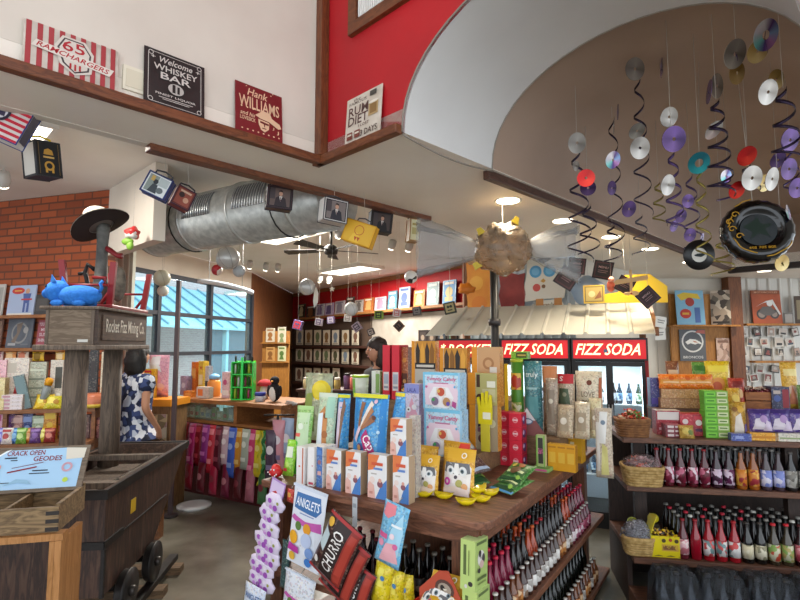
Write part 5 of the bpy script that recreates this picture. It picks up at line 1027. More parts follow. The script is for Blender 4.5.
# purple and red cartons, round tins, green bar box, yellow cartons
p = TB.w(lx+s*1.4, ly+.13, .9)
def free(lx_, ly_, z, w, d, h, name, label, cat, cols, D=(), rz=0., group=None, sided=None):
    m_ = MB(); box6(m_, w, d, h, *cols); m_.decor(D, w, h, 0)
    if sided: m_.X = Matrix.Translation((w/2, d/2, 0)) @ Matrix.Rotation(R(90), 4, 'Z'); m_.decor(sided, d, h, 0)
    return one(m_, name, label, cat, TB.w(lx_, ly_, z), TB.yaw+R(rz), 0, 0, group)
def pl(px, py, z=.9): return TB.loc(onz(px, py, z))
x, y = pl(545, 462); free(x, y, .9, .07, .07, .115, 'berry_carton', 'lower purple and red berry carton behind the green bar box', 'carton', ('#6a3a78', '#8a2838', '#54306a'), [('c', .5, .6, .3, '#b8283a'), ('c', .3, .3, .2, '#a88ac0'), ('r', .5, .95, .1, .4, '#d8d0d8')], 8)
free(x, y, 1.0155, .07, .07, .06, 'berry_carton', 'upper purple and red berry carton behind the green bar box', 'carton', ('#b8243a', '#6a3a78', '#54306a'), [('c', .25, .5, .2, '#4a2a68'), ('c', .75, .5, .2, '#4a2a68'), ('r', .35, .65, .3, .7, '#d84a4a')], 8)
x, y = pl(560, 464); m_ = MB(); free(x, y, .9, .055, .05, .06, 'berry_carton', 'small crimson carton under the round red tin', 'carton', ('#a81f3c', '#7a1f38', '#8a2a4a'), [('r', .1, .4, .1, .9, '#c9c0b4'), ('c', .7, .5, .2, '#5a2a48')], 5)
m_ = MB(); m_.lathe([(.035, 0), (.036, .045)], mat('#b51f30', .35), 20); t = one(m_, 'round_tin', 'round red tin with a lid on the crimson carton', 'tin', TB.w(x, y+.025, .961), TB.yaw); m_ = MB(); m_.lathe([(.038, .045), (.038, .058), (.03, .062)], mat('#d12a3a', .3), 20); m_.build('lid', t)
x, y = pl(541, 471); free(x, y, .925, .052, .045, .185, 'bar_display_box', 'upright green snack bar box with a dark window and pink lettering', 'carton', ('#a9b87a', '#c4c09a', '#b9c48a'), [('r', .22, .78, .1, .92, '#3a3630'), ('t', 'PEANUT', .5, .5, .62, .16, '#d86a9a', 0, R(90)), ('r', .0, .14, 0, 1, '#7fae4a'), ('r', .86, 1, 0, 1, '#7fae4a')], 4)
m_ = MB(); m_.box(-.05, .055, -.03, .07, 0, .02, mat('#8fb86a', .5)); m_.rect(-.04, .045, .004, .017, -.0306, '#c9608a'); one(m_, 'bar_tray', 'low green tray under the upright snack bar box', 'tray', TB.w(x, y, .901), TB.yaw)
for i in range(3):
    p_ = TB.loc(TB.pt(548+9*i, 1.10+.0*i)); free(p_[0]-.0, 1.12, .9, .055, .05, .155, 'yellow_carton', '%s yellow carton from the left in the row behind the lidded yellow box' % ORD[i], 'carton', ('#d99a1c', '#b87f14', '#e0ab3a'), [('r', .1, .9, .86, .92, '#b8781a'), ('r', .15, .85, .3, .7, '#e0b03c')], 0, 'yellow cartons')
x, y = pl(577, 463); t = thing('yellow_display_box', 'yellow candy display box with a wide lid at the right edge of the table', 'candy box', TB.w(x-.03, y-.0, .9), TB.yaw); YD = mat('#d9a520', .4)
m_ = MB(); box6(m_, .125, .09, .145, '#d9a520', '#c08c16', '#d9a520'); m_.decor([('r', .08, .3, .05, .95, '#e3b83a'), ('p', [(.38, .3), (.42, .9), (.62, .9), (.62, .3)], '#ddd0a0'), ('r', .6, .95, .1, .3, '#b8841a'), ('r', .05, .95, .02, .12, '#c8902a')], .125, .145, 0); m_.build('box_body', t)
m_ = MB(); m_.box(-.08, .08, -.015, .105, .146, .178, YD); m_.decor([], 1, 1, 0); m_.rect(-.06, .06, .155, .17, -.0157, '#c88a1c'); m_.build('lid', t)
# lying bags by the corner
def lying(px, py, z, w, h, tk, name, label, body, D, rz, rx=-82., cat='candy bag', seal=None):
    p = onz(px, py, z); _sd[0] += 1; m_ = MB(); m_.bag(w, h, tk, pr(body['hex'], .28), seal, sd=_sd[0], wr=.25); m_.decor(D, w, h, 0, .0008); return one(m_, name, label, cat, (p.x, p.y, z+tk*.45), R(rz), R(rx))
GN = mat('#3f7a34', .28)
GD_ = [('r', .06, .94, .06, .2, '#1f4a24'), ('r', .1, .9, .3, .62, '#2a5a2a'), ('r', .16, .84, .4, .52, '#c9d49a'), ('c', .25, .78, .1, '#d8c25a'), ('c', .6, .76, .12, '#a8683a'), ('c', .8, .2, .08, '#8fb84a')]
lying(482, 489, .90, .15, .21, .045, 'green_candy_bag', 'dark green bag with pale lettering lying beside the yellow sweets', GN, GD_, 38, -66); lying(500, 495, .90, .16, .17, .04, 'green_candy_bag', 'green bag with a blue edge lying at the table edge', GN, [('r', 0, 1, .0, .12, '#5a9ad0')]+GD_, -58, -74)
lying(508, 486, .935, .15, .17, .035, 'green_candy_bag', 'green bag with brown pictures lying on top near the pink-red cubes', GN, GD_+[('c', .5, .5, .2, '#6a4a2c')], -48, -66); lying(484, 476, .955, .14, .24, .045, 'brown_candy_bag', 'dark brown bag lying across the green bags', mat('#4a3230', .3), [('r', .05, .95, .05, .12, '#a8b8d0'), ('r', .2, .8, .4, .6, '#6a4a3c')], 42, -60)
lying(476, 462, .96, .13, .17, .045, 'striped_candy_bag', 'grey and red striped bag lying below the orange spined boxes', mat('#8d7f7a', .3), [('r', 0, 1, .1, .3, '#b8404a'), ('p', [(.3, .4), (.5, .3), (.7, .4), (.7, .65), (.5, .75), (.3, .65)], '#dcd8d4'), ('r', .4, .6, .46, .58, '#6a7a90'), ('r', 0, 1, .8, .95, '#b8404a')], 50, -45)
lying(490, 455, .985, .12, .15, .04, 'striped_candy_bag', 'white and green tagged bag lying below the left stack of cubes', mat('#b5aca8', .3), [('p', [(.3, .3), (.5, .2), (.7, .3), (.7, .6), (.5, .7), (.3, .6)], '#e4e2e0'), ('p', [(.0, .7), (.4, 1), (1, 1), (1, .75)], '#6f9a4a'), ('r', .4, .6, .36, .5, '#5a6a84')], 24, -40)
lying(471, 470, .93, .10, .14, .035, 'orange_candy_bag', 'small orange bag tucked beside the right cat face pouch', mat('#c8642a', .3), [('c', .5, .5, .25, '#d8a050')], 60, -45)
lying(598, 457, .905, .08, .10, .02, 'white_pouch', 'small white pouch lying at the far right edge of the table', mat('#d5d2cf', .3), [('r', .2, .8, .3, .6, '#b0aaa6')], -70, -80)
# ---------- things hung on the front of the table ----------
HF = Frame(TB.w(0, -.035), TB.yaw)
def hung(px, pyt, w, h, tk, name, label, body, D, ry=0., ly=0., rx=0., rz=0., cat='candy bag', seal=None, group=None):
    """bag hanging by its top edge"""
    p = HF.pt(px, ly); p.z = at(px, pyt, p.y).z; t = thing(name, label, cat, p, HF.yaw+R(rz), R(rx), R(ry), group); _sd[0] += 1
    m_ = MB(); m_.X = Matrix.Translation((0, 0, -h)); m_.bag(w, h, tk, pr(body['hex'], .28), seal, sd=_sd[0]); m_.decor(D, w, h, 0, .0008); m_.build('bag', t)
    k = MB(); k.tube([(0, 0, -.006), (0, .012, .012), (0, .03, .02)], .0022, mat('#8d8a86', .3, .8), 5); k.build('hook', t); return t
LAV = '#c9a9d8'
p = HF.pt(283, -.01); p.z = at(283, 481, p.y).z
t = thing('candy_strip', 'hanging strip of purple and white candy pouches at the left corner of the table', 'candy strip', p, HF.yaw+R(4), R(4), R(18))
m_ = MB(); m_.prism([(-.055, 0), (.045, 0), (.05, -.62), (-.055, -.62)], .0, .002, mat('#b48ac8', .35)); m_.rect(-.05, .04, -.09, -.01, -.001, '#d6c4e2'); m_.poly([(-.05, -.09), (-.01, -.06), (.03, -.1)], -.0018, '#c23a3a'); m_.build('backing_card', t)
for i in range(7):
    for s in ((0,) if i < 3 else (0, 1)):
        m_ = MB(); m_.X = Matrix.Translation((.0+s*.055+(-.01 if i % 2 else .01), -.012-.0*s, -.12-.075*i)); m_.ell((0, 0, 0), (.07, .018, .052), mat('#dccfe4', .25), 18, 12, lambda x, y, z, i=i: 1+.08*sin(7*x+i)+.07*sin(8*z+2*i))
        for x, z, r_, c in ((-.025, .01, .014, '#a45ab8'), (.02, -.015, .016, '#9a4fae'), (.005, .02, .012, '#e8e0ea'), (-.01, -.02, .012, '#c78ad0'), (.03, .015, .009, '#9aa04a')): m_.disc(x, z, r_, r_, -.0155*sqrt(max(.1, 1-(x/.07)**2-(z/.052)**2))-.0045, c, 10)
        m_.build('pouch', t)
NIB = [('r', 0, 1, .0, 1, '#dfe3ec'), ('p', [(.08, .7), (.12, .9), (.85, .92), (.92, .76), (.8, .68)], '#3f6fa8'), ('t', 'ANIGLETS', .5, .8, .72, .11, '#eef2f6'), ('r', .3, .75, .655, .67, '#8a9ac0'), ('p', [(.0, .56), (.1, .62), (.5, .58), (.95, .62), (.98, .5), (.6, .5)], '#c25aa8'), ('c', .3, .5, .1, '#5a7a3a'), ('c', .58, .5, .12, '#e09a2a'), ('c', .18, .34, .15, '#e8a82a'), ('c', .6, .36, .16, '#b8c4e0'), ('c', .72, .22, .12, '#7a9ad0'), ('p', [(.02, .16), (.06, .26), (.4, .24), (.42, .16)], '#b83a9a'), ('c', .2, .1, .1, '#e0b03a'), ('c', .7, .1, .1, '#3f7ac4'), ('r', .0, 1, .97, 1, '#cdd4e2')]
hung(314, 488, .225, .40, .03, 'white_candy_bag', 'white hanging candy bag with blue block lettering and fruit', mat('#dde1ea', .3), NIB, 8, -.02); hung(305, 574, .21, .3, .03, 'white_candy_bag', 'second white fruit candy bag hanging lower behind the first', mat('#dde1ea', .3), NIB[4:], 8, .0)
hung(262, 586, .16, .2, .03, 'white_candy_bag', 'white candy bag at the bottom left below the purple strip', mat('#cfd9ea', .3), [('t', 'ANIGLETS', .5, .72, .8, .16, '#2f5f98'), ('r', .1, .9, .2, .5, '#c25aa8')], 8, -.03)
DKB = mat('#3a2422', .25)
CR = [('r', .28, .74, .05, .95, '#2a1a18'), ('t', 'CHURRO', .5, .5, 1.0, .2, '#e6e2de', 0, R(90)), ('r', .72, .96, .05, .95, '#8a2a22'), ('r', .76, .92, .1, .9, '#a83a2c'), ('p', [(.02, .45), (.05, .75), (.26, .7), (.26, .4)], '#b8c8cc'), ('c', .14, .86, .1, '#d8a83a'), ('c', .14, .2, .08, '#d8d4d0'), ('r', 0, 1, .955, 1, '#a02c2c'), ('r', 0, 1, 0, .05, '#a02c2c')]
hung(350, 522, .205, .31, .06, 'dark_snack_bag', 'top dark brown snack bag with white letters hanging tilted', DKB, CR, 27, -.09); hung(358, 541, .2, .3, .05, 'dark_snack_bag', 'second dark brown snack bag behind the top one', DKB, CR, 27, -.05, 0); hung(364, 566, .18, .25, .05, 'dark_snack_bag', 'lowest dark brown snack bag at the bottom of the picture', DKB, CR, 20, -.02)
hung(398, 504, .135, .28, .03, 'blue_candy_bag', 'sky blue and pink hanging candy bag below the table edge', mat('#6fb4d8', .28), [('p', [(.05, .78), (.1, .97), (.5, .97), (.55, .84), (.3, .74)], '#e0808a'), ('p', [(.4, .2), (.5, .6), (.85, .9), (.95, .6), (.9, .2)], '#a8d4e8'), ('r', .04, .4, .42, .5, '#d05a8a'), ('p', [(.2, .05), (.4, .36), (.75, .4), (.95, .1)], '#e3a8b0'), ('c', .2, .34, .12, '#e090a8'), ('c', .6, .5, .1, '#f0d8dc'), ('c', .78, .36, .1, '#d86a9a'), ('r', .5, .9, .66, .7, '#eef4f6')], 13, -.05)
YW = mat('#ddc71e', .3)
for i, (px, py, ry, lb) in enumerate([(386, 563, 10, 'left yellow pouch hanging below the sky blue bag'), (396, 570, 2, 'middle yellow pouch hanging below the sky blue bag'), (404, 574, -6, 'right yellow pouch hanging below the sky blue bag')]): hung(px, py, .10, .2, .05, 'yellow_pouch', lb, YW, [('p', [(.2, .5), (.3, .9), (.6, .9), (.7, .5)], '#e8da5a'), ('c', .6, .7, .12, '#4f86b8'), ('r', .1, .5, .1, .3, '#c9b010')], ry, .02+i*.03)
p = HF.pt(356, -.0); p.z = at(356, 497, p.y).z; m_ = MB(); m_.box(-.014, .014, 0, .002, -.14, 0, mat('#b9bcc0', .3)); m_.rect(-.01, .01, -.05, -.03, -.001, '#8f959c'); one(m_, 'price_strip', 'narrow grey price strip hanging from the table edge above the dark bags', 'price strip', p, HF.yaw)
for px, py, w, h, c, lb in ((294, 489, .05, .07, '#c23a2a', 'small red pouch hanging between the purple strip and the white bag'), (291, 540, .06, .25, '#2a4a4a', 'dark teal packet hanging behind the purple strip')): hung(px, py, w, h, .02, 'small_pouch', lb, mat(c, .35), [('c', .5, .6, .25, '#d8a04a')] if c == '#c23a2a' else [], 4, .02)
# ---------- boxes on the corner of the middle shelf ----------
GC, GC2 = '#b9cf7a', '#a3b86a'
COW = [('r', .1, .9, .9, .96, '#5a6a3a'), ('c', .45, .62, .26, .16, '#d8d4cc'), ('c', .36, .72, .1, .07, '#3a3432'), ('c', .62, .6, .12, .1, '#4a4240'), ('c', .48, .5, .16, .08, '#c9a9a0'), ('c', .4, .64, .03, .02, '#1a1818'), ('r', .15, .85, .2, .26, '#5a6a3a'), ('r', .2, .8, .12, .15, '#7a8a4a'), ('c', .25, .4, .1, .05, '#3a3432')]
COWS = [('r', .2, .4, .3, .9, '#5a6a3a'), ('c', .7, .14, .16, .05, '#3a3432'), ('c', .4, .08, .1, .04, '#d8d4cc'), ('r', .55, .62, .3, .8, '#7a8a4a')]
def cow(lx_, ly_, z, w, d, h, lb, rz=0., ry=0., rx=0.):
    m_ = MB(); box6(m_, w, d, h, GC, GC2, '#c9dc94'); m_.decor(COWS, w, h, 0); m_.X = Matrix.Translation((w/2, d/2, 0)) @ Matrix.Rotation(R(90), 4, 'Z'); m_.decor(COW, d, h, 0); return one(m_, 'cow_carton', lb, 'candy carton', TB.w(lx_, ly_, z), TB.yaw+R(rz), R(rx), R(ry), 'green cow cartons')
cow(-.065, -.03, .431, .07, .11, .20, 'lower green cow carton standing on the corner of the middle shelf', -4); cow(-.075, -.03, .632, .07, .11, .20, 'upper green cow carton leaning on the lower one under the table corner', -4, 0, -3)
m_ = MB(); box6(m_, .15, .07, .10, '#c3d48a', GC2, '#c9dc94'); m_.decor([('r', .1, .6, .3, .7, '#8fa060'), ('c', .8, .5, .12, '#3a3432')], .15, .1, 0); m_.X = Matrix.Translation((.075, .035, 0)) @ Matrix.Rotation(R(90), 4, 'Z'); m_.decor([('c', .5, .5, .3, .34, '#d8d4cc'), ('c', .4, .65, .16, .14, '#3a3432'), ('c', .6, .35, .14, .12, '#4a4240')], .07, .1, 0)
cow_ = one(m_, 'cow_carton', 'green cow carton lying on its side at the front of the corner shelf', 'candy carton', TB.w(.035, -.10, .431), TB.yaw+R(40), 0, 0, 'green cow cartons')
t = thing('candy_tray', 'orange and red cardboard tray of cat face pouches on the shelf corner', 'display tray', TB.w(-.235, -.13, .431), TB.yaw-R(6)); RO = mat('#c8321f', .4); m_ = MB()
m_.box(-.11, .15, -.05, -.046, 0, .07, RO); m_.box(-.11, -.106, -.046, .12, 0, .10, RO); m_.box(.146, .15, -.046, .12, 0, .09, mat('#d8742a', .4)); m_.box(-.106, .146, -.046, .12, 0, .005, RO); m_.rect(-.1, .14, .05, .068, -.0506, '#dd8a2a'); m_.build('tray', t)
m_ = MB(); m_.prism([(-.106, 0), (.146, 0), (.146, .1), (.05, .25), (-.0, .24), (-.106, .14)], .121, .125, mat('#b8503a', .4)); m_.disc(.03, .17, .05, .04, .1203, '#5a4038', 16); m_.disc(.03, .17, .035, .026, .1197, '#a89a8a', 16); m_.disc(.02, .175, .012, .012, .119, '#2a2420', 10); m_.build('back_card', t)
for i, (x, y, rz, rx, lb) in enumerate([(.05, -.02, 4, -50, 'front cat face pouch lying in the orange tray'), (-.02, .03, -10, -45, 'middle cat face pouch lying in the orange tray'), (.03, .06, 6, -40, 'back cat face pouch lying in the orange tray')]):
    _sd[0] += 1; m_ = MB(); m_.bag(.17, .2, .03, YP, '#d8742a', sd=_sd[0]); m_.decor(CAT, .17, .2, 0, .0008); M_ = Matrix.Rotation(t.rotation_euler[2], 4, 'Z'); v = M_ @ Vector((x, y, .02+.018*i)); one(m_, 'cat_face_pouch', lb, 'candy pouch', (t.location[0]+v.x, t.location[1]+v.y, t.location[2]+v.z), t.rotation_euler[2]+R(rz), R(rx))
# ================= bottles =================
def bottle_meshes(h, r, liq, cap, lab, rr=.10, lz=(.18, .46), neck=.36):
    b = MB(); b.lathe([(r*.92, 0), (r, .006), (r, h*.5), (r*.9, h*.58), (r*neck*1.1, h*.78), (r*neck, h*.95), (r*neck, h*.965)], mat(liq, rr, coat=.5), 12)
    c = MB(); c.lathe([(r*.46, h*.945), (r*.48, h*.96), (r*.42, h), (0, h)], mat(cap, .35, .2), 10)
    l = None
    if lab: l = MB(); l.lathe([(r*1.012, h*lz[0]), (r*1.012, h*lz[1])], lab if not isinstance(lab, str) else mat(lab, .5), 12)
    return b.mesh('bottle_glass'), c.mesh('cap'), (l.mesh('label') if l else None)
BK_ = {}
def bottle(kind, loc, label, group, name='soda_bottle', rz=0., full=True):
    b, c, l = BK_[kind]; t = thing(name, label, 'bottle', loc, rz, group=group)
    for n_, me in (('glass', b), ('cap', c), ('label', l)):
        if me is None: continue
        o = bpy.data.objects.new(n_, me); COL.objects.link(o); o.parent = t
    return t
def kind(k, *a, **q): BK_[k] = bottle_meshes(*a, **q)
H_, R_ = .235, .031
P2 = lambda *c: busy(list(c), 45, .45)
kind('magenta', H_, R_, '#7d1035', '#c4203c', None); kind('dark', H_, R_, '#150b0c', '#3a3634', None); kind('darkred', H_, R_, '#150b0c', '#a01f28', None); kind('orange', H_, R_, '#a83a10', '#c05a28', None); kind('cherry', H_, R_, '#5a0c18', '#b51f2c', None)
kind('small', .15, .028, '#3a2018', '#c8c4bc', P2('#d8d4d0', '#b9b2ac', '#8a6f5c', '#e2dfdb', '#9a948e'), lz=(.12, .5), neck=.4); kind('smallbrown', .15, .028, '#6a3818', '#c8c4bc', P2('#b8783a', '#8a5428', '#d0b08a'), lz=(.12, .5), neck=.4); kind('smallpink', .15, .028, '#5a1a2c', '#c8c4bc', P2('#d8c8cc', '#a85a74', '#8a2f4a', '#e0d8d8'), lz=(.12, .5), neck=.4)
kind('greenblack', H_, R_, '#0d120c', '#b8b48c', None); kind('green', H_, R_, '#26402a', '#a8b890', None); kind('blacklabel', H_, R_, '#0f0a0a', '#6a6258', P2('#2a2422', '#5a4a40', '#8a7a68'), lz=(.15, .45)); kind('purple', H_, R_, '#2a0d18', '#7a1f2c', None)
rnd = random.Random(5)
# middle shelf, right-hand side: three rows of tall bottles behind a row of small ones
seq = ['magenta']*5+['dark']*3+['orange']*2+['darkred']*2+['dark']*5+['orange']*2+['cherry']*2+['magenta']*4
LBT = {'magenta': ('deep pink soda bottles with red caps on the side shelf under the table top', 'pink soda bottles'), 'dark': ('black soda bottle with a dark cap in the rows under the table top', 'black soda bottles'), 'darkred': ('near black soda bottle with a red cap in the rows under the table top', 'red capped black soda bottles'), 'orange': ('orange brown soda bottle in the rows under the table top', 'orange soda bottles'), 'cherry': ('cherry red soda bottle toward the far end of the rows under the table top', 'cherry soda bottles')}
for j in range(3):
    for i, k in enumerate(seq):
        ly = .14+.0725*i
        if ly < .2 and j > 1: continue
        if .0 < ly-(TD-.17): continue
        bottle(k, TB.w(-.085-.07*j-(.0 if j else 0), ly+.004*rnd.random(), .431), LBT[k][0].replace('bottles', 'bottle'), LBT[k][1])
for i in range(25):
    ly = .12+.0655*i; k = 'smallbrown' if i in (3, 4, 14, 15) else ('smallpink' if i > 17 else 'small')
    bottle(k, TB.w(-.015, ly, .431), {'small': 'small white labelled bottle in the front row on the middle shelf edge', 'smallbrown': 'small brown labelled bottle in the front row on the middle shelf edge', 'smallpink': 'small pink labelled bottle at the far end of the middle shelf edge'}[k], 'small bottles along the shelf edge, '+k[5:], 'small_bottle', rnd.random()*6)
# lower shelf, right side
for j in range(2):
    for i in range(23):
        k = 'green' if 3 <= i <= 6 else 'greenblack'
        bottle(k, TB.w(-.07-.075*j, .16+.0725*i, .061), {'green': 'green bottle on the lower shelf under the table', 'greenblack': 'black bottle with a pale cap on the lower shelf under the table'}[k], k+' bottles on the lower shelf')
for i in range(24): bottle('smallbrown' if i % 3 else 'small', TB.w(.015, .16+.068*i, .061), 'small labelled bottle along the lower shelf edge, '+('brown label' if i % 3 else 'white label'), 'small bottles along the lower shelf edge, '+('brown' if i % 3 else 'white'), 'small_bottle', rnd.random()*6)
# under the front of the table
for j in range(2):
    for i in range(8): k = 'purple' if i > 3 else 'blacklabel'; bottle(k, TB.w(-.26-.085*i, .17+.08*j, .431), {'purple': 'dark wine red bottle under the front of the table, beside the leg', 'blacklabel': 'dark labelled bottle under the front of the table, beside the leg'}['purple' if i <= 4 else 'blacklabel'] if 0 else {'purple': 'dark wine red bottle under the front left of the table', 'blacklabel': 'dark labelled bottle under the front of the table, beside the leg'}[k], k+' bottles under the front')
# ================= right-hand rack =================
UF = Frame((1.455, 3.43), R(-10.5)); UL, UD = 1.75, .58
RKX = wood('#6d4632', '#4d2f20', (1, 7, 7), .55); RKY = wood('#3a2820', '#2a1c16', (7, 7, 1), .6)
t = thing('bottle_rack', 'dark wooden bottle rack at the right with candy on its top', 'rack', (*UF.O, 0), UF.yaw)
for nm, z, y0 in (('top_shelf', 1.05, .05), ('upper_shelf', .755, 0), ('middle_shelf', .355, -.12), ): MB().box(0, UL, y0, UD, z-.035, z, RKX).build(nm, t, .004)
MB().box(-.0, .03, .06, UD, 0, .319, RKY).build('end_panel', t); MB().box(UL-.03, UL, .06, UD, 0, .319, RKY).build('end_panel', t)
for z0, z1 in ((.3551, .719), (.7551, 1.014)): MB().box(.10, .175, .22, .28, z0, z1, RKY).build('post', t); MB().box(.99, 1.06, .14, .2, z0, z1, RKY).build('post', t)
MB().box(0, UL, UD, UD+.02, 0, 1.05, RKY).build('back_panel', t); MB().box(0, UL, -.52, .055, 0, .12, RKX).build('plinth', t, .004)
kind('cherryL', H_, R_, '#4a0c18', '#8a1a24', P2('#5a1526', '#b8607a', '#d8c4cc', '#7a1f38'), lz=(.1, .52)); kind('grapeL', H_, R_, '#2a0f1c', '#3a3634', P2('#5a2048', '#c8b4c4', '#3a1830'), lz=(.1, .5)); kind('orangeL', H_, R_, '#8a4a14', '#3a3634', P2('#c87a28', '#d8a84a', '#9a2f38'), lz=(.1, .52)); kind('lilacL', H_, R_, '#3a2a30', '#3a3634', P2('#a8a8d8', '#7a86c4', '#d8d4e4'), lz=(.1, .52)); kind('greyL', H_, R_, '#1a1616', '#4a4644', P2('#a8a49c', '#7a766e', '#c8c4bc', '#5a564e'), lz=(.1, .52)); kind('lemonL', H_, R_, '#8a8c86', '#8a8680', P2('#b8b8b0', '#c8b43a', '#9a9a92'), lz=(.1, .5)); kind('redL', H_, R_, '#1a0f10', '#4a4644', P2('#a82430', '#d8c0bc', '#7a1a24'), lz=(.1, .5))
kind('rackdark', H_, R_, '#0c0a0b', '#8a8680', None); kind('rackredcap', H_, R_, '#120a0b', '#b8283a', None); kind('rackwhitecap', H_, R_, '#120d0c', '#d0ccc4', None); kind('rackamber', H_, R_, '#5a2c12', '#8a8680', None)
kind('palepinkL', H_, R_, '#5a1a24', '#8a1a24', P2('#d8a8ac', '#e0ccc8', '#b86a74'), lz=(.12, .5)); kind('whiteredL', H_, R_, '#9a1420', '#a01f28', P2('#d8d4d0', '#c84a4a', '#6a8a8a', '#e0dcd8'), lz=(.12, .5)); kind('creamL', H_, R_, '#120f0c', '#3a3634', P2('#cfc4a4', '#8a8468', '#d8d0b8'), lz=(.12, .46)); kind('redtopL', H_, R_, '#3a3020', '#c02430', P2('#c8c4a8', '#7a9a4a', '#a89a5a', '#b8442c'), lz=(.1, .5)); kind('pinkredL', H_, R_, '#2a1012', '#4a1a1c', P2('#c8707a', '#d8a0a0', '#a8404c'), lz=(.12, .52)); kind('blueL', H_, R_, '#0c3a78', '#3a3634', P2('#2a7ac4', '#5aa8dc', '#1a4a8a'), lz=(.2, .5)); kind('redliq', H_, R_, '#8a1020', '#8a1a24', None)
FR = {'cherryL': 'crimson labelled', 'grapeL': 'purple labelled', 'orangeL': 'orange labelled', 'lilacL': 'lilac blue labelled', 'greyL': 'grey labelled', 'lemonL': 'clear lemon', 'redL': 'red labelled', 'palepinkL': 'pale pink labelled', 'whiteredL': 'white and red labelled', 'creamL': 'cream labelled black', 'redtopL': 'red topped', 'pinkredL': 'pinkish red labelled', 'blueL': 'bright blue labelled', 'rackdark': 'plain dark', 'rackredcap': 'red capped dark', 'rackwhitecap': 'white capped dark', 'rackamber': 'amber', 'redliq': 'plain red'}
def rack_row(z, nm, y, ks, x0, step=.0705):
    for i, k in enumerate(ks):
        if k is None: continue
        g = '%s soda bottles on the %s of the right rack' % (FR[k], nm); bottle(k, UF.w(x0+step*i, y+.003*rnd.random(), z+.0005), '%s soda bottle standing on the %s of the right rack' % (FR[k], nm), g, 'soda_bottle', rnd.random()*6)
U1 = ['cherryL']*5+['grapeL']*2+['orangeL']*2+['lilacL']*2+['greyL']*3+['lemonL', None, 'redL', 'redL']
rack_row(.755, 'upper shelf', .05, U1, .20)
for r_ in range(1, 6):
    ks = []
    for i in range(17):
        x = .20+.0705*i
        bad = (.93 < x < 1.1 or x < .22) and .08 < .05+.073*r_ < .24
        ks.append(None if bad else ('rackamber' if i in (8, 9) and r_ < 3 else 'rackredcap' if (i+r_) % 5 == 1 and r_ > 3 else 'rackwhitecap' if r_ > 3 and i % 2 else 'rackdark'))
    rack_row(.755, 'upper shelf', .05+.073*r_, ks, .20)
U2 = ['palepinkL', 'redliq', 'whiteredL', 'whiteredL', 'whiteredL', 'creamL', 'creamL', 'redtopL', 'redtopL', 'pinkredL', 'pinkredL', 'pinkredL', 'pinkredL', 'blueL', 'blueL', 'blueL']
rack_row(.355, 'middle shelf', -.07, U2, .30, .0715)
for r_ in range(1, 5):
    y = -.07+.08*r_; rack_row(.355, 'middle shelf', y, [None if (.95 < .30+.0715*i < 1.1 and .09 < y < .24) else ('rackredcap' if (i+r_) % 3 == 0 and i < 8 else 'rackwhitecap' if (i*r_) % 4 == 1 else 'rackdark') for i in range(16)], .30, .0715)
# plastic wrapped packs of dark bottles on the floor
kind('cola', .29, .036, '#0a0808', '#2a2626', None)
for q in range(6):
    x0 = .04+q*.235; t = thing('bottle_multipack', '%s clear wrapped pack of dark bottles from the left below the right rack' % ORD[q], 'bottle pack', UF.w(x0+.10, -.40, .121), UF.yaw+R(3*((-1)**q)), group='wrapped bottle packs')
    b, c, _ = BK_['cola']
    for i in range(3):
        for j in range(2):
            for n_, me in (('bottle', b), ('cap', c)):
                o = bpy.data.objects.new(n_, me); COL.objects.link(o)
                if n_ == 'bottle': o.parent = t; o.location = (-.072+.072*i, -.036+.072*j, 0); par = o
                else: o.parent = par
    m_ = MB(); n = 40; vs = []; prof = [(0, 1.04), (.11, 1.06), (.18, 1.04), (.24, .96), (.298, .8), (.302, .2)]
    for z, s in prof:
        for i in range(n):
            a = 2*pi*i/n; cx = max(-.112, min(.112, .16*cos(a))); cy = max(-.076, min(.076, .13*sin(a))); w_ = 1+.02*sin(9*a+z*40+q)
            vs.append((cx*s*w_, cy*s*w_, z+.004*sin(5*a+q)))
    m_.add(vs, [(j*n+i, j*n+(i+1) % n, (j+1)*n+(i+1) % n, (j+1)*n+i) for j in range(len(prof)-1) for i in range(n)]+[tuple((len(prof)-1)*n+i for i in range(n))], film('#cfd4dc', .035, .12), True); m_.build('clear_wrap', t)
    m_ = MB(); m_.rect(-.08, .07, .06, .12, -.083, mat('#b8bcc4', .4)); m_.build('pack_label', t)
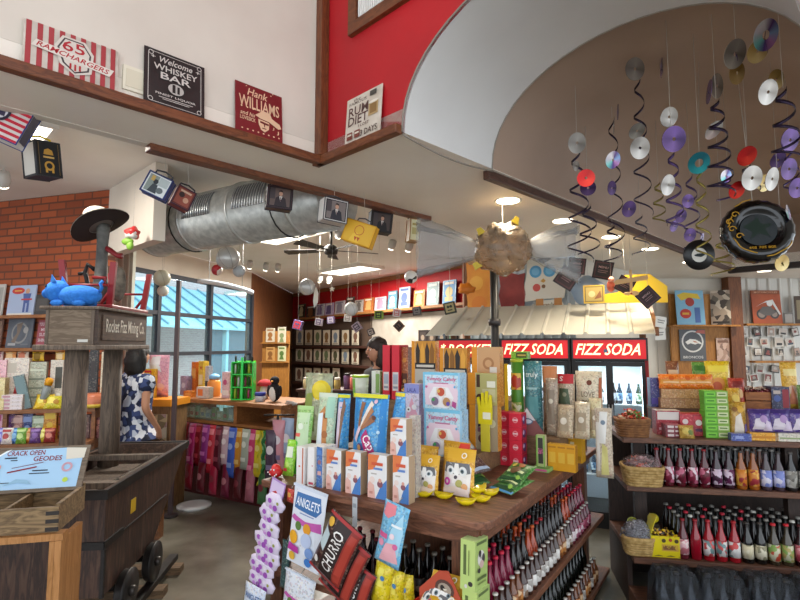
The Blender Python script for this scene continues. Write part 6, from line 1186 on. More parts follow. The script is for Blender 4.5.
# ================= soda coolers and lean-to roof =================
QF = Frame((1.0, 5.2), R(-21.8)); CWD = .667
CB = mat('#1c1b1d', .4); CBIN = mat('#dfe6ea', .5); LIT = mat('#e8f4ff', .5, em=7)
kind('chill', .2, .027, '#1c1416', '#c8c4bc', P2('#a8a8b0', '#7a8a98', '#c8ccd0'), lz=(.15, .5)); kind('chillblue', .2, .027, '#16324a', '#d8d8d8', P2('#5a8ab0', '#c8d4dc', '#3a6a94'), lz=(.15, .5)); kind('chillgreen', .2, .027, '#1f3a24', '#d8d8d8', P2('#a8b89a', '#d8dcd0', '#5a7a54'), lz=(.15, .5))
def cooler(k, text, label, star=False):
    x0 = CWD*k+.004; x1 = CWD*(k+1)-.004; t = thing('drinks_cooler', label, 'drinks cooler', QF.w(x0, 0), QF.yaw); w = x1-x0; H = 1.72
    m_ = MB(); m_.box(0, .03, 0, .6, 0, H, CB if k < 1 else CB); m_.box(w-.03, w, 0, .6, 0, H, mat('#a8161c', .45) if k == 1 else CB); m_.box(.03, w-.03, .58, .6, 0, H, CB); m_.box(.03, w-.03, 0, .58, 0, .12, CB); m_.box(.03, w-.03, .02, .58, 1.5, H, CB); m_.build('cabinet', t)
    m_ = MB(); m_.box(.031, w-.031, .56, .578, .121, 1.499, CBIN); m_.box(.0305, .036, .03, .56, .121, 1.499, CBIN); m_.box(w-.036, w-.0305, .03, .56, .121, 1.499, CBIN); m_.build('liner', t)
    for z in (.45, .78, 1.10): MB().box(.04, w-.04, .06, .55, z, z+.008, mat('#e4e8ea', .4)).build('wire_shelf', t)
    for x in (.045, w/2, w-.055): MB().box(x-.005, x+.006, .045, .055, .14, 1.48, LIT).build('light_tube', t)
    for a, b in ((.03, w/2), (w/2, w-.03)):
        d_ = MB(); d_.box(a, a+.03, -.02, .0, .12, 1.5, CB); d_.box(b-.03, b, -.02, 0, .12, 1.5, CB); d_.box(a+.03, b-.03, -.02, 0, .12, .15, CB); d_.box(a+.03, b-.03, -.02, 0, 1.46, 1.5, CB); o = d_.build('door', t)
        MB().box(a+.03, b-.03, -.012, -.008, .15, 1.46, film('#f2f8fa', .05, .03)).build('glass_pane', o)
        h_ = MB(); hx = b-.015 if a < w/4 else a+.015; h_.tube([(hx, -.02, .85), (hx, -.045, .86), (hx, -.045, 1.1), (hx, -.02, 1.11)], .007, mat('#8d8d90', .3, .8), 6); h_.build('handle', o)
    qa = QF.w(x0+w/2, .16, 1.47); area((qa.x, qa.y, qa.z), w*.8, .2, 5, (.92, .97, 1), (0, 0, QF.yaw))
    SG_ = mat('#c81820', .4, em=.35); LT = mat('#ffe9b0', .4, em=1.1)
    m_ = MB(); m_.box(.005, w-.005, -.05, .02, 1.515, 1.715, CB); m_.rect(.02, w-.02, 1.53, 1.70, -.0506, SG_); m_.text(text, w/2+.0, 1.615, w*.84, .105, -.0514, LT, .28)
    if star: m_.disc(w*.46, 1.60, .018, .018, -.0518, '#4a6a8a', 8)
    m_.build('lit_sign', t)
    n = 0
    for z in (.459, .789, 1.109):
        for i in range(7):
            kd = ['chill', 'chillblue', 'chillgreen'][(i//2+int(z*10)) % 3]; x = x0+.085+i*(w-.17)/6
            if abs(x-x0-w/2) < .02: x += .03
            bottle(kd, QF.w(x, .14, z), {'chill': 'dark bottle', 'chillblue': 'blue labelled bottle', 'chillgreen': 'green bottle'}[kd]+' chilled on the %s shelf of the %s' % ({.459: 'lowest', .789: 'middle', 1.109: 'top'}[z], ['left cooler', 'middle cooler', 'right cooler'][k+1]), 'bottles in the drinks coolers, %s %s %.1f' % (kd, k, z), 'chilled_bottle'); n += 1
    return t
cooler(-1, '* ROCKET', 'black drinks cooler with a red lit Rocket sign, leftmost of the three', False)
cooler(0, 'FIZZ SODA', 'black drinks cooler with a red lit Fizz Soda sign, in the middle'); cooler(1, 'FIZZ SODA', 'black drinks cooler with a red side and the brightest Fizz Soda sign', True)
t = thing('lean_to_roof', 'pale corrugated metal lean-to roof above the drinks coolers', 'roof', QF.w(0, 0, 0), QF.yaw)
X0, X1, YA, YB_, ZA, ZB_ = -.75, 1.39, -.10, .82, 1.755, 2.10
m_ = MB(); n = 11; P = []; RP = (X1-X0)/n
pts = []
for i in range(n+1):
    x = X0+RP*i; pts += [(x-.0, 0)] if i in (0, n) else [(x-.022, 0), (x-.010, .018), (x+.010, .018), (x+.022, 0)]
pts = [(x, z) for x, z in pts]; k = len(pts)
vs = [(x, YA, ZA+z) for x, z in pts]+[(x, YB_, ZB_+z) for x, z in pts]+[(x, YA, ZA+z-.006) for x, z in pts]+[(x, YB_, ZB_+z-.006) for x, z in pts]
fs = [(i, i+1, k+i+1, k+i) for i in range(k-1)]+[(2*k+i, 3*k+i, 3*k+i+1, 2*k+i+1) for i in range(k-1)]+[(i, 2*k+i, 2*k+i+1, i+1) for i in range(k-1)]
m_.add(vs, fs, mat('#c3c0b4', .45, .15)); m_.build('roof_sheet', t)
MB().add([(X1, YA+.03, ZA-.02), (X1+.03, YA+.03, ZA-.02), (X1+.03, YB_, ZB_-.02), (X1, YB_, ZB_-.02), (X1, YA+.03, ZA+.04), (X1+.03, YA+.03, ZA+.04), (X1+.03, YB_, ZB_+.04), (X1, YB_, ZB_+.04)], [(0, 3, 2, 1), (4, 5, 6, 7), (0, 1, 5, 4), (1, 2, 6, 5), (2, 3, 7, 6), (3, 0, 4, 7)], wood('#8a5a34', '#6a4226', (6, 1, 6), .6)).build('barge_board', t)
for x in (X0+.06, X1-.06): MB().box(x-.03, x+.03, .70, .76, 0, ZB_-.07, wood('#8a5a34', '#6a4226', (7, 7, 1), .6)).build('post', t)
for x, y, rz, lb in ((X1+.05, .0, 8, 'upper white notice on the right end of the lean-to roof'), (X1+.045, -.02, -4, 'lower white notice on the red side of the right cooler')):
    m_ = MB(); m_.box(-.06, .06, 0, .003, 0, .10, mat('#e0dcd2')); m_.rect(-.04, .04, .06, .07, -.0006, '#8a8680'); m_.rect(-.04, .03, .04, .05, -.0006, '#8a8680'); q = QF.w(x, y, 1.70 if rz < 0 else 1.81); one(m_, 'paper_notice', lb, 'notice', q, QF.yaw+R(40), 0, R(rz))
# ---------- cut-out art on the wall above ----------
AP, AD = (.92, 6.76), (1.13, -.73); AYAW = atan2(AD[1], AD[0])
def art(px0, px1, py0, py1, name, label, cat, base, D, tk=.02, off=.0, ry=0., shape=None):
    P_ = (AP[0]-off*.5427, AP[1]-off*.84); a, b = onwall(px0, py1, P_, AD), onwall(px1, py1, P_, AD); c = onwall((px0+px1)/2, py0, P_, AD); mid = onwall((px0+px1)/2, py1, P_, AD); w = (b-a).length; h = c.z-mid.z
    m_ = MB(); S = shape or [(0, 0), (1, 0), (1, 1), (0, 1)]; m_.prism([((u-.5)*w, v*h) for u, v in S], -tk, -.0005, base); m_.decor(D, w, h, -tk); return one(m_, name, label, cat, mid, AYAW, 0, R(ry))
WV = [(.0, .0), (.2, .03), (.4, -.01), (.6, .03), (.8, 0), (1, .02), (.95, .25), (1.02, .5), (.95, .75), (1, 1), (.75, .97), (.5, 1.02), (.25, .96), (0, 1), (.05, .72), (-.02, .5), (.05, .25)]
art(467, 493, 262, 315, 'art_cutout', 'orange wavy edged cut-out on the wall left of the black pole', 'wall art', noisy('#d9952e', '#c8741f', 3, .6), [('c', .5, .2, .3, '#cf7a24'), ('c', .4, .6, .26, '#e0a540')], .02, 0, 0, WV); art(500, 526, 274, 316, 'art_cutout', 'dark red wavy edged cut-out on the wall right of the black pole', 'wall art', noisy('#9a3a34', '#7d2a28', 5, .6), [], .02, 0, 0, WV)
art(525, 564, 256, 301, 'candy_face_cutout', 'cream face cut-out with blue eyes and a black cap above the coolers', 'wall art', mat('#ded9cc', .6), [('c', .30, .66, .16, '#5aa0cc'), ('c', .66, .66, .16, '#5aa0cc'), ('c', .3, .66, .1, '#7ab8dc'), ('c', .66, .66, .1, '#7ab8dc'), ('p', [(.42, .44), (.5, .5), (.56, .44), (.5, .4)], '#c89a4a'), ('c', .32, .3, .1, '#d05a52'), ('c', .5, .32, .05, '#7a5a3c'), ('p', [(.28, .92), (.5, 1.06), (.72, .92), (.5, .82)], '#3c3a3c')], .02, 0, 0, [(0, 0), (.5, .04), (1.0, .05), (1.05, .3), (.98, .6), (1, .9), (.9, .86), (.75, .95), (.5, .97), (.2, .93), (.08, .96), (.06, .6), (-.02, .3)])
art(536, 563, 297, 312, 'candy_sign', 'small tan and white sign under the cream candy face cut-out', 'wall art', mat('#e6e0d2', .6), [('r', .02, .3, .4, .9, '#c88a4a'), ('r', .7, .98, .4, .9, '#c88a4a'), ('p', [(.05, .1), (.3, .35), (.7, .35), (.95, .1)], '#c88a4a'), ('t', 'candy', .5, .45, .4, .35, '#7a5a3a')], .02, .05, 0, [(0, 0), (1, 0), (1.02, .5), (.85, 1), (.7, .8), (.3, .8), (.15, 1), (-.02, .5)])
def diamond(px, py, Y, s, rot, label, col='#2a1416'):
    p = at(px, py, Y); m_ = MB(); m_.box(-s/2, s/2, 0, .015, -s/2, s/2, mat('#17090b', .3)); m_.rect(-s*.42, s*.42, -s*.42, s*.42, -.001, '#4a2428'); m_.rect(-s*.36, s*.36, -s*.36, s*.36, -.0018, col); m_.text('MENU', 0, s*.15, s*.5, s*.12, -.0024, mat('#a8888a')); m_.rect(-s*.25, s*.25, -s*.05, -s*.02, -.0024, '#8a6a6c'); m_.rect(-s*.25, s*.2, -s*.15, -s*.12, -.0024, '#8a6a6c')
    t = thing('hanging_board', label, 'board', p, R(-15), 0, R(rot), 'dark boards hanging above the coolers'); m_.build('board', t); MI = (Matrix.Rotation(R(-15), 3, 'Z') @ Matrix.Rotation(R(rot), 3, 'Y')).inverted(); s_ = MB(); s_.tube([(0, .005, 0), tuple(MI @ Vector((0, .01, HC-p.z)))], .0015, mat('#bdb5aa'), 4); s_.build('string', t)
diamond(567, 278, 4.9, .19, 35, 'dark maroon board hanging as a diamond right of the cream candy face'); diamond(577, 266, 5.3, .17, 8, 'black board hanging behind the left maroon diamond', '#1f181a'); diamond(648, 297, 4.75, .16, -40, 'dark maroon board hanging as a diamond at the right end of the lean-to roof'); diamond(603, 270, 5.6, .2, 12, 'black board hanging above the yellow box', '#1d191b'); diamond(625, 285, 4.9, .15, 30, 'dark blue black board behind the toy propeller plane', '#191a24')
m_ = MB(); p = at(588, 291, 5.7); m_.ell((0, 0, 0), (.19, .12, .17), mat('#7d90a8', .35), 24, 16, lambda x, y, z: 1+.05*sin(5*x+2)+.05*sin(6*z)); t = thing('hanging_balloon', 'grey blue round balloon hanging above the middle cooler', 'balloon', p); m_.build('balloon', t); string_to(t, HC-p.z, .15)
# yellow slide shaped panel with boxes on it
p = QF.w(.66, .55, 0); q0, q1 = at(585, 303, 5.35), at(668, 303, 5.05); d_ = q1-q0; w = sqrt(d_.x**2+d_.y**2)
t = one(MB().prism([(0, .0), (w, -.02), (w*1.0, .14), (w*.8, .27), (w*.5, .27), (w*.42, .10), (0, .06)], -.01, .01, mat('#d9b52a', .45)), 'yellow_cutout', 'yellow curved cut-out standing on the right half of the lean-to roof', 'cut-out', (q0.x, q0.y, q0.z+.0), atan2(d_.y, d_.x))
p = at(594, 296, 5.2); m_ = MB(); box6(m_, .20, .08, .18, '#c9a43a', '#a8842a', '#d9b84a'); m_.decor([('r', .06, .94, .06, .94, '#7a6a3a'), ('r', .12, .88, .12, .88, '#b09a5a'), ('c', .4, .5, .16, '#d8c08a'), ('p', [(.5, .2), (.8, .7), (.86, .3)], '#8a5a3a')], .2, .18, 0); one(m_, 'hanging_yellow_box', 'yellow framed picture box above the lean-to roof beside the blue balloon', 'box', (p.x, p.y, p.z-.07), QF.yaw)
p = at(611, 286, 5.0); m_ = MB(); m_.ell((0, 0, 0), (.04, .03, .06), mat('#d8694a', .5), 14, 10); m_.ell((.0, -.01, .06), (.03, .025, .03), mat('#e8a08a', .5), 12, 8); t = thing('hanging_toy', 'small orange plush toy hanging beside the yellow picture box', 'toy', p); m_.build('plush', t); string_to(t, HC-p.z, .08)
p = at(631, 283, 4.8); t = thing('toy_plane', 'wooden toy propeller plane hanging above the right cooler', 'toy plane', p, R(-25)); WP = mat('#d8b078', .5)
m_ = MB(); m_.prism([(-.13, -.012), (.13, .02), (.15, .035), (.14, .06), (-.12, .035), (-.15, .01)], -.03, -.02, WP); m_.X = None; m_.build('wing', t); m_ = MB(); m_.box(-.012, .012, -.02, .02, -.1, .12, WP); m_.build('fuselage', t); m_ = MB(); m_.ell((-.03, -.03, -.1), (.035, .006, .015), WP, 12, 6); m_.ell((.03, -.03, -.1), (.035, .006, .022), WP, 12, 6); m_.ell((0, -.032, -.1), (.01, .012, .01), mat('#a8442c'), 8, 6); m_.build('propeller', t); string_to(t, HC-p.z, .12)
# ================= right wall: wood panel, shelves, signs, prints =================
WY = wood('#b0762e', '#94601f', (7, 7, .7), .55)
def wallpx(px, py, Y): return at(px, py, Y)
a, b = at(673, 380, 7.95), at(731, 294, 7.95)
t = thing('wood_shelf_unit', 'golden brown wood panel with two small shelves beside the corrugated wall', 'shelf panel', (a.x, 7.95, 0)); w = b.x-a.x; MB().box(0, w, 0, .04, 0, b.z, WY).build('back_board', t); zs = at(700, 325, 7.9).z
MB().box(-.05, w+.02, -.16, -.001, zs-.025, zs, WY).build('shelf', t); MB().box(-.05, w+.02, -.16, -.001, 1.13, 1.155, WY).build('shelf', t)
def flat(px0, px1, py0, z, Y, name, label, cat, base, D, tk=.012, rx=-4, group=None, rz=0.):
    x0, x1 = at(px0, py0, Y).x, at(px1, py0, Y).x; h = at((px0+px1)/2, py0, Y).z-z; m_ = MB(); m_.box(-(x1-x0)/2, (x1-x0)/2, 0, tk, 0, h, base); m_.decor(D, x1-x0, h, 0); return one(m_, name, label, cat, ((x0+x1)/2, Y, z), R(rz), R(rx), 0, group)
flat(676, 704, 290, zs+.001, 7.83, 'tin_sign', 'light blue tin sign with red and yellow shapes on the wood panel shelf', 'sign', mat('#7fb2d0', .4), [('p', [(.05, .86), (.3, .94), (.8, .9), (.9, .74), (.5, .78), (.2, .7)], '#d8b83a'), ('c', .5, .66, .16, '#a83a34'), ('r', .64, .84, .06, .5, '#4a6aa8'), ('c', .32, .32, .2, .14, '#c0392b'), ('r', .2, .44, .29, .35, '#d8a83a')])
flat(711, 728, 290, zs+.001, 7.84, 'tin_sign', 'narrow grey picture sign at the right end of the wood panel shelf', 'sign', busy(['#6a6258', '#a89888', '#4a423c', '#c8bcac'], 12), [('r', .08, .92, .04, .1, '#3a3430')], rz=-30)
flat(679, 705, 329.5, at(690, 361, 7.9).z, 7.93, 'tin_sign', 'dark grey team sign with a horse head in a white ring', 'sign', mat('#5a5c60', .45), [('o', .5, .62, .36, .42, '#d8d8d4'), ('p', [(.22, .6), (.4, .7), (.62, .68), (.8, .6), (.86, .52), (.7, .56), (.6, .52), (.42, .56), (.3, .52)], '#e4e4e0'), ('p', [(.5, .64), (.62, .62), (.72, .58), (.56, .59)], '#b8683a'), ('t', 'BRONCOS', .5, .12, .76, .08, '#dcdcd8'), ('p', [(.6, .9), (.7, .98), (.98, .98), (.98, .86)], '#c0685a')], 0.012, 0)
flat(716, 729, 338, at(722, 362, 7.9).z, 7.93, 'picture_card', 'pinkish picture card at the right of the dark grey team sign', 'picture', busy(['#b08a74', '#c8a894', '#8a6a58'], 16), [('r', .1, .9, .8, .9, '#7a5a4a')], .008, 0)
z2 = at(775, 323.5, 7.9).z; t = thing('wall_shelf', 'long narrow wood shelf on the corrugated wall under the motorcycle sign', 'shelf', (at(746, 323, 7.9).x, 8.08, z2)); wl_ = at(812, 323, 7.9).x-at(746, 323, 7.9).x; MB().box(0, wl_, -.2, -.03, -.03, 0, WY).build('board', t)
z3 = at(775, 361, 7.9).z; t = thing('wall_shelf', 'lower narrow wood shelf on the corrugated wall under the prints', 'shelf', (at(756, 361, 7.9).x, 8.08, z3)); MB().box(0, wl_*.9, -.16, -.03, -.03, 0, WY).build('board', t)
flat(752, 781, 290, z2+.001, 7.96, 'tin_sign', 'rust orange motorcycle tin sign on the corrugated wall shelf', 'sign', noisy('#b5562c', '#98431f', 4, .5), [('r', .0, 1, .88, 1, '#8a4a2c'), ('c', .3, .28, .18, '#4a4442'), ('c', .3, .28, .12, '#9a8a80'), ('c', .74, .28, .16, '#4a4442'), ('c', .74, .28, .1, '#9a8a80'), ('p', [(.2, .34), (.34, .5), (.62, .52), (.8, .34), (.6, .24), (.4, .24)], '#6a6460'), ('p', [(.1, .5), (.4, .62), (.66, .66), (.9, .26), (.96, .28), (.72, .72), (.5, .68)], '#d8d4d0'), ('c', .6, .6, .1, '#e4e0dc'), ('t', 'MOTORCYCLES', .5, .94, .8, .05, '#d8a88a')])
flat(784, 793, 313, z2+.001, 7.96, 'small_picture', 'small grey picture standing right of the motorcycle sign', 'picture', mat('#7a746e'), [('r', .1, .9, .1, .9, '#a8a098')], .01, 0); flat(794, 806, 296, z2+.001, 7.96, 'small_picture', 'dark wood framed picture at the far right of the shelf', 'picture', mat('#4a3624'), [('r', .15, .85, .15, .85, '#8a7a5a')], .01, 0)
rnd = random.Random(11); CC = ['#3a3634', '#6a625c', '#a89c90', '#c8bcb0', '#8a4a44', '#4a5560', '#b89a8a', '#d4cec6']
row = 0
for ri, (py, pxs) in enumerate([(332, (744, 757, 771, 783, 795)), (342, (750, 764, 779, 790)), (352, (743, 758, 768, 781, 797)), (369, (746, 760, 775)), (378, (744, 754, 768))]):
    for ci, px in enumerate(pxs):
        p = at(px, py, 8.055); w_, h_ = rnd.uniform(.09, .14), rnd.uniform(.10, .15); m_ = MB(); m_.box(-w_/2, w_/2, -.004, 0, -h_/2, h_/2, mat(rnd.choice(['#d8d2c8', '#2e2a28', '#8a8078', '#e4dfd6']))); m_.decor([('r', .08, .92, .12, .92, rnd.choice(CC)), ('c', .5, .55, .2, rnd.choice(CC)), ('r', .2, .8, .14, .4, rnd.choice(CC))], w_, h_, -.004, .0006); 
        m_.v = [(x, y, z-h_/2) if i >= 8 else (x, y, z) for i, (x, y, z) in enumerate(m_.v)]
        one(m_, 'wall_picture', 'small photo print, %s row and %s from left, on the corrugated wall' % (ORD[ri], ORD[ci]), 'photo print', p, 0, 0, R(rnd.uniform(-12, 12)), 'photo prints on the corrugated wall')
# ================= goods on top of the right rack =================
ZT = 1.051
WK = wood('#a8763f', '#8a5c2c', (30, 30, 8), .7)
def basket(Fr, px, ly, z, w, d, h, label, col=('#b08a54', '#8a6436'), cat='basket'):
    p = Fr.pt(px, ly, z); t = thing('wicker_basket', label, cat, p, Fr.yaw); BM = noisy(col[0], col[1], 40, .75, bump=.3); m_ = MB(); n = 36; rows = 7
    for j in range(rows):
        u = j/(rows-1); zz = .008+u*(h-.016); s = .86+.14*u
        m_.tube([(w/2*s*(abs(cos(2*pi*i/n))**.5)*(1 if cos(2*pi*i/n) > 0 else -1)*(1+.02*((i+j) % 2)), d/2*s*(abs(sin(2*pi*i/n))**.5)*(1 if sin(2*pi*i/n) > 0 else -1)*(1+.03*((i+j) % 2)), zz) for i in range(n)], h/rows*.62, BM, 6, True)
    m_.build('woven_wall', t); b = MB(); b.prismz([(w*.42*(abs(cos(2*pi*i/20))**.5)*(1 if cos(2*pi*i/20) > 0 else -1), d*.42*(abs(sin(2*pi*i/20))**.5)*(1 if sin(2*pi*i/20) > 0 else -1)) for i in range(20)], .004, .012, BM); b.build('bottom', t)
    r_ = MB(); r_.tube([(w/2*1.02*(abs(cos(2*pi*i/n))**.5)*(1 if cos(2*pi*i/n) > 0 else -1), d/2*1.02*(abs(sin(2*pi*i/n))**.5)*(1 if sin(2*pi*i/n) > 0 else -1), h) for i in range(n)], .011, BM, 7, True); r_.build('rim', t); return t
def wrapped(loc, s, label, cols, group, sd, name='wrapped_candy', cat='wrapped candy'):
    m_ = MB(); mt = busy(cols, 55, .25); m_.ell((0, 0, 0), (s, s*.6, s*.55), mt, 10, 7)
    for q in (-1, 1): m_.add([(q*s*.9, 0, 0), (q*s*1.6, -s*.5, s*.1), (q*s*1.7, 0, s*.5), (q*s*1.6, s*.5, -.1*s), (q*s*1.65, 0, -s*.4)], [(0, 1, 2), (0, 2, 3), (0, 3, 4), (0, 4, 1)], mt)
    r = random.Random(sd); return one(m_, name, label, cat, loc, r.random()*6, r.uniform(-.6, .6), 0, group)
def fill(t, w, d, h, n, s, cols, label, group, seed, dome=.05):
    r = random.Random(seed); B = t.location; c, q = cos(t.rotation_euler[2]), sin(t.rotation_euler[2])
    for i in range(n):
        a = r.random()*6.28; rr = sqrt(r.random()); x, y = w*.40*rr*cos(a), d*.38*rr*sin(a); z = h*.92+dome*(1-rr)+(i % 3)*.004
        wrapped((B.x+x*c-y*q, B.y+x*q+y*c, B.z+z), s, label, r.choice(cols), group, seed*100+i)
def wrapfilm(t, w, d, z0, hh, c='#e8d8d8', op=.14):
    m_ = MB(); m_.ell((0, 0, z0), (w*.52, d*.52, hh), film(c, op, .12, 10.), 24, 12, lambda x, y, z: (1+.05*sin(9*x+5*z)) if z > -.05 else .98); v = [(x, y, max(z, z0-.005)) for x, y, z in m_.v]; m_.v = v; m_.build('clear_wrap', t)
b = basket(UF, 628, .12, ZT, .20, .17, .11, 'brown wicker basket of red wrapped candy on top of the rack at its left end', ('#8a5c34', '#6a4222')); fill(b, .2, .17, .11, 34, .022, [['#b82a24', '#d8503a', '#7a1a1c'], ['#3a2a22', '#8a6a4a', '#2a1a18'], ['#d8c0a0', '#a82a3a'], ['#c84a2a', '#e0a08a', '#5a2a20'], ['#5a7a3a', '#c8403a', '#3a2020']], 'wrapped red and brown candy in the basket on the rack top', 'candy in the top basket', 21, .07)
b = basket(UF, 636, .06, .756, .235, .19, .115, 'tan wicker basket of foil wrapped candy on the upper rack shelf', ('#c0a068', '#98783f')); fill(b, .235, .19, .115, 30, .022, [['#b89a9c', '#d8c4c4', '#8a5a64'], ['#a8888c', '#c8b0b0'], ['#d85a3a', '#e8a08a', '#b83a2a'], ['#9a8a90', '#7a3a4c']], 'pinkish foil wrapped candy in the basket on the upper rack shelf', 'candy in the upper shelf basket', 22, .07); wrapfilm(b, .235, .19, .118, .075)
b = basket(UF, 629, -.03, .356, .17, .15, .10, 'small wicker basket of grey foil bags on the middle rack shelf', ('#c0a068', '#98783f')); fill(b, .17, .15, .10, 22, .026, [['#6a6468', '#a8a4a8', '#3a3438'], ['#8a868c', '#b8b4b8', '#5a4a4c'], ['#4a4448', '#7a7074']], 'grey foil wrapped candy in the small basket on the middle rack shelf', 'candy in the small basket', 23, .10); wrapfilm(b, .17, .15, .104, .10, '#d8d8e0', .2)
for px, ly, z, lb, c in ((625, .20, .44, 'yellow green lemon shaped candy behind the small basket', '#a8b020'), (645, .10, .50, 'yellow and black lemon shaped candy right of the small basket', '#c8b81e')):
    m_ = MB(); m_.ell((0, 0, .03), (.035, .03, .03), mat(c, .4), 14, 10); m_.box(-.03, .03, -.025, .025, -(z-.3565), 0, mat('#3a3020')) ; one(m_, 'lemon_candy', lb, 'candy toy', UF.pt(px, ly, z), UF.yaw)
# yellow candy box with torn lid
t = thing('yellow_candy_box', 'bright yellow open candy box on the middle rack shelf beside the small basket', 'candy box', UF.pt(659, -.085, .356), UF.yaw); YC = mat('#d9c414', .4); w, d, h = .20, .12, .125
m_ = MB(); m_.box(-w/2, w/2, 0, .003, 0, h, YC); m_.box(-w/2, w/2, d-.003, d, 0, h, YC); m_.box(-w/2, -w/2+.003, .003, d-.003, 0, h, YC); m_.box(w/2-.003, w/2, .003, d-.003, 0, h, YC); m_.box(-w/2, w/2, .003, d-.003, 0, .003, YC); m_.decor([('r', .3, .78, .3, .62, '#c8a03a'), ('p', [(.34, .36), (.4, .58), (.5, .4), (.6, .58), (.72, .36)], '#8a5a3a'), ('t', 'HONEY', .52, .48, .36, .16, '#6a4a1c'), ('p', [(.05, .06), (.2, .12), (.35, .06)], '#6a5a1a'), ('p', [(.4, .06), (.55, .12), (.7, .06)], '#6a5a1a'), ('p', [(.75, .06), (.85, .12), (.95, .06)], '#6a5a1a'), ('c', .36, .8, .06, '#4a3a1a'), ('c', .55, .84, .05, '#a83a2a'), ('c', .72, .8, .06, '#4a3a1a')], w, h, 0); m_.build('box_body', t)
m_ = MB(); m_.add([(-w/2, .0, h), (-w/2, d, h), (-w/2+.03, d, h+.10), (-w/2+.045, .02, h+.115), (-w/2-.003, .0, h), (-w/2-.003, d, h), (-w/2+.027, d, h+.10), (-w/2+.042, .02, h+.115)], [(0, 1, 2, 3), (4, 7, 6, 5), (3, 2, 6, 7), (0, 3, 7, 4), (1, 5, 6, 2)], YC); m_.build('flap', t)
B = t.location
for i in range(9): q = UF.loc((B.x, B.y)); wrapped(UF.w(q[0]-.06+.03*(i % 5), q[1]+.035+.05*(i//5), 0.356+h-.005+.012*(i % 2)), .024, 'yellow and brown wrapped candy in the bright yellow box', ['#d9b81e', '#3a2a1c', '#e0a85a', '#c85a2a'], 'candy in the yellow box', 400+i)
# stepped back shelf on the rack top
t = thing('rack_top_step', 'raised wooden step along the back of the rack top', 'step', UF.w(.29, .33, ZT), UF.yaw); MB().box(0, 1.44, 0, .24, .14, .16, RKX).build('step_board', t); MB().box(0, .03, .01, .23, 0, .139, RKY).build('support', t); MB().box(1.4, 1.43, .01, .23, 0, .139, RKY).build('support', t); MB().box(.7, .73, .01, .23, 0, .139, RKY).build('support', t)
ZS = ZT+.161
def rc(px0, px1, py0, ly, z, d, name, label, cat, cols, D=(), group=None, h=None, rz=0., **k): return carton(UF, px0, px1, py0, ly, z, d, name, label, cat, cols, D, rz, group, h, **k)
KB = ('#a87b4c', '#8a6238', '#b88a58')
rc(659, 701, 402, .36, ZS, .13, 'cardboard_box', 'lower flat brown cardboard box under the orange bags', 'cardboard box', KB, [('r', 0, 1, .9, .95, '#8a6238')], h=.068); rc(660, 701, 392, .37, ZS+.069, .12, 'cardboard_box', 'upper flat brown cardboard box under the orange bags', 'cardboard box', ('#b5864f', '#8a6238', '#b88a58'), [], h=.062)
for i, (px, lb) in enumerate([(668, 'left orange bag on the brown cardboard boxes'), (684, 'middle orange bag on the brown cardboard boxes'), (699, 'right orange bag on the brown cardboard boxes')]): pouch(UF, px-11, px+11, 374, .38+.01*i, ZS+.132, .05, 'orange_snack_bag', lb, 'snack bag', mat('#e0741c', .3), [('r', .05, .95, .3, .6, '#d8923a'), ('r', .15, .85, .38, .46, '#e8c49a'), ('c', .5, .7, .12, '#c85a14')], None, 0, -12, group='orange bags')
rc(653, 675, 412, .20, ZT, .10, 'red_white_carton', 'white topped red carton in front of the brown cardboard boxes', 'carton', ('#9a1f2c', '#7a1822', '#d8d0c8'), [('r', .05, .95, .62, .95, '#d4ccc6'), ('r', .1, .9, .2, .3, '#c8a0a4')], h=.16)
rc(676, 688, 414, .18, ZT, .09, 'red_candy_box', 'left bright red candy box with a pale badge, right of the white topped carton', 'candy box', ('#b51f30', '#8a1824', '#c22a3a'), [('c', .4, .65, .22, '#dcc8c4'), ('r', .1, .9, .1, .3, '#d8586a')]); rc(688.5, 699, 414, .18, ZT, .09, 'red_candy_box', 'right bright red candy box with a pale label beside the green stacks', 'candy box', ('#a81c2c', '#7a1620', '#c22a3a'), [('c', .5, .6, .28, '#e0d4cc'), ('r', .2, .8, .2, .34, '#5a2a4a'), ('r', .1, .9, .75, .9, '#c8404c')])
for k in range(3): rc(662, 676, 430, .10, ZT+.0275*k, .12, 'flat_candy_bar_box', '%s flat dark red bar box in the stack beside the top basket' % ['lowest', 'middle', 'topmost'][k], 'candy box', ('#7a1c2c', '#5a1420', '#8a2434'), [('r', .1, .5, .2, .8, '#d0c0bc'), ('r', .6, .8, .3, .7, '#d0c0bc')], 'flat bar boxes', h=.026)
pouch(UF, 675, 689, 425, .07, ZT, .04, 'gold_pouch', 'small gold and green pouch before the red candy boxes', 'candy pouch', mat('#a8863a', .3), [('c', .4, .5, .25, '#c8b05a'), ('c', .7, .4, .18, '#6a7a3a')], None, 0, -20)
for k in range(7):
    for q, (px, nm) in enumerate(((706.5, 'left'), (718, 'right'))): 
        p = UF.pt(px, .12, ZT+.0435*k); w_ = 11*p.y/F; m_ = MB(); box6(m_, w_, .09, .042, '#5fa82c' if q == 0 else '#86a84a', '#4a8a22', '#7cc03a'); m_.decor([('r', .1, .9, .2, .8, '#7cc43a' if q == 0 else '#c9cfa0'), ('r', .2, .8, .4, .6, '#3a7a1c' if q == 0 else '#5a7a34')], w_, .042, 0); one(m_, 'green_candy_box', '%s small green candy box from the bottom in the %s stack on the rack' % (ORD[k], nm), 'candy box', p, UF.yaw+R(rnd.uniform(-3, 3)), group='stacks of green candy boxes')
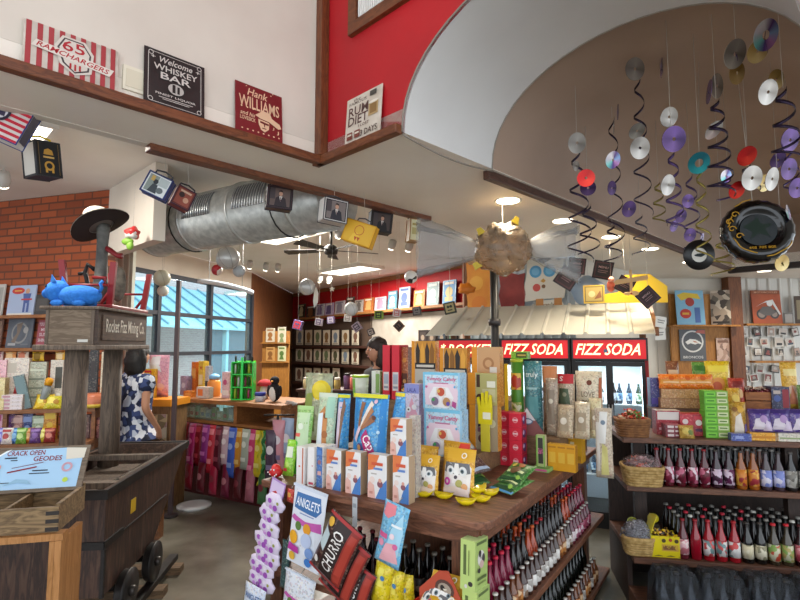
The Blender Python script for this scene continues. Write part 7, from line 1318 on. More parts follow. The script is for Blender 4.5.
for i, (px0, px1, py, ly, z, c, lb, D) in enumerate([(665, 677, 361, .50, ZS, '#7a4a2c', 'brown snack bag standing at the back behind the orange bags', [('r', .1, .9, .55, .8, '#c8b08a'), ('r', .2, .8, .2, .4, '#5a3018')]), (691, 704, 362, .49, ZS, '#5a8a34', 'green snack bag standing at the back beside the yellow one', [('c', .5, .55, .3, '#d8cfa0'), ('c', .5, .5, .2, '#a88a4a'), ('r', .1, .9, .8, .92, '#3a6a20')]), (704, 727, 361, .48, ZS, '#dcb81c', 'big yellow snack bag standing at the back of the rack', [('c', .45, .5, .28, '#e0984a'), ('c', .4, .45, .2, '#c8603a'), ('r', .1, .9, .76, .9, '#e8d04a'), ('r', .3, .8, .14, .26, '#e8e0c0')]),
     (779, 794, 362, .46, ZS, '#d8a83a', 'yellow and pink snack bag standing by the dark blue box', [('c', .5, .4, .3, '#e0b8a0'), ('r', .1, .9, .7, .85, '#e8d490'), ('p', [(.2, .1), (.5, .5), (.8, .1)], '#c87a5a')]), (726, 741, 378, .40, ZS, '#a83a2c', 'rust red candy bag leaning beside the yellow snack bag', [('c', .5, .5, .3, '#d8b080'), ('r', .2, .8, .7, .9, '#7a2420')]), (724, 736, 388, .30, ZS-.02, '#c89a30', 'golden candy bag between the green stacks and the wooden crate', [('c', .5, .6, .3, '#e0c05a'), ('c', .4, .3, .2, '#8a5a24')]), (794, 812, 385, .40, ZS, '#6a8a4a', 'green leafy snack bag at the far right of the rack', [('c', .5, .5, .3, '#a8b87a'), ('r', .1, .9, .1, .3, '#c8a83a')])]):
    pouch(UF, px0, px1, py, ly, z, .05, 'snack_bag', lb, 'snack bag', mat(c, .3), D, None, 0, -4)
pouch(UF, 724, 741, 402, .14, ZT, .05, 'gold_candy_bag', 'tall gold and white candy bag right of the green stacks', 'candy bag', mat('#b88a2c', .3), [('p', [(.2, .1), (.3, .6), (.6, .7), (.75, .1)], '#ddd2c4'), ('c', .6, .8, .2, '#d0a03a'), ('c', .3, .8, .14, '#8a5a20'), ('r', .75, .95, .1, .4, '#7a6aa8')], None, 0, -4)
for i, (px0, px1, lb) in enumerate([(745, 765, 'left purple and white candy bag on the rack front'), (763, 785, 'middle purple and white candy bag on the rack front'), (783, 805, 'right purple and white candy bag on the rack front')]): pouch(UF, px0, px1, 409, .10+.012*i, ZT+.05, .05, 'purple_candy_bag', lb, 'candy bag', mat('#4f3a86', .28), [('p', [(.1, .1), (.25, .55), (.5, .6), (.75, .1)], '#d4cad4'), ('c', .6, .55, .18, '#a888b8'), ('r', .05, .95, .8, .95, '#3a2a6a'), ('p', [(.55, .05), (.7, .5), (.95, .4), (.95, .05)], '#c8b8cc')], None, 6*i-6, -12, group='purple candy bags') if 1 else None
rc(745, 770, 428, .07, ZT, .10, 'yellow_tray_box', 'yellow low display box under the left purple bag', 'display box', ('#d8981c', '#b87a14', '#e0a83a'), [('r', .1, .9, .3, .6, '#c07a14')], h=.049); rc(770.5, 806, 430, .07, ZT, .11, 'white_tray_box', 'white low display box under the right purple bags', 'display box', ('#c9c2b4', '#a8a094', '#d4cec2'), [('r', .1, .9, .3, .5, '#8a9a6a')], h=.049); rc(726, 744, 430, .03, ZT, .05, 'blue_bar_box', 'small blue box lying on the front edge of the rack top', 'candy box', ('#3a4a94', '#2a3670', '#4a5aa8'), [('r', .2, .6, .3, .7, '#8a96c8')], h=.045) 
p = UF.pt(755, .30, ZT); t = thing('wooden_crate', 'reddish wooden crate of wrapped candy in the middle of the rack top', 'crate', UF.pt(755, .37, ZS), UF.yaw); CR_ = wood('#a0622f', '#7d4820', (1, 6, 6), .6); w, d, h = .17, .16, .12; m_ = MB()
for z in (0, .062): m_.box(-w/2, w/2, 0, .01, z, z+.056, CR_); m_.box(-w/2, w/2, d-.01, d, z, z+.056, CR_); m_.box(-w/2, -w/2+.01, .011, d-.011, z, z+.056, CR_); m_.box(w/2-.01, w/2, .011, d-.011, z, z+.056, CR_)
m_.box(-w/2+.01, w/2-.01, .01, d-.01, 0, .008, CR_); m_.build('slat_box', t)
for i in range(20): q = UF.loc(t.location); wrapped(UF.w(q[0]-.06+.03*(i % 5), q[1]+.03+.033*(i//5), ZS+h-.004+.012*((i*7) % 3)), .022, 'purplish wrapped candy heaped in the reddish wooden crate', [['#7a2a34', '#a8606a', '#d0b8b4'], ['#5a2028', '#8a3a44'], ['#b8a090', '#7a3a3c']][i % 3], 'candy in the wooden crate', 700+i)
rc(768, 784, 387, .36, ZS, .12, 'dark_blue_box', 'dark blue candy box with a red corner beside the wooden crate', 'candy box', ('#22264a', '#171a34', '#2c3160'), [('r', .6, .95, .1, .9, '#8a2a34'), ('c', .3, .5, .2, '#4a5a94'), ('r', .1, .5, .7, .85, '#b8a8a0')]); rc(768, 793, 399, .26, ZT, .06, 'clear_tub', 'clear plastic tub of purple sweets before the dark blue box', 'tub', (mat('#a89ca8', .2), '#8a7a8a', '#b8b0b8'), [('r', .1, .9, .2, .6, '#7a5a84')], h=.13)
rc(792, 808, 398, .27, ZT, .06, 'yellow_tin', 'yellow tin at the far right of the rack behind the purple bags', 'tin', ('#b8962a', '#947618', '#c8a63a'), [('r', .1, .9, .3, .7, '#d8bc5a')], h=.13)
rc(640, 655, 377, .50, ZS, .08, 'blue_purple_box', 'dark violet box at the back left of the rack beside the red cooler', 'carton', ('#2a2a70', '#1c1c50', '#34347c'), [('r', .1, .5, .2, .8, '#4a4aa0')]) if 0 else None
rc(648, 658, 378, .42, ZS, .08, 'violet_box', 'dark violet box at the back left of the rack top', 'carton', ('#2c2a72', '#1c1c50', '#38368a'), [('r', .1, .9, .1, .3, '#4a3a90')])
# ================= back wall shelves, records and prints =================
RP, RD = R1, (R2[0]-R1[0], R2[1]-R1[1]); RYAW = atan2(RD[1], RD[0]); rl = sqrt(RD[0]**2+RD[1]**2); rn = (RD[1]/rl, -RD[0]/rl)   # rn points into the room
def offw(d): return (RP[0]+rn[0]*d, RP[1]+rn[1]*d)
def wallitem(px0, px1, py0, py1, name, label, cat, base, D, tk=.03, off=.02, group=None, rx=0., z=None, P=None, Dr=None, ry=0.):
    P = P or offw(off); Dr = Dr or RD; base = pr(base) if name == 'record_sleeve' else base; a, b = onwall(px0, py1, P, Dr), onwall(px1, py1, P, Dr); mid = onwall((px0+px1)/2, py1, P, Dr); top = onwall((px0+px1)/2, py0, P, Dr); w = (b-a).length; zz = z if z is not None else mid.z; h = max(.05, top.z-zz); m_ = MB(); m_.box(-w/2, w/2, -tk, 0, 0, h, base); m_.decor(D, w, h, -tk, .002); return one(m_, name, label, cat, (mid.x, mid.y, zz), atan2(Dr[1], Dr[0]), R(rx), R(ry), group)
def wshelf(px0, px1, py, dp, label, m, tk=.04, name='wall_shelf', P=None, Dr=None):
    P = P or offw(.003); Dr = Dr or RD; a = onwall(px0, py, offw(dp) if P == offw(.003) else P, Dr); b = onwall(px1, py, offw(dp) if P == offw(.003) else P, Dr); m_ = MB(); w = (b-a).length; z = (a.z+b.z)/2; t = thing(name, label, 'shelf', (a.x-rn[0]*(dp-.004), a.y-rn[1]*(dp-.004), z), RYAW); m_.box(0, w, -dp+.004, 0, -tk, 0, m); m_.build('board', t); return z
RSH = wood('#a5713f', '#8a5a30', (1.5, 8, 8), .5); zsh = wshelf(294, 466, 312, .26, 'long wood shelf of record sleeves along the red band', RSH, .05)
LPS = [(298, 305, 304, '#3a2a22', '#d8cfa8'), (306.5, 315, 306, '#2c2a30', '#8a5a3a'), (316, 324, 304, '#c8ccd8', '#7a6a98'), (325, 333.5, 303, '#b8a8c8', '#6a5a8a'), (335, 344.5, 301, '#c8c4cc', '#8a8698'), (346, 354, 297, '#4a3a34', '#a88a6a'), (355, 363, 300, '#b8b0a8', '#6a6460'), (364, 373.5, 298, '#b86a34', '#d8a86a'), (375, 386, 297, '#d4c8d0', '#a88aa0'), (388, 397, 291, '#5a8aa0', '#c8d4d8'), (399, 410, 287, '#a8b8d0', '#5a6a98'), (414, 425, 290, '#c87a3c', '#e0b07a'), (427, 439, 282, '#8aa0a4', '#c8d0cc'), (443, 456, 280, '#4a8ac0', '#c8b87a')]
for i, (a, b, py, c1, c2) in enumerate(LPS): wallitem(a, b, py, 312, 'record_sleeve', '%s record sleeve from the left on the shelf along the red band' % ORD[i], 'record sleeve', c1, [('r', .06, .94, .06, .94, c1), ('c', .5, .5, .28, c2), ('r', .2, .8, .12, .3, c2), ('r', .15, .85, .82, .92, '#e8e2d8' if i % 2 else c2)], .02, .14, 'record sleeves on the red band', -4, zsh+.001)
DKW = wood('#4a2c22', '#341d16', (1.5, 8, 8), .6)
SHZ = []
for i, (py, lb) in enumerate([(346, 'top dark shelf of framed prints under the red band'), (364, 'middle dark shelf of framed prints under the red band'), (386, 'lowest dark shelf of framed prints under the red band')]): SHZ.append(wshelf(291, 372, py, .22, lb, DKW, .05, 'print_shelf'))
FC = ['#d8d0bc', '#cfc7b0', '#c9bfa8', '#ddd6c4']; IC = ['#5a5a44', '#6a7a58', '#8a6a44', '#4a4a4c', '#7a8a9a', '#7a5a4a']
rnd = random.Random(9)
for ri, (y0, pxs) in enumerate([(329, (300, 309, 318, 327, 336, 346, 356)), (348, (300, 309, 318, 327, 336, 346, 356)), (367, (300, 309, 318, 327, 337))]):
    for ci, px in enumerate(pxs):
        c1, c2 = rnd.choice(FC), rnd.choice(IC); wallitem(px-4.2, px+4.2, y0, 360, 'framed_print', 'small framed print, %s row and %s from left, on the dark shelves' % (ORD[ri], ORD[ci]), 'framed print', '#2e1e18', [('r', .08, .92, .06, .94, c1), ('c', .5, .56, .24, c2), ('p', [(.3, .2), (.5, .6), (.7, .2)], c2), ('r', .2, .8, .1, .15, '#8a8070')], .02, .12, 'framed prints on the dark shelves', 0, SHZ[ri]+.001)
gw_ = onwall(372, 372, offw(.03), RD); gw2 = onwall(464, 372, offw(.03), RD)
struct(MB().wall((gw_.x, gw_.y), (gw2.x, gw2.y), 1.0, 2.30, .02, noisy('#b0a79c', '#9c9388', 3, .7)), 'wall_back_grey')
for i, px in enumerate((424, 433, 443, 454)): wallitem(px-4.5, px+4.5, 330, 347, 'framed_picture', '%s dark framed picture from the left on the grey back wall' % ORD[i], 'picture', '#241c1a', [('r', .15, .85, .12, .88, ['#3a3230', '#4a4038', '#35404a', '#6a8a6a'][i]), ('c', .5, .55, .2, '#8a7a6a')], .03, .035, 'dark frames on the grey back wall')
# wood wall at the left of the red band: four pale cards
WP_, WD_ = (W2[0]+.03, W2[1]), (R1[0]-W2[0], R1[1]-W2[1])
for i, (a, b, y0, y1, c1, c2) in enumerate([(265, 275, 328, 342, '#d8cfba', '#a8703a'), (277, 286, 327, 344, '#ddd6c0', '#8a9a6a'), (265, 275, 347, 361, '#c8985a', '#8a5a2c'), (277, 286, 346, 361, '#cfd0a8', '#5a7a3a')]):
    p0 = at((a+b)/2, y1, 9.0); w = (b-a)*9.0/F; h = at((a+b)/2, y0, 9.0).z-p0.z; m_ = MB(); m_.box(-w/2, w/2, 0, .015, 0, h, c1); m_.decor([('c', .5, .5, .28, c2), ('r', .15, .85, .8, .9, c2), ('p', [(.2, .1), (.5, .55), (.8, .1)], c2)], w, h, 0); one(m_, 'hanging_card', ['upper left', 'upper right', 'lower left', 'lower right'][i]+' of four pale picture cards on the rack by the wood wall', 'picture card', p0, R(-20), 0, 0, 'pale cards by the wood wall')
ca, cb2 = at(262, 344, 9.05), at(289, 344, 9.05); t = thing('card_rack', 'slim wooden card rack standing before the wood wall', 'rack', (ca.x, 9.02, 0), R(0)); zc1, zc2 = at(270, 342.5, 9).z, at(270, 361.5, 9).z
MB().box(0, cb2.x-ca.x, .06, .1, 0, 1.9, WY).build('back_board', t); MB().box(0, cb2.x-ca.x, -.06, .059, zc1-.02, zc1-.001, WY).build('shelf', t); MB().box(0, cb2.x-ca.x, -.06, .059, zc2-.02, zc2-.001, WY).build('shelf', t)
# little tins hanging before the back wall
for i, (px, py, Y, s, c1, c2, ry, lb) in enumerate([(319, 322, 6.6, .09, '#b8b0b4', '#6a5a7a', 10, 'small grey tin hanging before the record shelf'), (331, 320, 6.6, .09, '#8a7aa8', '#d8d0d8', -6, 'small lilac tin hanging before the record shelf'), (348, 318, 6.6, .09, '#c8c4c0', '#8a8480', 5, 'small white tin hanging under the silver ball'), (357, 327, 6.4, .10, '#9a8a98', '#4a4048', -35, 'small dark picture tin hanging tilted under the silver ball'), (371, 332, 6.4, .08, '#3a3436', '#a89a90', -20, 'small black tin hanging beside the tilted one'), (379, 315, 6.2, .10, '#8aa83a', '#2a3018', 0, 'small lime green face tin hanging before the grey wall'), (399, 326, 6.2, .10, '#6a4a34', '#2a1c14', 45, 'small brown diamond tin hanging before the grey wall'), (397, 313, 6.2, .09, '#d8d4d4', '#c87a7a', 6, 'small white tin hanging above the brown diamond'), (417, 311, 6.2, .10, '#4a4444', '#8a8480', -8, 'small black tin hanging before the grey wall, toward the candy'), (450, 308, 5.8, .13, '#2c3024', '#a89a6a', -12, 'dark round-topped tin hanging below the last record sleeve'), (450, 325, 5.9, .10, '#3a3432', '#6a6460', 20, 'dark tin hanging above the left end of the lean-to roof'), (298, 325, 6.8, .12, '#6a5a8a', '#c83a4a', 15, 'small striped tin hanging left of the framed prints')]):
    p = at(px, py, Y); t = thing('hanging_tin', lb, 'tin', p, R(-12), 0, R(ry), 'small tins hanging before the back wall'); m_ = MB(); m_.box(-s/2, s/2, -s*.25, s*.25, -s/2, s/2, c1); m_.X = Matrix.Translation((0, 0, -s/2)); m_.decor([('r', .12, .88, .12, .88, c2), ('c', .38, .6, .12, c1), ('c', .62, .6, .12, c1), ('r', .3, .7, .25, .35, c1)], s, s, -s*.25, .001); m_.build('tin', t)
    MI = (Matrix.Rotation(R(-12), 3, 'Z') @ Matrix.Rotation(R(ry), 3, 'Y')).inverted(); s_ = MB(); s_.tube([tuple(MI @ Vector((0, 0, s*.6))), tuple(MI @ Vector((0, 0, HB-p.z)))], .0015, mat('#bdb5aa'), 4); s_.build('string', t)
p = at(408, 362, 6.0); m_ = MB()
# orange flower toy on the wall corner
p = at(466, 289, 6.5); t = thing('hanging_orange_flower', 'orange puffy flower hanging at the right end of the red band', 'decoration', p); m_ = MB(); m_.ell((0, 0, 0), (.11, .06, .07), mat('#d87a1c', .5), 18, 12, lambda x, y, z: 1+.1*sin(8*x)+.12*sin(9*z)); m_.build('flower', t); string_to(t, HC-p.z, .05)
# ================= left side: brick wall ledges, shelves behind the cart =================
BP, BD = (-2.66, 4.86), (-3.74, 1.14); bl = sqrt(BD[0]**2+BD[1]**2); BYAW = atan2(-BD[1], -BD[0]); bn = (-.2917*1.0, -.9565)
def boff(d): return (BP[0]+bn[0]*d, BP[1]+bn[1]*d)
LDG = wood('#a86a30', '#86501f', (1.5, 8, 8), .5)
def ledge(px0, px1, py, label):
    a, b = onwall(px0, py, boff(.14), BD), onwall(px1, py, boff(.14), BD); t = thing('wall_ledge', label, 'shelf', (a.x-bn[0]*.137, a.y-bn[1]*.137, a.z), BYAW); MB().box(0, (b-a).length, -.137, 0, -.03, 0, LDG).build('board', t); return a.z
def bitem(px0, px1, py0, z, name, label, cat, base, D, off=.06, tk=.012, rx=-5, group=None, P=None):
    Pq = P or boff(off); a, b = onwall(px0, 300, Pq, BD), onwall(px1, 300, Pq, BD); h = onwall((px0+px1)/2, py0, Pq, BD).z-z; w = (b-a).length; m_ = MB(); m_.box(-w/2, w/2, 0, tk, 0, h, base); m_.decor(D, w, h, 0); return one(m_, name, label, cat, ((a.x+b.x)/2, (a.y+b.y)/2, z), BYAW, R(rx), 0, group)
z1 = ledge(-30, 49, 316, 'upper brown ledge on the brick wall'); z2 = ledge(-30, 62, 348, 'lower brown ledge on the brick wall')
bitem(7, 33.5, 285, z1+.001, 'tin_sign', 'pale blue tin sign with a red oval and blue shapes on the brick ledge', 'sign', mat('#a9b8d4', .4), [('c', .34, .82, .24, .11, '#c83a2c'), ('r', .2, .48, .80, .84, '#e0b04a'), ('c', .7, .8, .08, '#c89a7c'), ('p', [(.55, .72), (.85, .72), (.8, .4), (.6, .4)], '#4a5f9c'), ('r', .5, .9, .5, .55, '#c03a34'), ('r', .6, .68, .1, .4, '#4a5f9c'), ('r', .74, .82, .1, .4, '#4a5f9c'), ('r', .04, .96, .01, .07, '#e8e2d4')])
bitem(-12, 2, 284, z1+.001, 'tin_sign', 'pale sign cut off by the left edge of the picture, on the upper ledge', 'sign', mat('#c9c4bc'), [('r', .1, .9, .1, .9, '#a8a49c')]); bitem(34.5, 48, 294, z1+.001, 'tin_sign', 'dark grey tin sign half hidden by the red stool leg on the upper ledge', 'sign', mat('#3a3836'), [('r', .1, .9, .2, .8, '#4c4946')])
bitem(8, 33, 318, z2+.001, 'tin_sign', 'slate grey tin sign with a swirling animal shape on the lower ledge', 'sign', noisy('#5f6670', '#4a5058', 6, .5), [('o', .5, .5, .26, .32, '#8a8a88'), ('p', [(.2, .2), (.4, .5), (.36, .8), (.6, .86), (.5, .5), (.36, .16)], '#7a6a5c'), ('c', .74, .6, .1, '#9a9894'), ('r', .1, .4, .08, .16, '#a8a8a8'), ('r', .6, .9, .1, .14, '#6f757c')])
bitem(38, 50, 320, z2+.001, 'tin_sign', 'pinkish red lettered sign left of the wooden name box', 'sign', mat('#9a4a54'), [('t', 'YOU ARE', .5, .86, .8, .12, '#d8c8cc'), ('t', 'MY', .5, .66, .4, .1, '#d8c8cc'), ('t', 'SUN', .5, .48, .6, .12, '#d8c8cc'), ('t', 'SHINE', .5, .28, .7, .12, '#d8c8cc'), ('r', .1, .9, .05, .12, '#d8c8cc')])
bitem(-10, 3, 318, z2+.001, 'tin_sign', 'brown sign cut off by the left edge on the lower ledge', 'sign', mat('#6a4a3a'), [('r', .1, .9, .1, .9, '#8a6a54')])
for i, (a, b, c1, c2) in enumerate([(-3, 3, '#d8b8b0', '#b86a7a'), (5, 16, '#d88a3c', '#e8c08a'), (17, 28.5, '#e0c8b0', '#c8785a'), (32, 44, '#dcae1c', '#8a6a10'), (55, 66, '#dca83a', '#e8d0a0'), (86, 94, '#d8a870', '#c87a3a')]):
    p0, p1 = onwall(a, 361, boff(.10), BD), onwall(b, 361, boff(.10), BD); w = (p1-p0).length; h = z2-.035-p0.z; m_ = MB(); m_.bag(w, h, .03, mat(c1, .3), sd=40+i); m_.decor([('c', .5, .5, .3, c2), ('r', .15, .85, .75, .88, c2)], w, h, 0, .001)
    one(m_, 'hanging_candy_bag', '%s small candy bag from the left hanging under the lower brick wall ledge' % ORD[i], 'candy bag', ((p0.x+p1.x)/2, (p0.y+p1.y)/2, p0.z), BYAW, 0, 0, 'bags under the brick wall ledge')
LF = Frame((-3.85, 4.0), R(15)); LL = 1.34; SWD = wood('#8a5a34', '#6a4024', (1.2, 7, 7), .55)
t = thing('candy_shelf', 'brown three tier candy shelf before the brick wall, behind the mine cart', 'shelf unit', (*LF.O, 0), LF.yaw)
for z, y0 in ((1.12, .14), (.86, .0), (.55, .0)): MB().box(0, LL, y0, .45, z-.03, z, SWD).build('shelf_board', t)
for x in (0, .66, LL-.03): MB().box(x, x+.03, .16, .45, 0, .519, SWD).build('support', t); MB().box(x, x+.03, .16, .45, .551, .829, SWD).build('support', t); MB().box(x, x+.03, .16, .45, .861, 1.089, SWD).build('support', t)
rnd = random.Random(31)
def lc(a, b, py, ly, z, d, label, cols, D, rz=0., ry=0., name='candy_box', cat='candy box', h=None): return carton(LF, a, b, py, ly, z, d, name, label, cat, cols, D, rz, None, h, None, ry)
PK = [('r', .1, .9, .62, .9, '#e8dcd4'), ('r', .2, .8, .2, .5, '#c84a4a')]
lc(-8, 8, 360, .30, 1.121, .06, 'pink topped box at the far left of the top shelf', ('#d8a8b4', '#b88894'), [('r', .1, .9, .05, .3, '#2a2a5a'), ('c', .4, .7, .3, '#e08a9c')]); lc(9, 30, 358, .32, 1.121, .06, 'white card box with a red figure on the top shelf', ('#cfc6bc', '#b8aea4'), [('p', [(.4, .2), (.5, .5), (.9, .62), (.95, .3)], '#c8343a'), ('r', .1, .5, .7, .9, '#b8b0a4'), ('r', .05, .95, .02, .12, '#c87a3a')])
for k in range(4): lc(8, 26, 400, .18, 1.121+.031*k, .10, '%s white and pink box in the stack of four on the top shelf' % ['lowest', 'second lowest', 'second highest', 'topmost'][k], ('#d4c8c8', '#b8acac', '#e0d8d4'), [('r', .05, .4, .2, .8, '#b88a94'), ('r', .5, .95, .3, .7, '#d8d0d4')], rnd.uniform(-5, 5), 0, 'flat_box', 'candy box', .03)
lc(-4, 8, 378, .18, 1.121, .08, 'cream carton at the left of the top shelf beside the stack of four', ('#d4c490', '#b8a874'), [('r', .1, .9, .3, .6, '#c8b47a')]); lc(27, 36, 374, .22, 1.121, .04, 'grey teal box leaning on the top shelf', ('#5f7478', '#4a5c60', '#7a8c90'), [('r', .1, .9, .05, .95, '#6f868a')], 10, -14); lc(31, 48, 362, .34, 1.121, .04, 'pale green lined card box at the back of the top shelf', ('#a8ac98', '#8a8e7c'), [('r', .1, .9, .3+.12*i, .33+.12*i, '#7a8070') for i in range(5)][0:5] if 0 else [('r', .1, .9, .2, .24, '#7a8070'), ('r', .1, .9, .4, .44, '#7a8070'), ('r', .1, .9, .6, .64, '#7a8070'), ('r', .1, .9, .8, .84, '#c8ccb8')])
m_ = MB(); m_.lathe([(.03, 0), (.032, .16), (.022, .2)], mat('#8a9090', .2), 12); t = one(m_, 'candy_bottle', 'grey candy bottle with an orange cap leaning on the top shelf', 'bottle', LF.pt(46, .24, 1.121), 0, 0, R(14)); m_ = MB(); m_.lathe([(.03, .2), (.03, .25), (.02, .26)], mat('#dd9a1c', .4), 12); m_.build('cap', t)
lc(54, 65, 360, .30, 1.121, .05, 'white and dark framed box behind the left post', ('#c4bcb0', '#a89e92'), [('r', .4, .95, .4, .85, '#4a4a44'), ('c', .7, .25, .2, '#e0dcd4')]); lc(84, 91, 352, .3, 1.121, .05, 'dark picture box between the two round posts', ('#3a2c28', '#2a201e'), [('c', .5, .7, .3, '#c8b08a'), ('r', .2, .8, .2, .4, '#8a6a4a')]); lc(92, 99, 350, .3, 1.121, .05, 'black tall box between the two round posts', ('#1f1b1b', '#171414'), [('r', .2, .8, .5, .8, '#3a3434')]); lc(104, 116, 352, .26, 1.121, .05, 'cream box with a dark cat shape between the round posts', ('#d0c4a8', '#b0a488'), [('c', .5, .7, .2, '#2a2422'), ('r', .1, .9, .05, .35, '#c88a3a')])
for i, (px, ly, c, lb) in enumerate([(47, .2, '#d8b41c', 'yellow candy bag lying at the right of the top shelf'), (57, .18, '#c8c02a', 'yellow green candy bag lying beside the left post')]): pouch(LF, px-8, px+8, 392+2*i, ly, 1.121, .05, 'candy_bag', lb, 'candy bag', mat(c, .3), [('c', .4, .5, .25, '#e8d86a'), ('c', .7, .4, .16, '#a87a1c')], None, 0, -35)
m_ = MB(); m_.lathe([(.075, 0), (.085, .02), (.085, .09), (.06, .12)], mat('#cf7a58', .35), 20); t = one(m_, 'candy_jar', 'round salmon pink candy jar between the two posts', 'jar', LF.pt(101, .26, .861) if 0 else LF.pt(98, .22, 1.121), 0); m_ = MB(); m_.lathe([(.087, .0), (.087, .03)], mat('#c8a83a', .4), 20); m_.build('band', t)
for i, (a, b, py, c, c2, lb) in enumerate([(-6, 8, 412, '#d8a0b8', '#b84a7a', 'pink bag on the middle shelf at the left edge'), (10, 20, 414, '#5a2a6a', '#8a5a9a', 'purple box on the middle shelf'), (17, 29, 415, '#b8807a', '#d8b0a4', 'dusty pink box on the middle shelf'), (29, 38, 414, '#2a3a7a', '#8a9ac8', 'dark blue box on the middle shelf'), (39, 50, 416, '#a8b894', '#d8e0c8', 'pale green bag on the middle shelf'), (50, 61, 410, '#d8901c', '#e8c04a', 'orange bag on the middle shelf beside the left post'), (84, 94, 415, '#5a3a34', '#8a6a5a', 'dark brown box on the middle shelf between the posts'), (96, 106, 418, '#6a2a2a', '#a86a5a', 'dark red box on the middle shelf between the posts')]): lc(a, b, py, .20, .861, .05, lb, (c, c), [('c', .5, .5, .25, c2), ('r', .1, .9, .7, .9, c2)])
for i in range(9):
    c, c2, nm = [('#c83a6a', '#e8a0b8', 'rose'), ('#7a7ad0', '#b8b8e0', 'lilac'), ('#d8d4d0', '#a84a4a', 'white'), ('#3a7ac8', '#8ab8e0', 'blue'), ('#6aa03a', '#b8d08a', 'leaf green'), ('#c87a2a', '#e0b07a', 'tan orange'), ('#5a3a7a', '#8a6aa8', 'violet'), ('#c8b82a', '#e8e08a', 'lemon'), ('#8a2a2a', '#c87a6a', 'brick red')][i]
    px = 0+7*i; pouch(LF, px-5, px+5, 428, .06+.02*(i % 2), .861, .04, 'candy_packet', '%s candy packet in the front row of the middle shelf behind the blue notice' % nm, 'candy packet', mat(c, .3), [('c', .5, .5, .28, c2), ('r', .1, .9, .75, .9, c2)], None, rnd.uniform(-12, 12), -8, group='candy packets on the middle shelf')
for i in range(5): bottle('chillgreen', LF.pt(86+5*i, .2, .551), 'green labelled bottle on the lowest shelf between the posts', 'green bottles on the lowest shelf', 'chilled_bottle')
# low bench with yellow bottles behind the cart
q = at(121, 460, 4.56); t = thing('low_bench', 'low dark wooden bench of yellow bottles behind the mine cart', 'bench', (q.x, 4.56, 0)); MB().box(-.05, .34, 0, .16, .56, .59, SWD).build('bench_top', t)
for x in (-.04, .29): MB().box(x, x+.04, .03, .13, 0, .559, SWD).build('leg', t)
kind('yellowb', .19, .028, '#b8a81c', '#d8d0b0', None)
for i in range(5): bottle('yellowb', (q.x+.0+.064*i, 4.62, .591), 'yellow soda bottle on the low bench behind the mine cart', 'yellow bottles on the low bench', 'chilled_bottle')
# ---------- orange counter by the windows ----------
GF = Frame((-2.80, 5.45), R(-8)); OR_ = mat('#d98a1c', .45)
t = thing('orange_counter', 'wooden counter with an orange top under the street windows', 'counter', (*GF.O, 0), GF.yaw); MB().box(0, .46, 0, .32, 0, 1.03, wood('#8a6a44', '#6a4c2c', (7, 7, .8), .6)).build('cabinet', t); MB().box(-.02, .48, -.03, .34, 1.031, 1.10, OR_).build('top', t)
MB().box(.03, .43, -.012, -.001, .3, .95, busy(['#8a7a5a', '#c8b48a', '#5a4a3a', '#b89a94', '#d8cfb8'], 14)).build('packet_front', t)
carton(GF, 143, 157, 369, .10, 1.101, .06, 'yellow_red_box', 'yellow box with a red open frame on the orange counter', 'candy box', ('#dcb020', '#b88a14', '#e0c04a'), [('r', .25, .32, .1, .95, '#c02a3a'), ('r', .7, .77, .35, .95, '#c02a3a'), ('r', .3, .74, .88, .95, '#c02a3a'), ('r', .35, .68, .2, .6, '#d8c44a')])
pouch(GF, 150, 172, 355, .24, 1.101, .12, 'pink_candy_bag', 'big clear topped pink candy bag on the orange counter before the window', 'candy bag', mat('#d8a0b8', .25), [('p', [(.1, .6), (.2, .95), (.6, .98), (.8, .6)], '#dce0e4'), ('c', .5, .4, .3, '#d890a0'), ('c', .3, .2, .2, '#b87ac0'), ('c', .75, .25, .16, '#e0b0a0')], None, 0, 0)
# door post
p = at(172, 470, 5.2); t = thing('door_post', 'slim dark post standing before the street windows', 'post', (p.x, p.y, 0)); MB().box(-.019, .019, -.019, .019, 0, 2.3, mat('#4a3a3c', .5)).build('post', t); MB().cyl((0, 0, 0), .07, .02, mat('#3a3234', .5), 16) .build('foot', t)
# ---------- checkout counter ----------
KF = Frame((-2.58, 6.05), R(-30)); KL = 1.66; KW = wood('#a06a3a', '#7d4c26', (1.2, 7, 7), .5)
t = thing('checkout_counter', 'wooden checkout counter hung with candy bags in the middle of the shop', 'counter', (*KF.O, 0), KF.yaw)
MB().box(0, KL, .1, .6, 0, .80, mat('#5a1a1c', .7)).build('base_cabinet', t); MB().box(-.02, KL, -.04, .64, 1.02, 1.06, KW).build('counter_top', t); MB().box(0, KL, .0, .6, .801, .83, KW).build('shelf', t); MB().box(.95, 1.0, 0, .55, .831, 1.019, KW).build('divider', t); MB().box(KL-.05, KL, 0, .55, .831, 1.019, KW).build('divider', t); MB().box(0, .05, 0, .55, .831, 1.019, KW).build('divider', t)
MB().box(.06, .94, .02, .026, .84, 1.015, film('#e8f4f0', .10, .05)).build('glass_front', t)
rnd = random.Random(77)
for i in range(9): px = 186+9*i; c = rnd.choice(['#d8d4d0', '#7a9a6a', '#c8b89a', '#4a4a5a', '#a8b0b8', '#8a9a4a']); m_ = MB(); w_ = .07; m_.box(-w_/2, w_/2, 0, .05, 0, rnd.uniform(.08, .14), c); m_.rect(-.025, .025, .02, .06, -.0008, rnd.choice(['#b84a3a', '#e8e0d0', '#3a6a8a'])); one(m_, 'candy_packet', '%s small packet from the left behind the glass of the checkout counter' % ORD[i], 'candy packet', KF.w(.10+.092*i, .15, .831), KF.yaw, 0, 0, 'packets in the glass counter')
def kc(a, b, py, ly, d, label, cols, D, name='candy_box', cat='candy box', **k): return carton(KF, a, b, py, ly, 1.061, d, name, label, cat, cols, D, 0, None, **k)
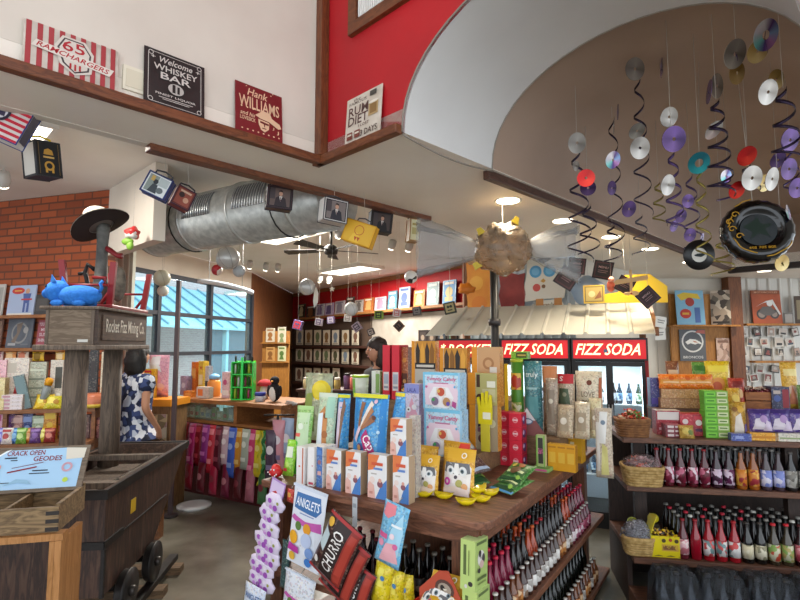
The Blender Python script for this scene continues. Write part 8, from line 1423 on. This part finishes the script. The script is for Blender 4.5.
kc(192, 199, 362, .3, .08, 'tall orange candy box on the left of the checkout counter', ('#d8701c', '#a85210'), [('r', .1, .9, .5, .8, '#e0a85a')]); kc(199, 206, 361, .3, .08, 'tall yellow candy box beside the orange one on the counter', ('#d8b83a', '#b0922a'), [('r', .1, .9, .3, .6, '#e8dcb0'), ('c', .5, .8, .2, '#c86a3a')]); kc(206, 211, 366, .28, .06, 'slim grey carton on the checkout counter', ('#b8b8bc', '#8a8a90'), [('r', .1, .9, .3, .5, '#4a4a50')])
m_ = MB(); m_.lathe([(.07, 0), (.075, .02), (.075, .16), (.05, .2)], mat('#d88a3c', .3), 18); t = one(m_, 'candy_jar', 'orange candy jar with a blue lid on the checkout counter', 'jar', KF.pt(216, .28, 1.061), KF.yaw); m_ = MB(); m_.lathe([(.06, .2), (.06, .24), (.02, .26)], mat('#7ab0dc', .35), 18); m_.build('lid', t)
kc(222, 233, 372, .2, .06, 'pink and white box left of the green rack', ('#d8b8c4', '#a88a94'), [('c', .4, .6, .25, '#b84a7a'), ('r', .1, .9, .1, .3, '#e8e0e0')]); kc(181, 190, 376, .2, .08, 'lilac packet at the left end of the checkout counter', ('#a898b8', '#8a7a98'), [('c', .5, .5, .3, '#d8d0dc')]); kc(196, 214, 387, .06, .06, 'low white tray of sweets at the front of the counter', ('#c8c4c0', '#a8a4a0'), [('r', .1, .5, .2, .8, '#d87a3a')], 'candy_tray', 'tray'); kc(184, 196, 391, .05, .06, 'low orange tray of sweets at the front of the counter', ('#d8781c', '#a85a10'), [('r', .2, .8, .3, .7, '#e0a04a')], 'candy_tray', 'tray')
# green acrylic rack of tubes
p = KF.pt(245, .18, 1.061); t = thing('tube_rack', 'bright green clear rack of candy tubes on the checkout counter', 'display rack', p, R(0)); GA = mat('#2fd04a', .25); rw = .115
for z in (0, .13, .27, .40): m_ = MB(); m_.box(-rw, rw, -.06, .06, z, z+.012, GA); m_.build('tier', t)
for x in (-rw, 0, rw): m_ = MB(); m_.box(x-.006, x+.006, -.06, .06, .0125, .40, GA); m_.build('upright', t)
MB().box(-.012, .012, -.066, -.0605, .0, .46, mat('#35e060', .25)).build('front_strip', t); MB().box(-rw, rw, .061, .065, 0, .42, mat('#8ae03a', .3)).build('back_sheet', t)
for zi, z in enumerate((.013, .143, .283)):
    for i in range(6):
        x = -rw+.024+i*.0365+(.004 if i > 2 else -.0); c = ['#c8d44a', '#7a3a2a', '#d8d8d0', '#3a8a3a', '#b84a6a', '#2a4a2a'][(i+zi) % 6]; m_ = MB(); m_.lathe([(.012, 0), (.012, .095), (.006, .105)], mat(c, .35), 8); one(m_, 'candy_tube', 'thin candy tube, %s from left on the %s tier of the green rack' % (ORD[i], ['lowest', 'middle', 'top'][zi]), 'candy tube', (p.x+x, p.y, p.z+z), 0, 0, 0, 'tubes in the green rack')
for x in (-.09, 0, .09): m_ = MB(); m_.lathe([(.01, 0), (.012, .04), (.004, .07)], mat('#1c1a1a', .4), 8); one(m_, 'black_bottle', 'small black bottle on the %s of the green rack top' % {-.09: 'left', 0: 'middle', .09: 'right'}[x], 'bottle', (p.x+x, p.y+(.03 if x == 0 else 0), p.z+.4125))
m_ = MB(); m_.lathe([(.05, 0), (.055, .06)], mat('#c8c8cc', .3), 16); t = one(m_, 'candy_jar', 'grey jar with a dark blue lid right of the green rack', 'jar', KF.pt(262, .14, 1.061), 0); m_ = MB(); m_.lathe([(.058, .06), (.058, .095)], mat('#2a3a8a', .35), 16); m_.build('lid', t)
m_ = MB(); m_.lathe([(.08, 0), (.09, .05)], noisy('#b8844a', '#8a5c2c', 40, .8), 16); one(m_, 'small_basket', 'low tan basket at the right front of the checkout counter', 'basket', KF.pt(262, .0, 1.061), 0) if 0 else None
p = KF.pt(276, .2, 1.061); t = thing('penguin_plush', 'black and white penguin plush on the checkout counter', 'plush toy', p, R(-20)); m_ = MB(); m_.ell((0, 0, .1), (.07, .06, .1), mat('#1c1a1e', .9), 16, 12); m_.build('body', t); m_ = MB(); m_.ell((0, -.02, .09), (.05, .047, .085), mat('#e0dcd4', .9), 16, 12); m_.build('belly', t); m_ = MB(); m_.ell((0, 0, .22), (.05, .048, .045), mat('#1c1a1e', .9), 14, 10); m_.ell((0, -.05, .215), (.014, .02, .01), mat('#d8902a', .6), 8, 6); m_.build('head', t)
for s in (-1, 1): m_ = MB(); m_.ell((s*.07, 0, .11), (.014, .03, .06), mat('#1c1a1e', .9), 10, 8); m_.build('wing', t)
p = KF.pt(266, .38, 1.061); t = thing('mushroom_plush', 'white plush with a red mushroom cap behind the penguin', 'plush toy', p, 0); m_ = MB(); m_.lathe([(.045, 0), (.05, .08), (.04, .14)], mat('#d8d0c4', .9), 16); m_.build('stem', t); m_ = MB(); m_.lathe([(.085, .14), (.08, .17), (.05, .205), (0, .215)], mat('#b82a30', .8), 18); m_.build('cap', t)
pouch(KF, 284, 300, 402, .1, 1.061, .05, 'white_packet', 'crumpled white packet lying at the right end of the counter', 'packet', mat('#d0ccc4', .4), [('r', .2, .8, .4, .5, '#8a8a8a')], None, 0, -50)
for i in range(15):
    px = 190+6.6*i; c, c2, nm = [('#8a1428', '#b83a4a', 'dark red'), ('#a01a5a', '#d86a9a', 'magenta'), ('#7a1020', '#a82a3a', 'crimson'), ('#8a2a7a', '#c86ab0', 'purple'), ('#b82a3a', '#e0808a', 'red'), ('#5a1a2a', '#8a3a4a', 'wine'), ('#c8a8b0', '#e8d8d8', 'pale pink'), ('#3a5ab8', '#8aa0d8', 'blue'), ('#c8862a', '#e0b86a', 'gold'), ('#a8b0a0', '#d8dcd0', 'pale grey'), ('#c83a6a', '#e88aa8', 'rose'), ('#d8c02a', '#e8dc7a', 'yellow'), ('#3a8a4a', '#8ac08a', 'green'), ('#b84a2a', '#e09a6a', 'rust'), ('#6a8ab8', '#b0c4dc', 'sky')][i]
    p = KF.pt(px, -.03-.02*(i % 2)); h = .40+.1*((i*5) % 3)/2; m_ = MB(); m_.X = Matrix.Translation((0, 0, -h)); m_.bag(.115, h, .05, mat(c, .25), sd=90+i); m_.decor([('c', .5, .62, .28, c2), ('r', .15, .85, .8, .92, c2), ('r', .2, .8, .2, .3, c2)], .115, h, 0, .001); o = one(m_, 'hanging_candy_bag', '%s candy bag hanging on the front of the checkout counter, %s from the left' % (nm, ORD[i]), 'candy bag', (p.x, p.y, .80), KF.yaw, R(-4), 0, 'bags hanging on the checkout counter')
for i in range(8): px = 195+12*i; c = ['#8a1428', '#6a1020', '#a01a3a', '#7a1a3a', '#5a1a20', '#b86a7a', '#4a7a4a', '#b83a3a'][i]; p = KF.pt(px, -.07); m_ = MB(); m_.X = Matrix.Translation((0, 0, -.32)); m_.bag(.12, .32, .06, mat(c, .3), sd=120+i); m_.decor([('c', .5, .5, .3, '#c8808a' if i % 2 else '#8a3a44')], .12, .32, 0, .001); one(m_, 'hanging_candy_bag', 'lower hanging candy bag near the floor of the checkout counter, %s from the left' % ORD[i], 'candy bag', (p.x, p.y, .42), KF.yaw, R(-4), 0, 'low bags hanging on the checkout counter')
for i, c in enumerate(['#c8c02a', '#3a8a4a', '#c83a3a', '#e0dcd0']):
    p = KF.pt(262+4.0*i, -.08, 0); m_ = MB(); m_.tube([(.012*sin(k*1.1), .012*cos(k*1.1), .78-.025*k) for k in range(22)], .011, mat(c, .4), 6); one(m_, 'candy_rope', '%s twisted candy rope hanging at the right of the checkout counter' % ['yellow', 'green', 'red', 'white'][i], 'candy rope', (p.x, p.y, .02), 0)
for i, (px, py, c, lb) in enumerate([(279, 420, '#c88a94', 'pinkish clear bag hanging left of the green bags'), (288, 418, '#9aa8c0', 'grey blue clear bag hanging just behind the bright green bag'), (272, 430, '#4a3a4a', 'dark bag hanging left of the pinkish clear bag')]):
    p = at(px, py, 4.4); m_ = MB(); m_.X = Matrix.Translation((0, 0, -.40)); m_.bag(.12, .4, .06, mat(c, .25), sd=140+i); m_.decor([('c', .5, .6, .3, '#d8ccd0'), ('r', .2, .8, .2, .3, '#7a6a8a')], .12, .4, 0, .001); one(m_, 'hanging_candy_bag', lb, 'candy bag', (p.x, p.y, p.z), R(-20)) 
p = onz(278, 420, 1.0); q = at(278, 415, 4.47); t = thing('bag_stand', 'thin black stand that carries the bags left of the green bags', 'stand', (q.x, q.y, 0)); m_ = MB(); m_.cyl((0, 0, 0), .012, q.z, BLK, 8); m_.build('pole', t); MB().cyl((0, 0, 0), .14, .015, BLK, 20).build('base', t); m_ = MB(); m_.tube([(-.12, -.0, q.z), (.14, -.0, q.z)], .008, BLK, 6); m_.build('bar', t)
p = onz(184, 487, 0); m_ = MB(); m_.lathe([(.17, 0), (.17, .02), (.12, .03)], mat('#e4e6e8', .25), 28); one(m_, 'floor_plate', 'white round base plate on the floor beside the dark red bags', 'base', (-2.12, 5.52, 0))
# shelf of jars behind the table
VF = Frame((-1.22, 6.3), R(-14)); t = thing('jar_counter', 'dark counter of small jars before the framed prints', 'counter', (*VF.O, 0), VF.yaw); MB().box(0, .95, 0, .4, 0, 1.1, DKW).build('cabinet', t); MB().box(-.02, .97, -.03, .42, 1.101, 1.13, DKW).build('top', t)
for i in range(9):
    c, nm = [('#c8b890', 'cream'), ('#8a3a34', 'dark red'), ('#d8d4cc', 'white'), ('#3a3434', 'black'), ('#b8a05a', 'mustard'), ('#6a4a6a', 'plum'), ('#c86a5a', 'coral'), ('#5a6a4a', 'olive'), ('#a8a8b0', 'grey')][i]; m_ = MB(); hh = .10+.05*((i*3) % 4)/3; m_.lathe([(.036, 0), (.04, .01), (.04, hh), (.03, hh+.012)], mat(c, .35), 14); t = one(m_, 'small_jar', '%s jar on the dark counter before the framed prints' % nm, 'jar', VF.w(.06+.1*i, .1+.06*(i % 2), 1.131), 0); m_ = MB(); m_.lathe([(.034, hh+.012), (.034, hh+.035)], mat('#2a2624' if i % 2 else '#d8d0c4', .4), 14); m_.build('lid', t)
# curved white rail below the duct
m_ = MB(); p = at(225, 297, 6.3); pts = [(at(198+5.5*i, 281+.032*(5.5*i)**1.62*.55, 6.3)-p) for i in range(11)]; t = thing('hanging_curved_rail', 'curved white rail hanging before the street windows', 'rail', p); m_.tube([tuple(v) for v in pts], .028, mat('#d4dce6', .3), 8); m_.build('rail', t)
MB().tube([tuple(pts[2]), (pts[2].x, pts[2].y, HB-p.z)], .004, mat('#9a9a9a'), 5).build('hanger', t); MB().tube([tuple(pts[8]), (pts[8].x, pts[8].y, HB-p.z)], .004, mat('#9a9a9a'), 5).build('hanger', t)
# ================= people =================
def skin_mesh(V, Es, rad, root=0):
    me = bpy.data.meshes.new('tmp'); me.from_pydata(V, Es, []); o = bpy.data.objects.new('tmp', me); COL.objects.link(o); md = o.modifiers.new('s', 'SKIN'); md.use_smooth_shade = True
    sv = me.skin_vertices[0].data
    for i, r in enumerate(rad): sv[i].radius = (r, r) if not isinstance(r, tuple) else r
    sv[root].use_root = True
    sb = o.modifiers.new('d', 'SUBSURF'); sb.levels = 1; sb.render_levels = 1
    bpy.context.view_layer.update(); dg = bpy.context.evaluated_depsgraph_get(); ev = o.evaluated_get(dg).to_mesh()
    vs = [tuple(v.co) for v in ev.vertices]; fs = [tuple(p.vertices) for p in ev.polygons]; o.evaluated_get(dg).to_mesh_clear(); bpy.data.objects.remove(o); bpy.data.meshes.remove(me); return vs, fs
def person(name_label, loc, yaw, H, skin, hair, top, legs, headtilt=0., longhair=False, arms=((.02, -.10), (.02, -.22))):
    k = H/1.72; t = thing('person', name_label, 'person', loc, yaw); S = mat(skin, .55)
    J = {'pel': (0, 0, .95, .125), 'spi': (0, .0, 1.13, .115), 'che': (0, 0, 1.33, .13), 'nek': (0, .012, 1.475, .05), 'hd0': (0, -.012-headtilt*.3, 1.55, .062), 'hd1': (0, -.012-headtilt*.7, 1.625, .083), 'hd2': (0, .0-headtilt, 1.69, .062)}
    E_ = [('pel', 'spi'), ('spi', 'che'), ('che', 'nek'), ('nek', 'hd0'), ('hd0', 'hd1'), ('hd1', 'hd2')]
    for s, n in ((-1, 'l'), (1, 'r')):
        ay, wy_ = arms[0] if s < 0 else arms[1]
        J.update({'sh'+n: (s*.165, .005, 1.39, .056), 'el'+n: (s*.215, ay+.03, 1.12, .042), 'wr'+n: (s*.185, wy_, .93, .028), 'ha'+n: (s*.178, wy_-.045, .88, .03), 'hi'+n: (s*.09, 0, .88, .088), 'kn'+n: (s*.10, -.015, .49, .06), 'an'+n: (s*.10, .02, .085, .04), 'to'+n: (s*.105, -.13, .03, .032)})
        E_ += [('che', 'sh'+n), ('sh'+n, 'el'+n), ('el'+n, 'wr'+n), ('wr'+n, 'ha'+n), ('pel', 'hi'+n), ('hi'+n, 'kn'+n), ('kn'+n, 'an'+n), ('an'+n, 'to'+n)]
        for f in range(5):
            a = (f-2)*.014; b0 = J['ha'+n]; L_ = (.045, .06, .066, .06, .048)[f]; off = (s*-.02, 0) if f == 0 else (0, 0)
            J['f%d%s' % (f, n)] = (b0[0]+off[0], b0[1]+a-.0, b0[2]-.03, .009); J['g%d%s' % (f, n)] = (b0[0]+off[0]*1.6-s*.006, b0[1]+a*1.15-.008, b0[2]-.03-L_*.6, .0085); J['h%d%s' % (f, n)] = (b0[0]+off[0]*1.4-s*.02, b0[1]+a*1.2-.016, b0[2]-.03-L_, .007); E_ += [('ha'+n, 'f%d%s' % (f, n)), ('f%d%s' % (f, n), 'g%d%s' % (f, n)), ('g%d%s' % (f, n), 'h%d%s' % (f, n))]
    ks = list(J); ix = {q: i for i, q in enumerate(ks)}
    vs, fs = skin_mesh([tuple(c*k for c in J[q][:3]) for q in ks], [(ix[a], ix[b]) for a, b in E_], [J[q][3]*k*(.84 if q in ('pel', 'spi', 'che', 'shl', 'shr', 'hil', 'hir', 'knl', 'knr') else .75 if q[:2] == 'hd' else 1) for q in ks])
    m_ = MB(); m_.add(vs, fs, S, True); hx = J['hd1']; hy = hx[1]; m_.ell((0, hy*k, 1.615*k), (.074*k, .09*k, .112*k), S, 20, 16, lambda x, y, z: 1-.10*max(0, -z)*(1 if y > -.3 else .4)+.05*max(0, -y)*max(0, -z))
    m_.ell((0, (hy-.092)*k, 1.605*k), (.013*k, .02*k, .022*k), S, 10, 8); m_.ell((0, (hy-.084)*k, 1.562*k), (.022*k, .008*k, .006*k), mat('#a0544c', .5), 10, 6)
    for s in (-1, 1): m_.ell((s*.074*k, (hy+.008)*k, 1.61*k), (.01*k, .02*k, .028*k), S, 10, 8)
    m_.build('body', t)
    for s in (-1, 1): e = MB(); e.ell((s*.029*k, (hy-.080)*k, 1.628*k), (.014*k, .007*k, .008*k), mat('#f0ece6', .3), 10, 6); e.ell((s*.029*k, (hy-.0855)*k, 1.628*k), (.007*k, .004*k, .007*k), mat('#2a1c14', .3), 8, 6); e.build('eye', t)
    HM = noisy(hair, hair, 30, .6, bump=.6); h = MB(); h.ell((0, (hy+.014)*k, 1.664*k), (.09*k, .098*k, .092*k), HM, 22, 14, lambda x, y, z: 1+.05*sin(11*x+3*z)+.04*sin(13*y))
    if longhair:
        h.ell((0, (hy+.055)*k, 1.55*k), (.115*k, .08*k, .16*k), HM, 22, 14, lambda x, y, z: 1+.07*sin(9*x+8*z)+.05*sin(12*z))
        for s in (-1, 1): h.ell((s*.082*k, (hy+.032)*k, 1.57*k), (.03*k, .055*k, .13*k), HM, 14, 10, lambda x, y, z: 1+.08*sin(9*z))
    h.build('hair', t)
    def cloth(q, E2, grow, m, nm): 
        ii = {a: i for i, a in enumerate(q)}; v2, f2 = skin_mesh([tuple(c*k for c in J[a][:3]) for a in q], [(ii[a], ii[b]) for a, b in E2], [(J[a][3]+grow+(.014 if a[:2] == 'sl' else 0))*k for a in q]); m2 = MB(); m2.add(v2, f2, m, True); m2.build(nm, t)
    J['nb'] = (0, .006, 1.44, .05); J['hem'] = (0, 0, .80, .14); J['wst'] = (0, 0, 1.02, .112)
    for s, n in ((-1, 'l'), (1, 'r')): a, b = J['sh'+n], J['el'+n]; J['sl'+n] = tuple(a[i]*.45+b[i]*.55 for i in range(4))
    cloth(['pel', 'spi', 'hem', 'che', 'nb', 'shl', 'shr', 'sll', 'slr'], [('pel', 'spi'), ('pel', 'hem'), ('spi', 'che'), ('che', 'nb'), ('che', 'shl'), ('che', 'shr'), ('shl', 'sll'), ('shr', 'slr')], .032, top, 'shirt')
    cloth(['pel', 'wst', 'hil', 'hir', 'knl', 'knr', 'anl', 'anr'], [('pel', 'hil'), ('pel', 'wst'), ('pel', 'hir'), ('hil', 'knl'), ('hir', 'knr'), ('knl', 'anl'), ('knr', 'anr')], .03, legs, 'trousers')
    for s, n in ((-1, 'l'), (1, 'r')): a = J['an'+n]; m2 = MB(); m2.ell((a[0]*k, (a[1]-.06)*k, .04*k), (.05*k, .13*k, .04*k), mat('#2a2628', .5), 16, 10); m2.build('shoe', t)
    return t
q = at(378, 345, 5.0); person('person with dark curly hair and a black top behind the candy table, looking left', (q.x, 5.0, 0), R(-62), 1.70, '#b98468', '#2a1a14', mat('#17151a', .8), mat('#2a2c36', .8), .01, True)
q = at(139, 345, 5.05); person('person with long black hair in a navy and white patterned top behind the mine cart', (q.x, 5.05, 0), R(150), 1.64, '#c08a6c', '#15110f', busy(['#27345c', '#d8dce4', '#3a4a7a', '#1c2644', '#b8c0d0'], 22, .8), mat('#24283a', .8), .0, True)
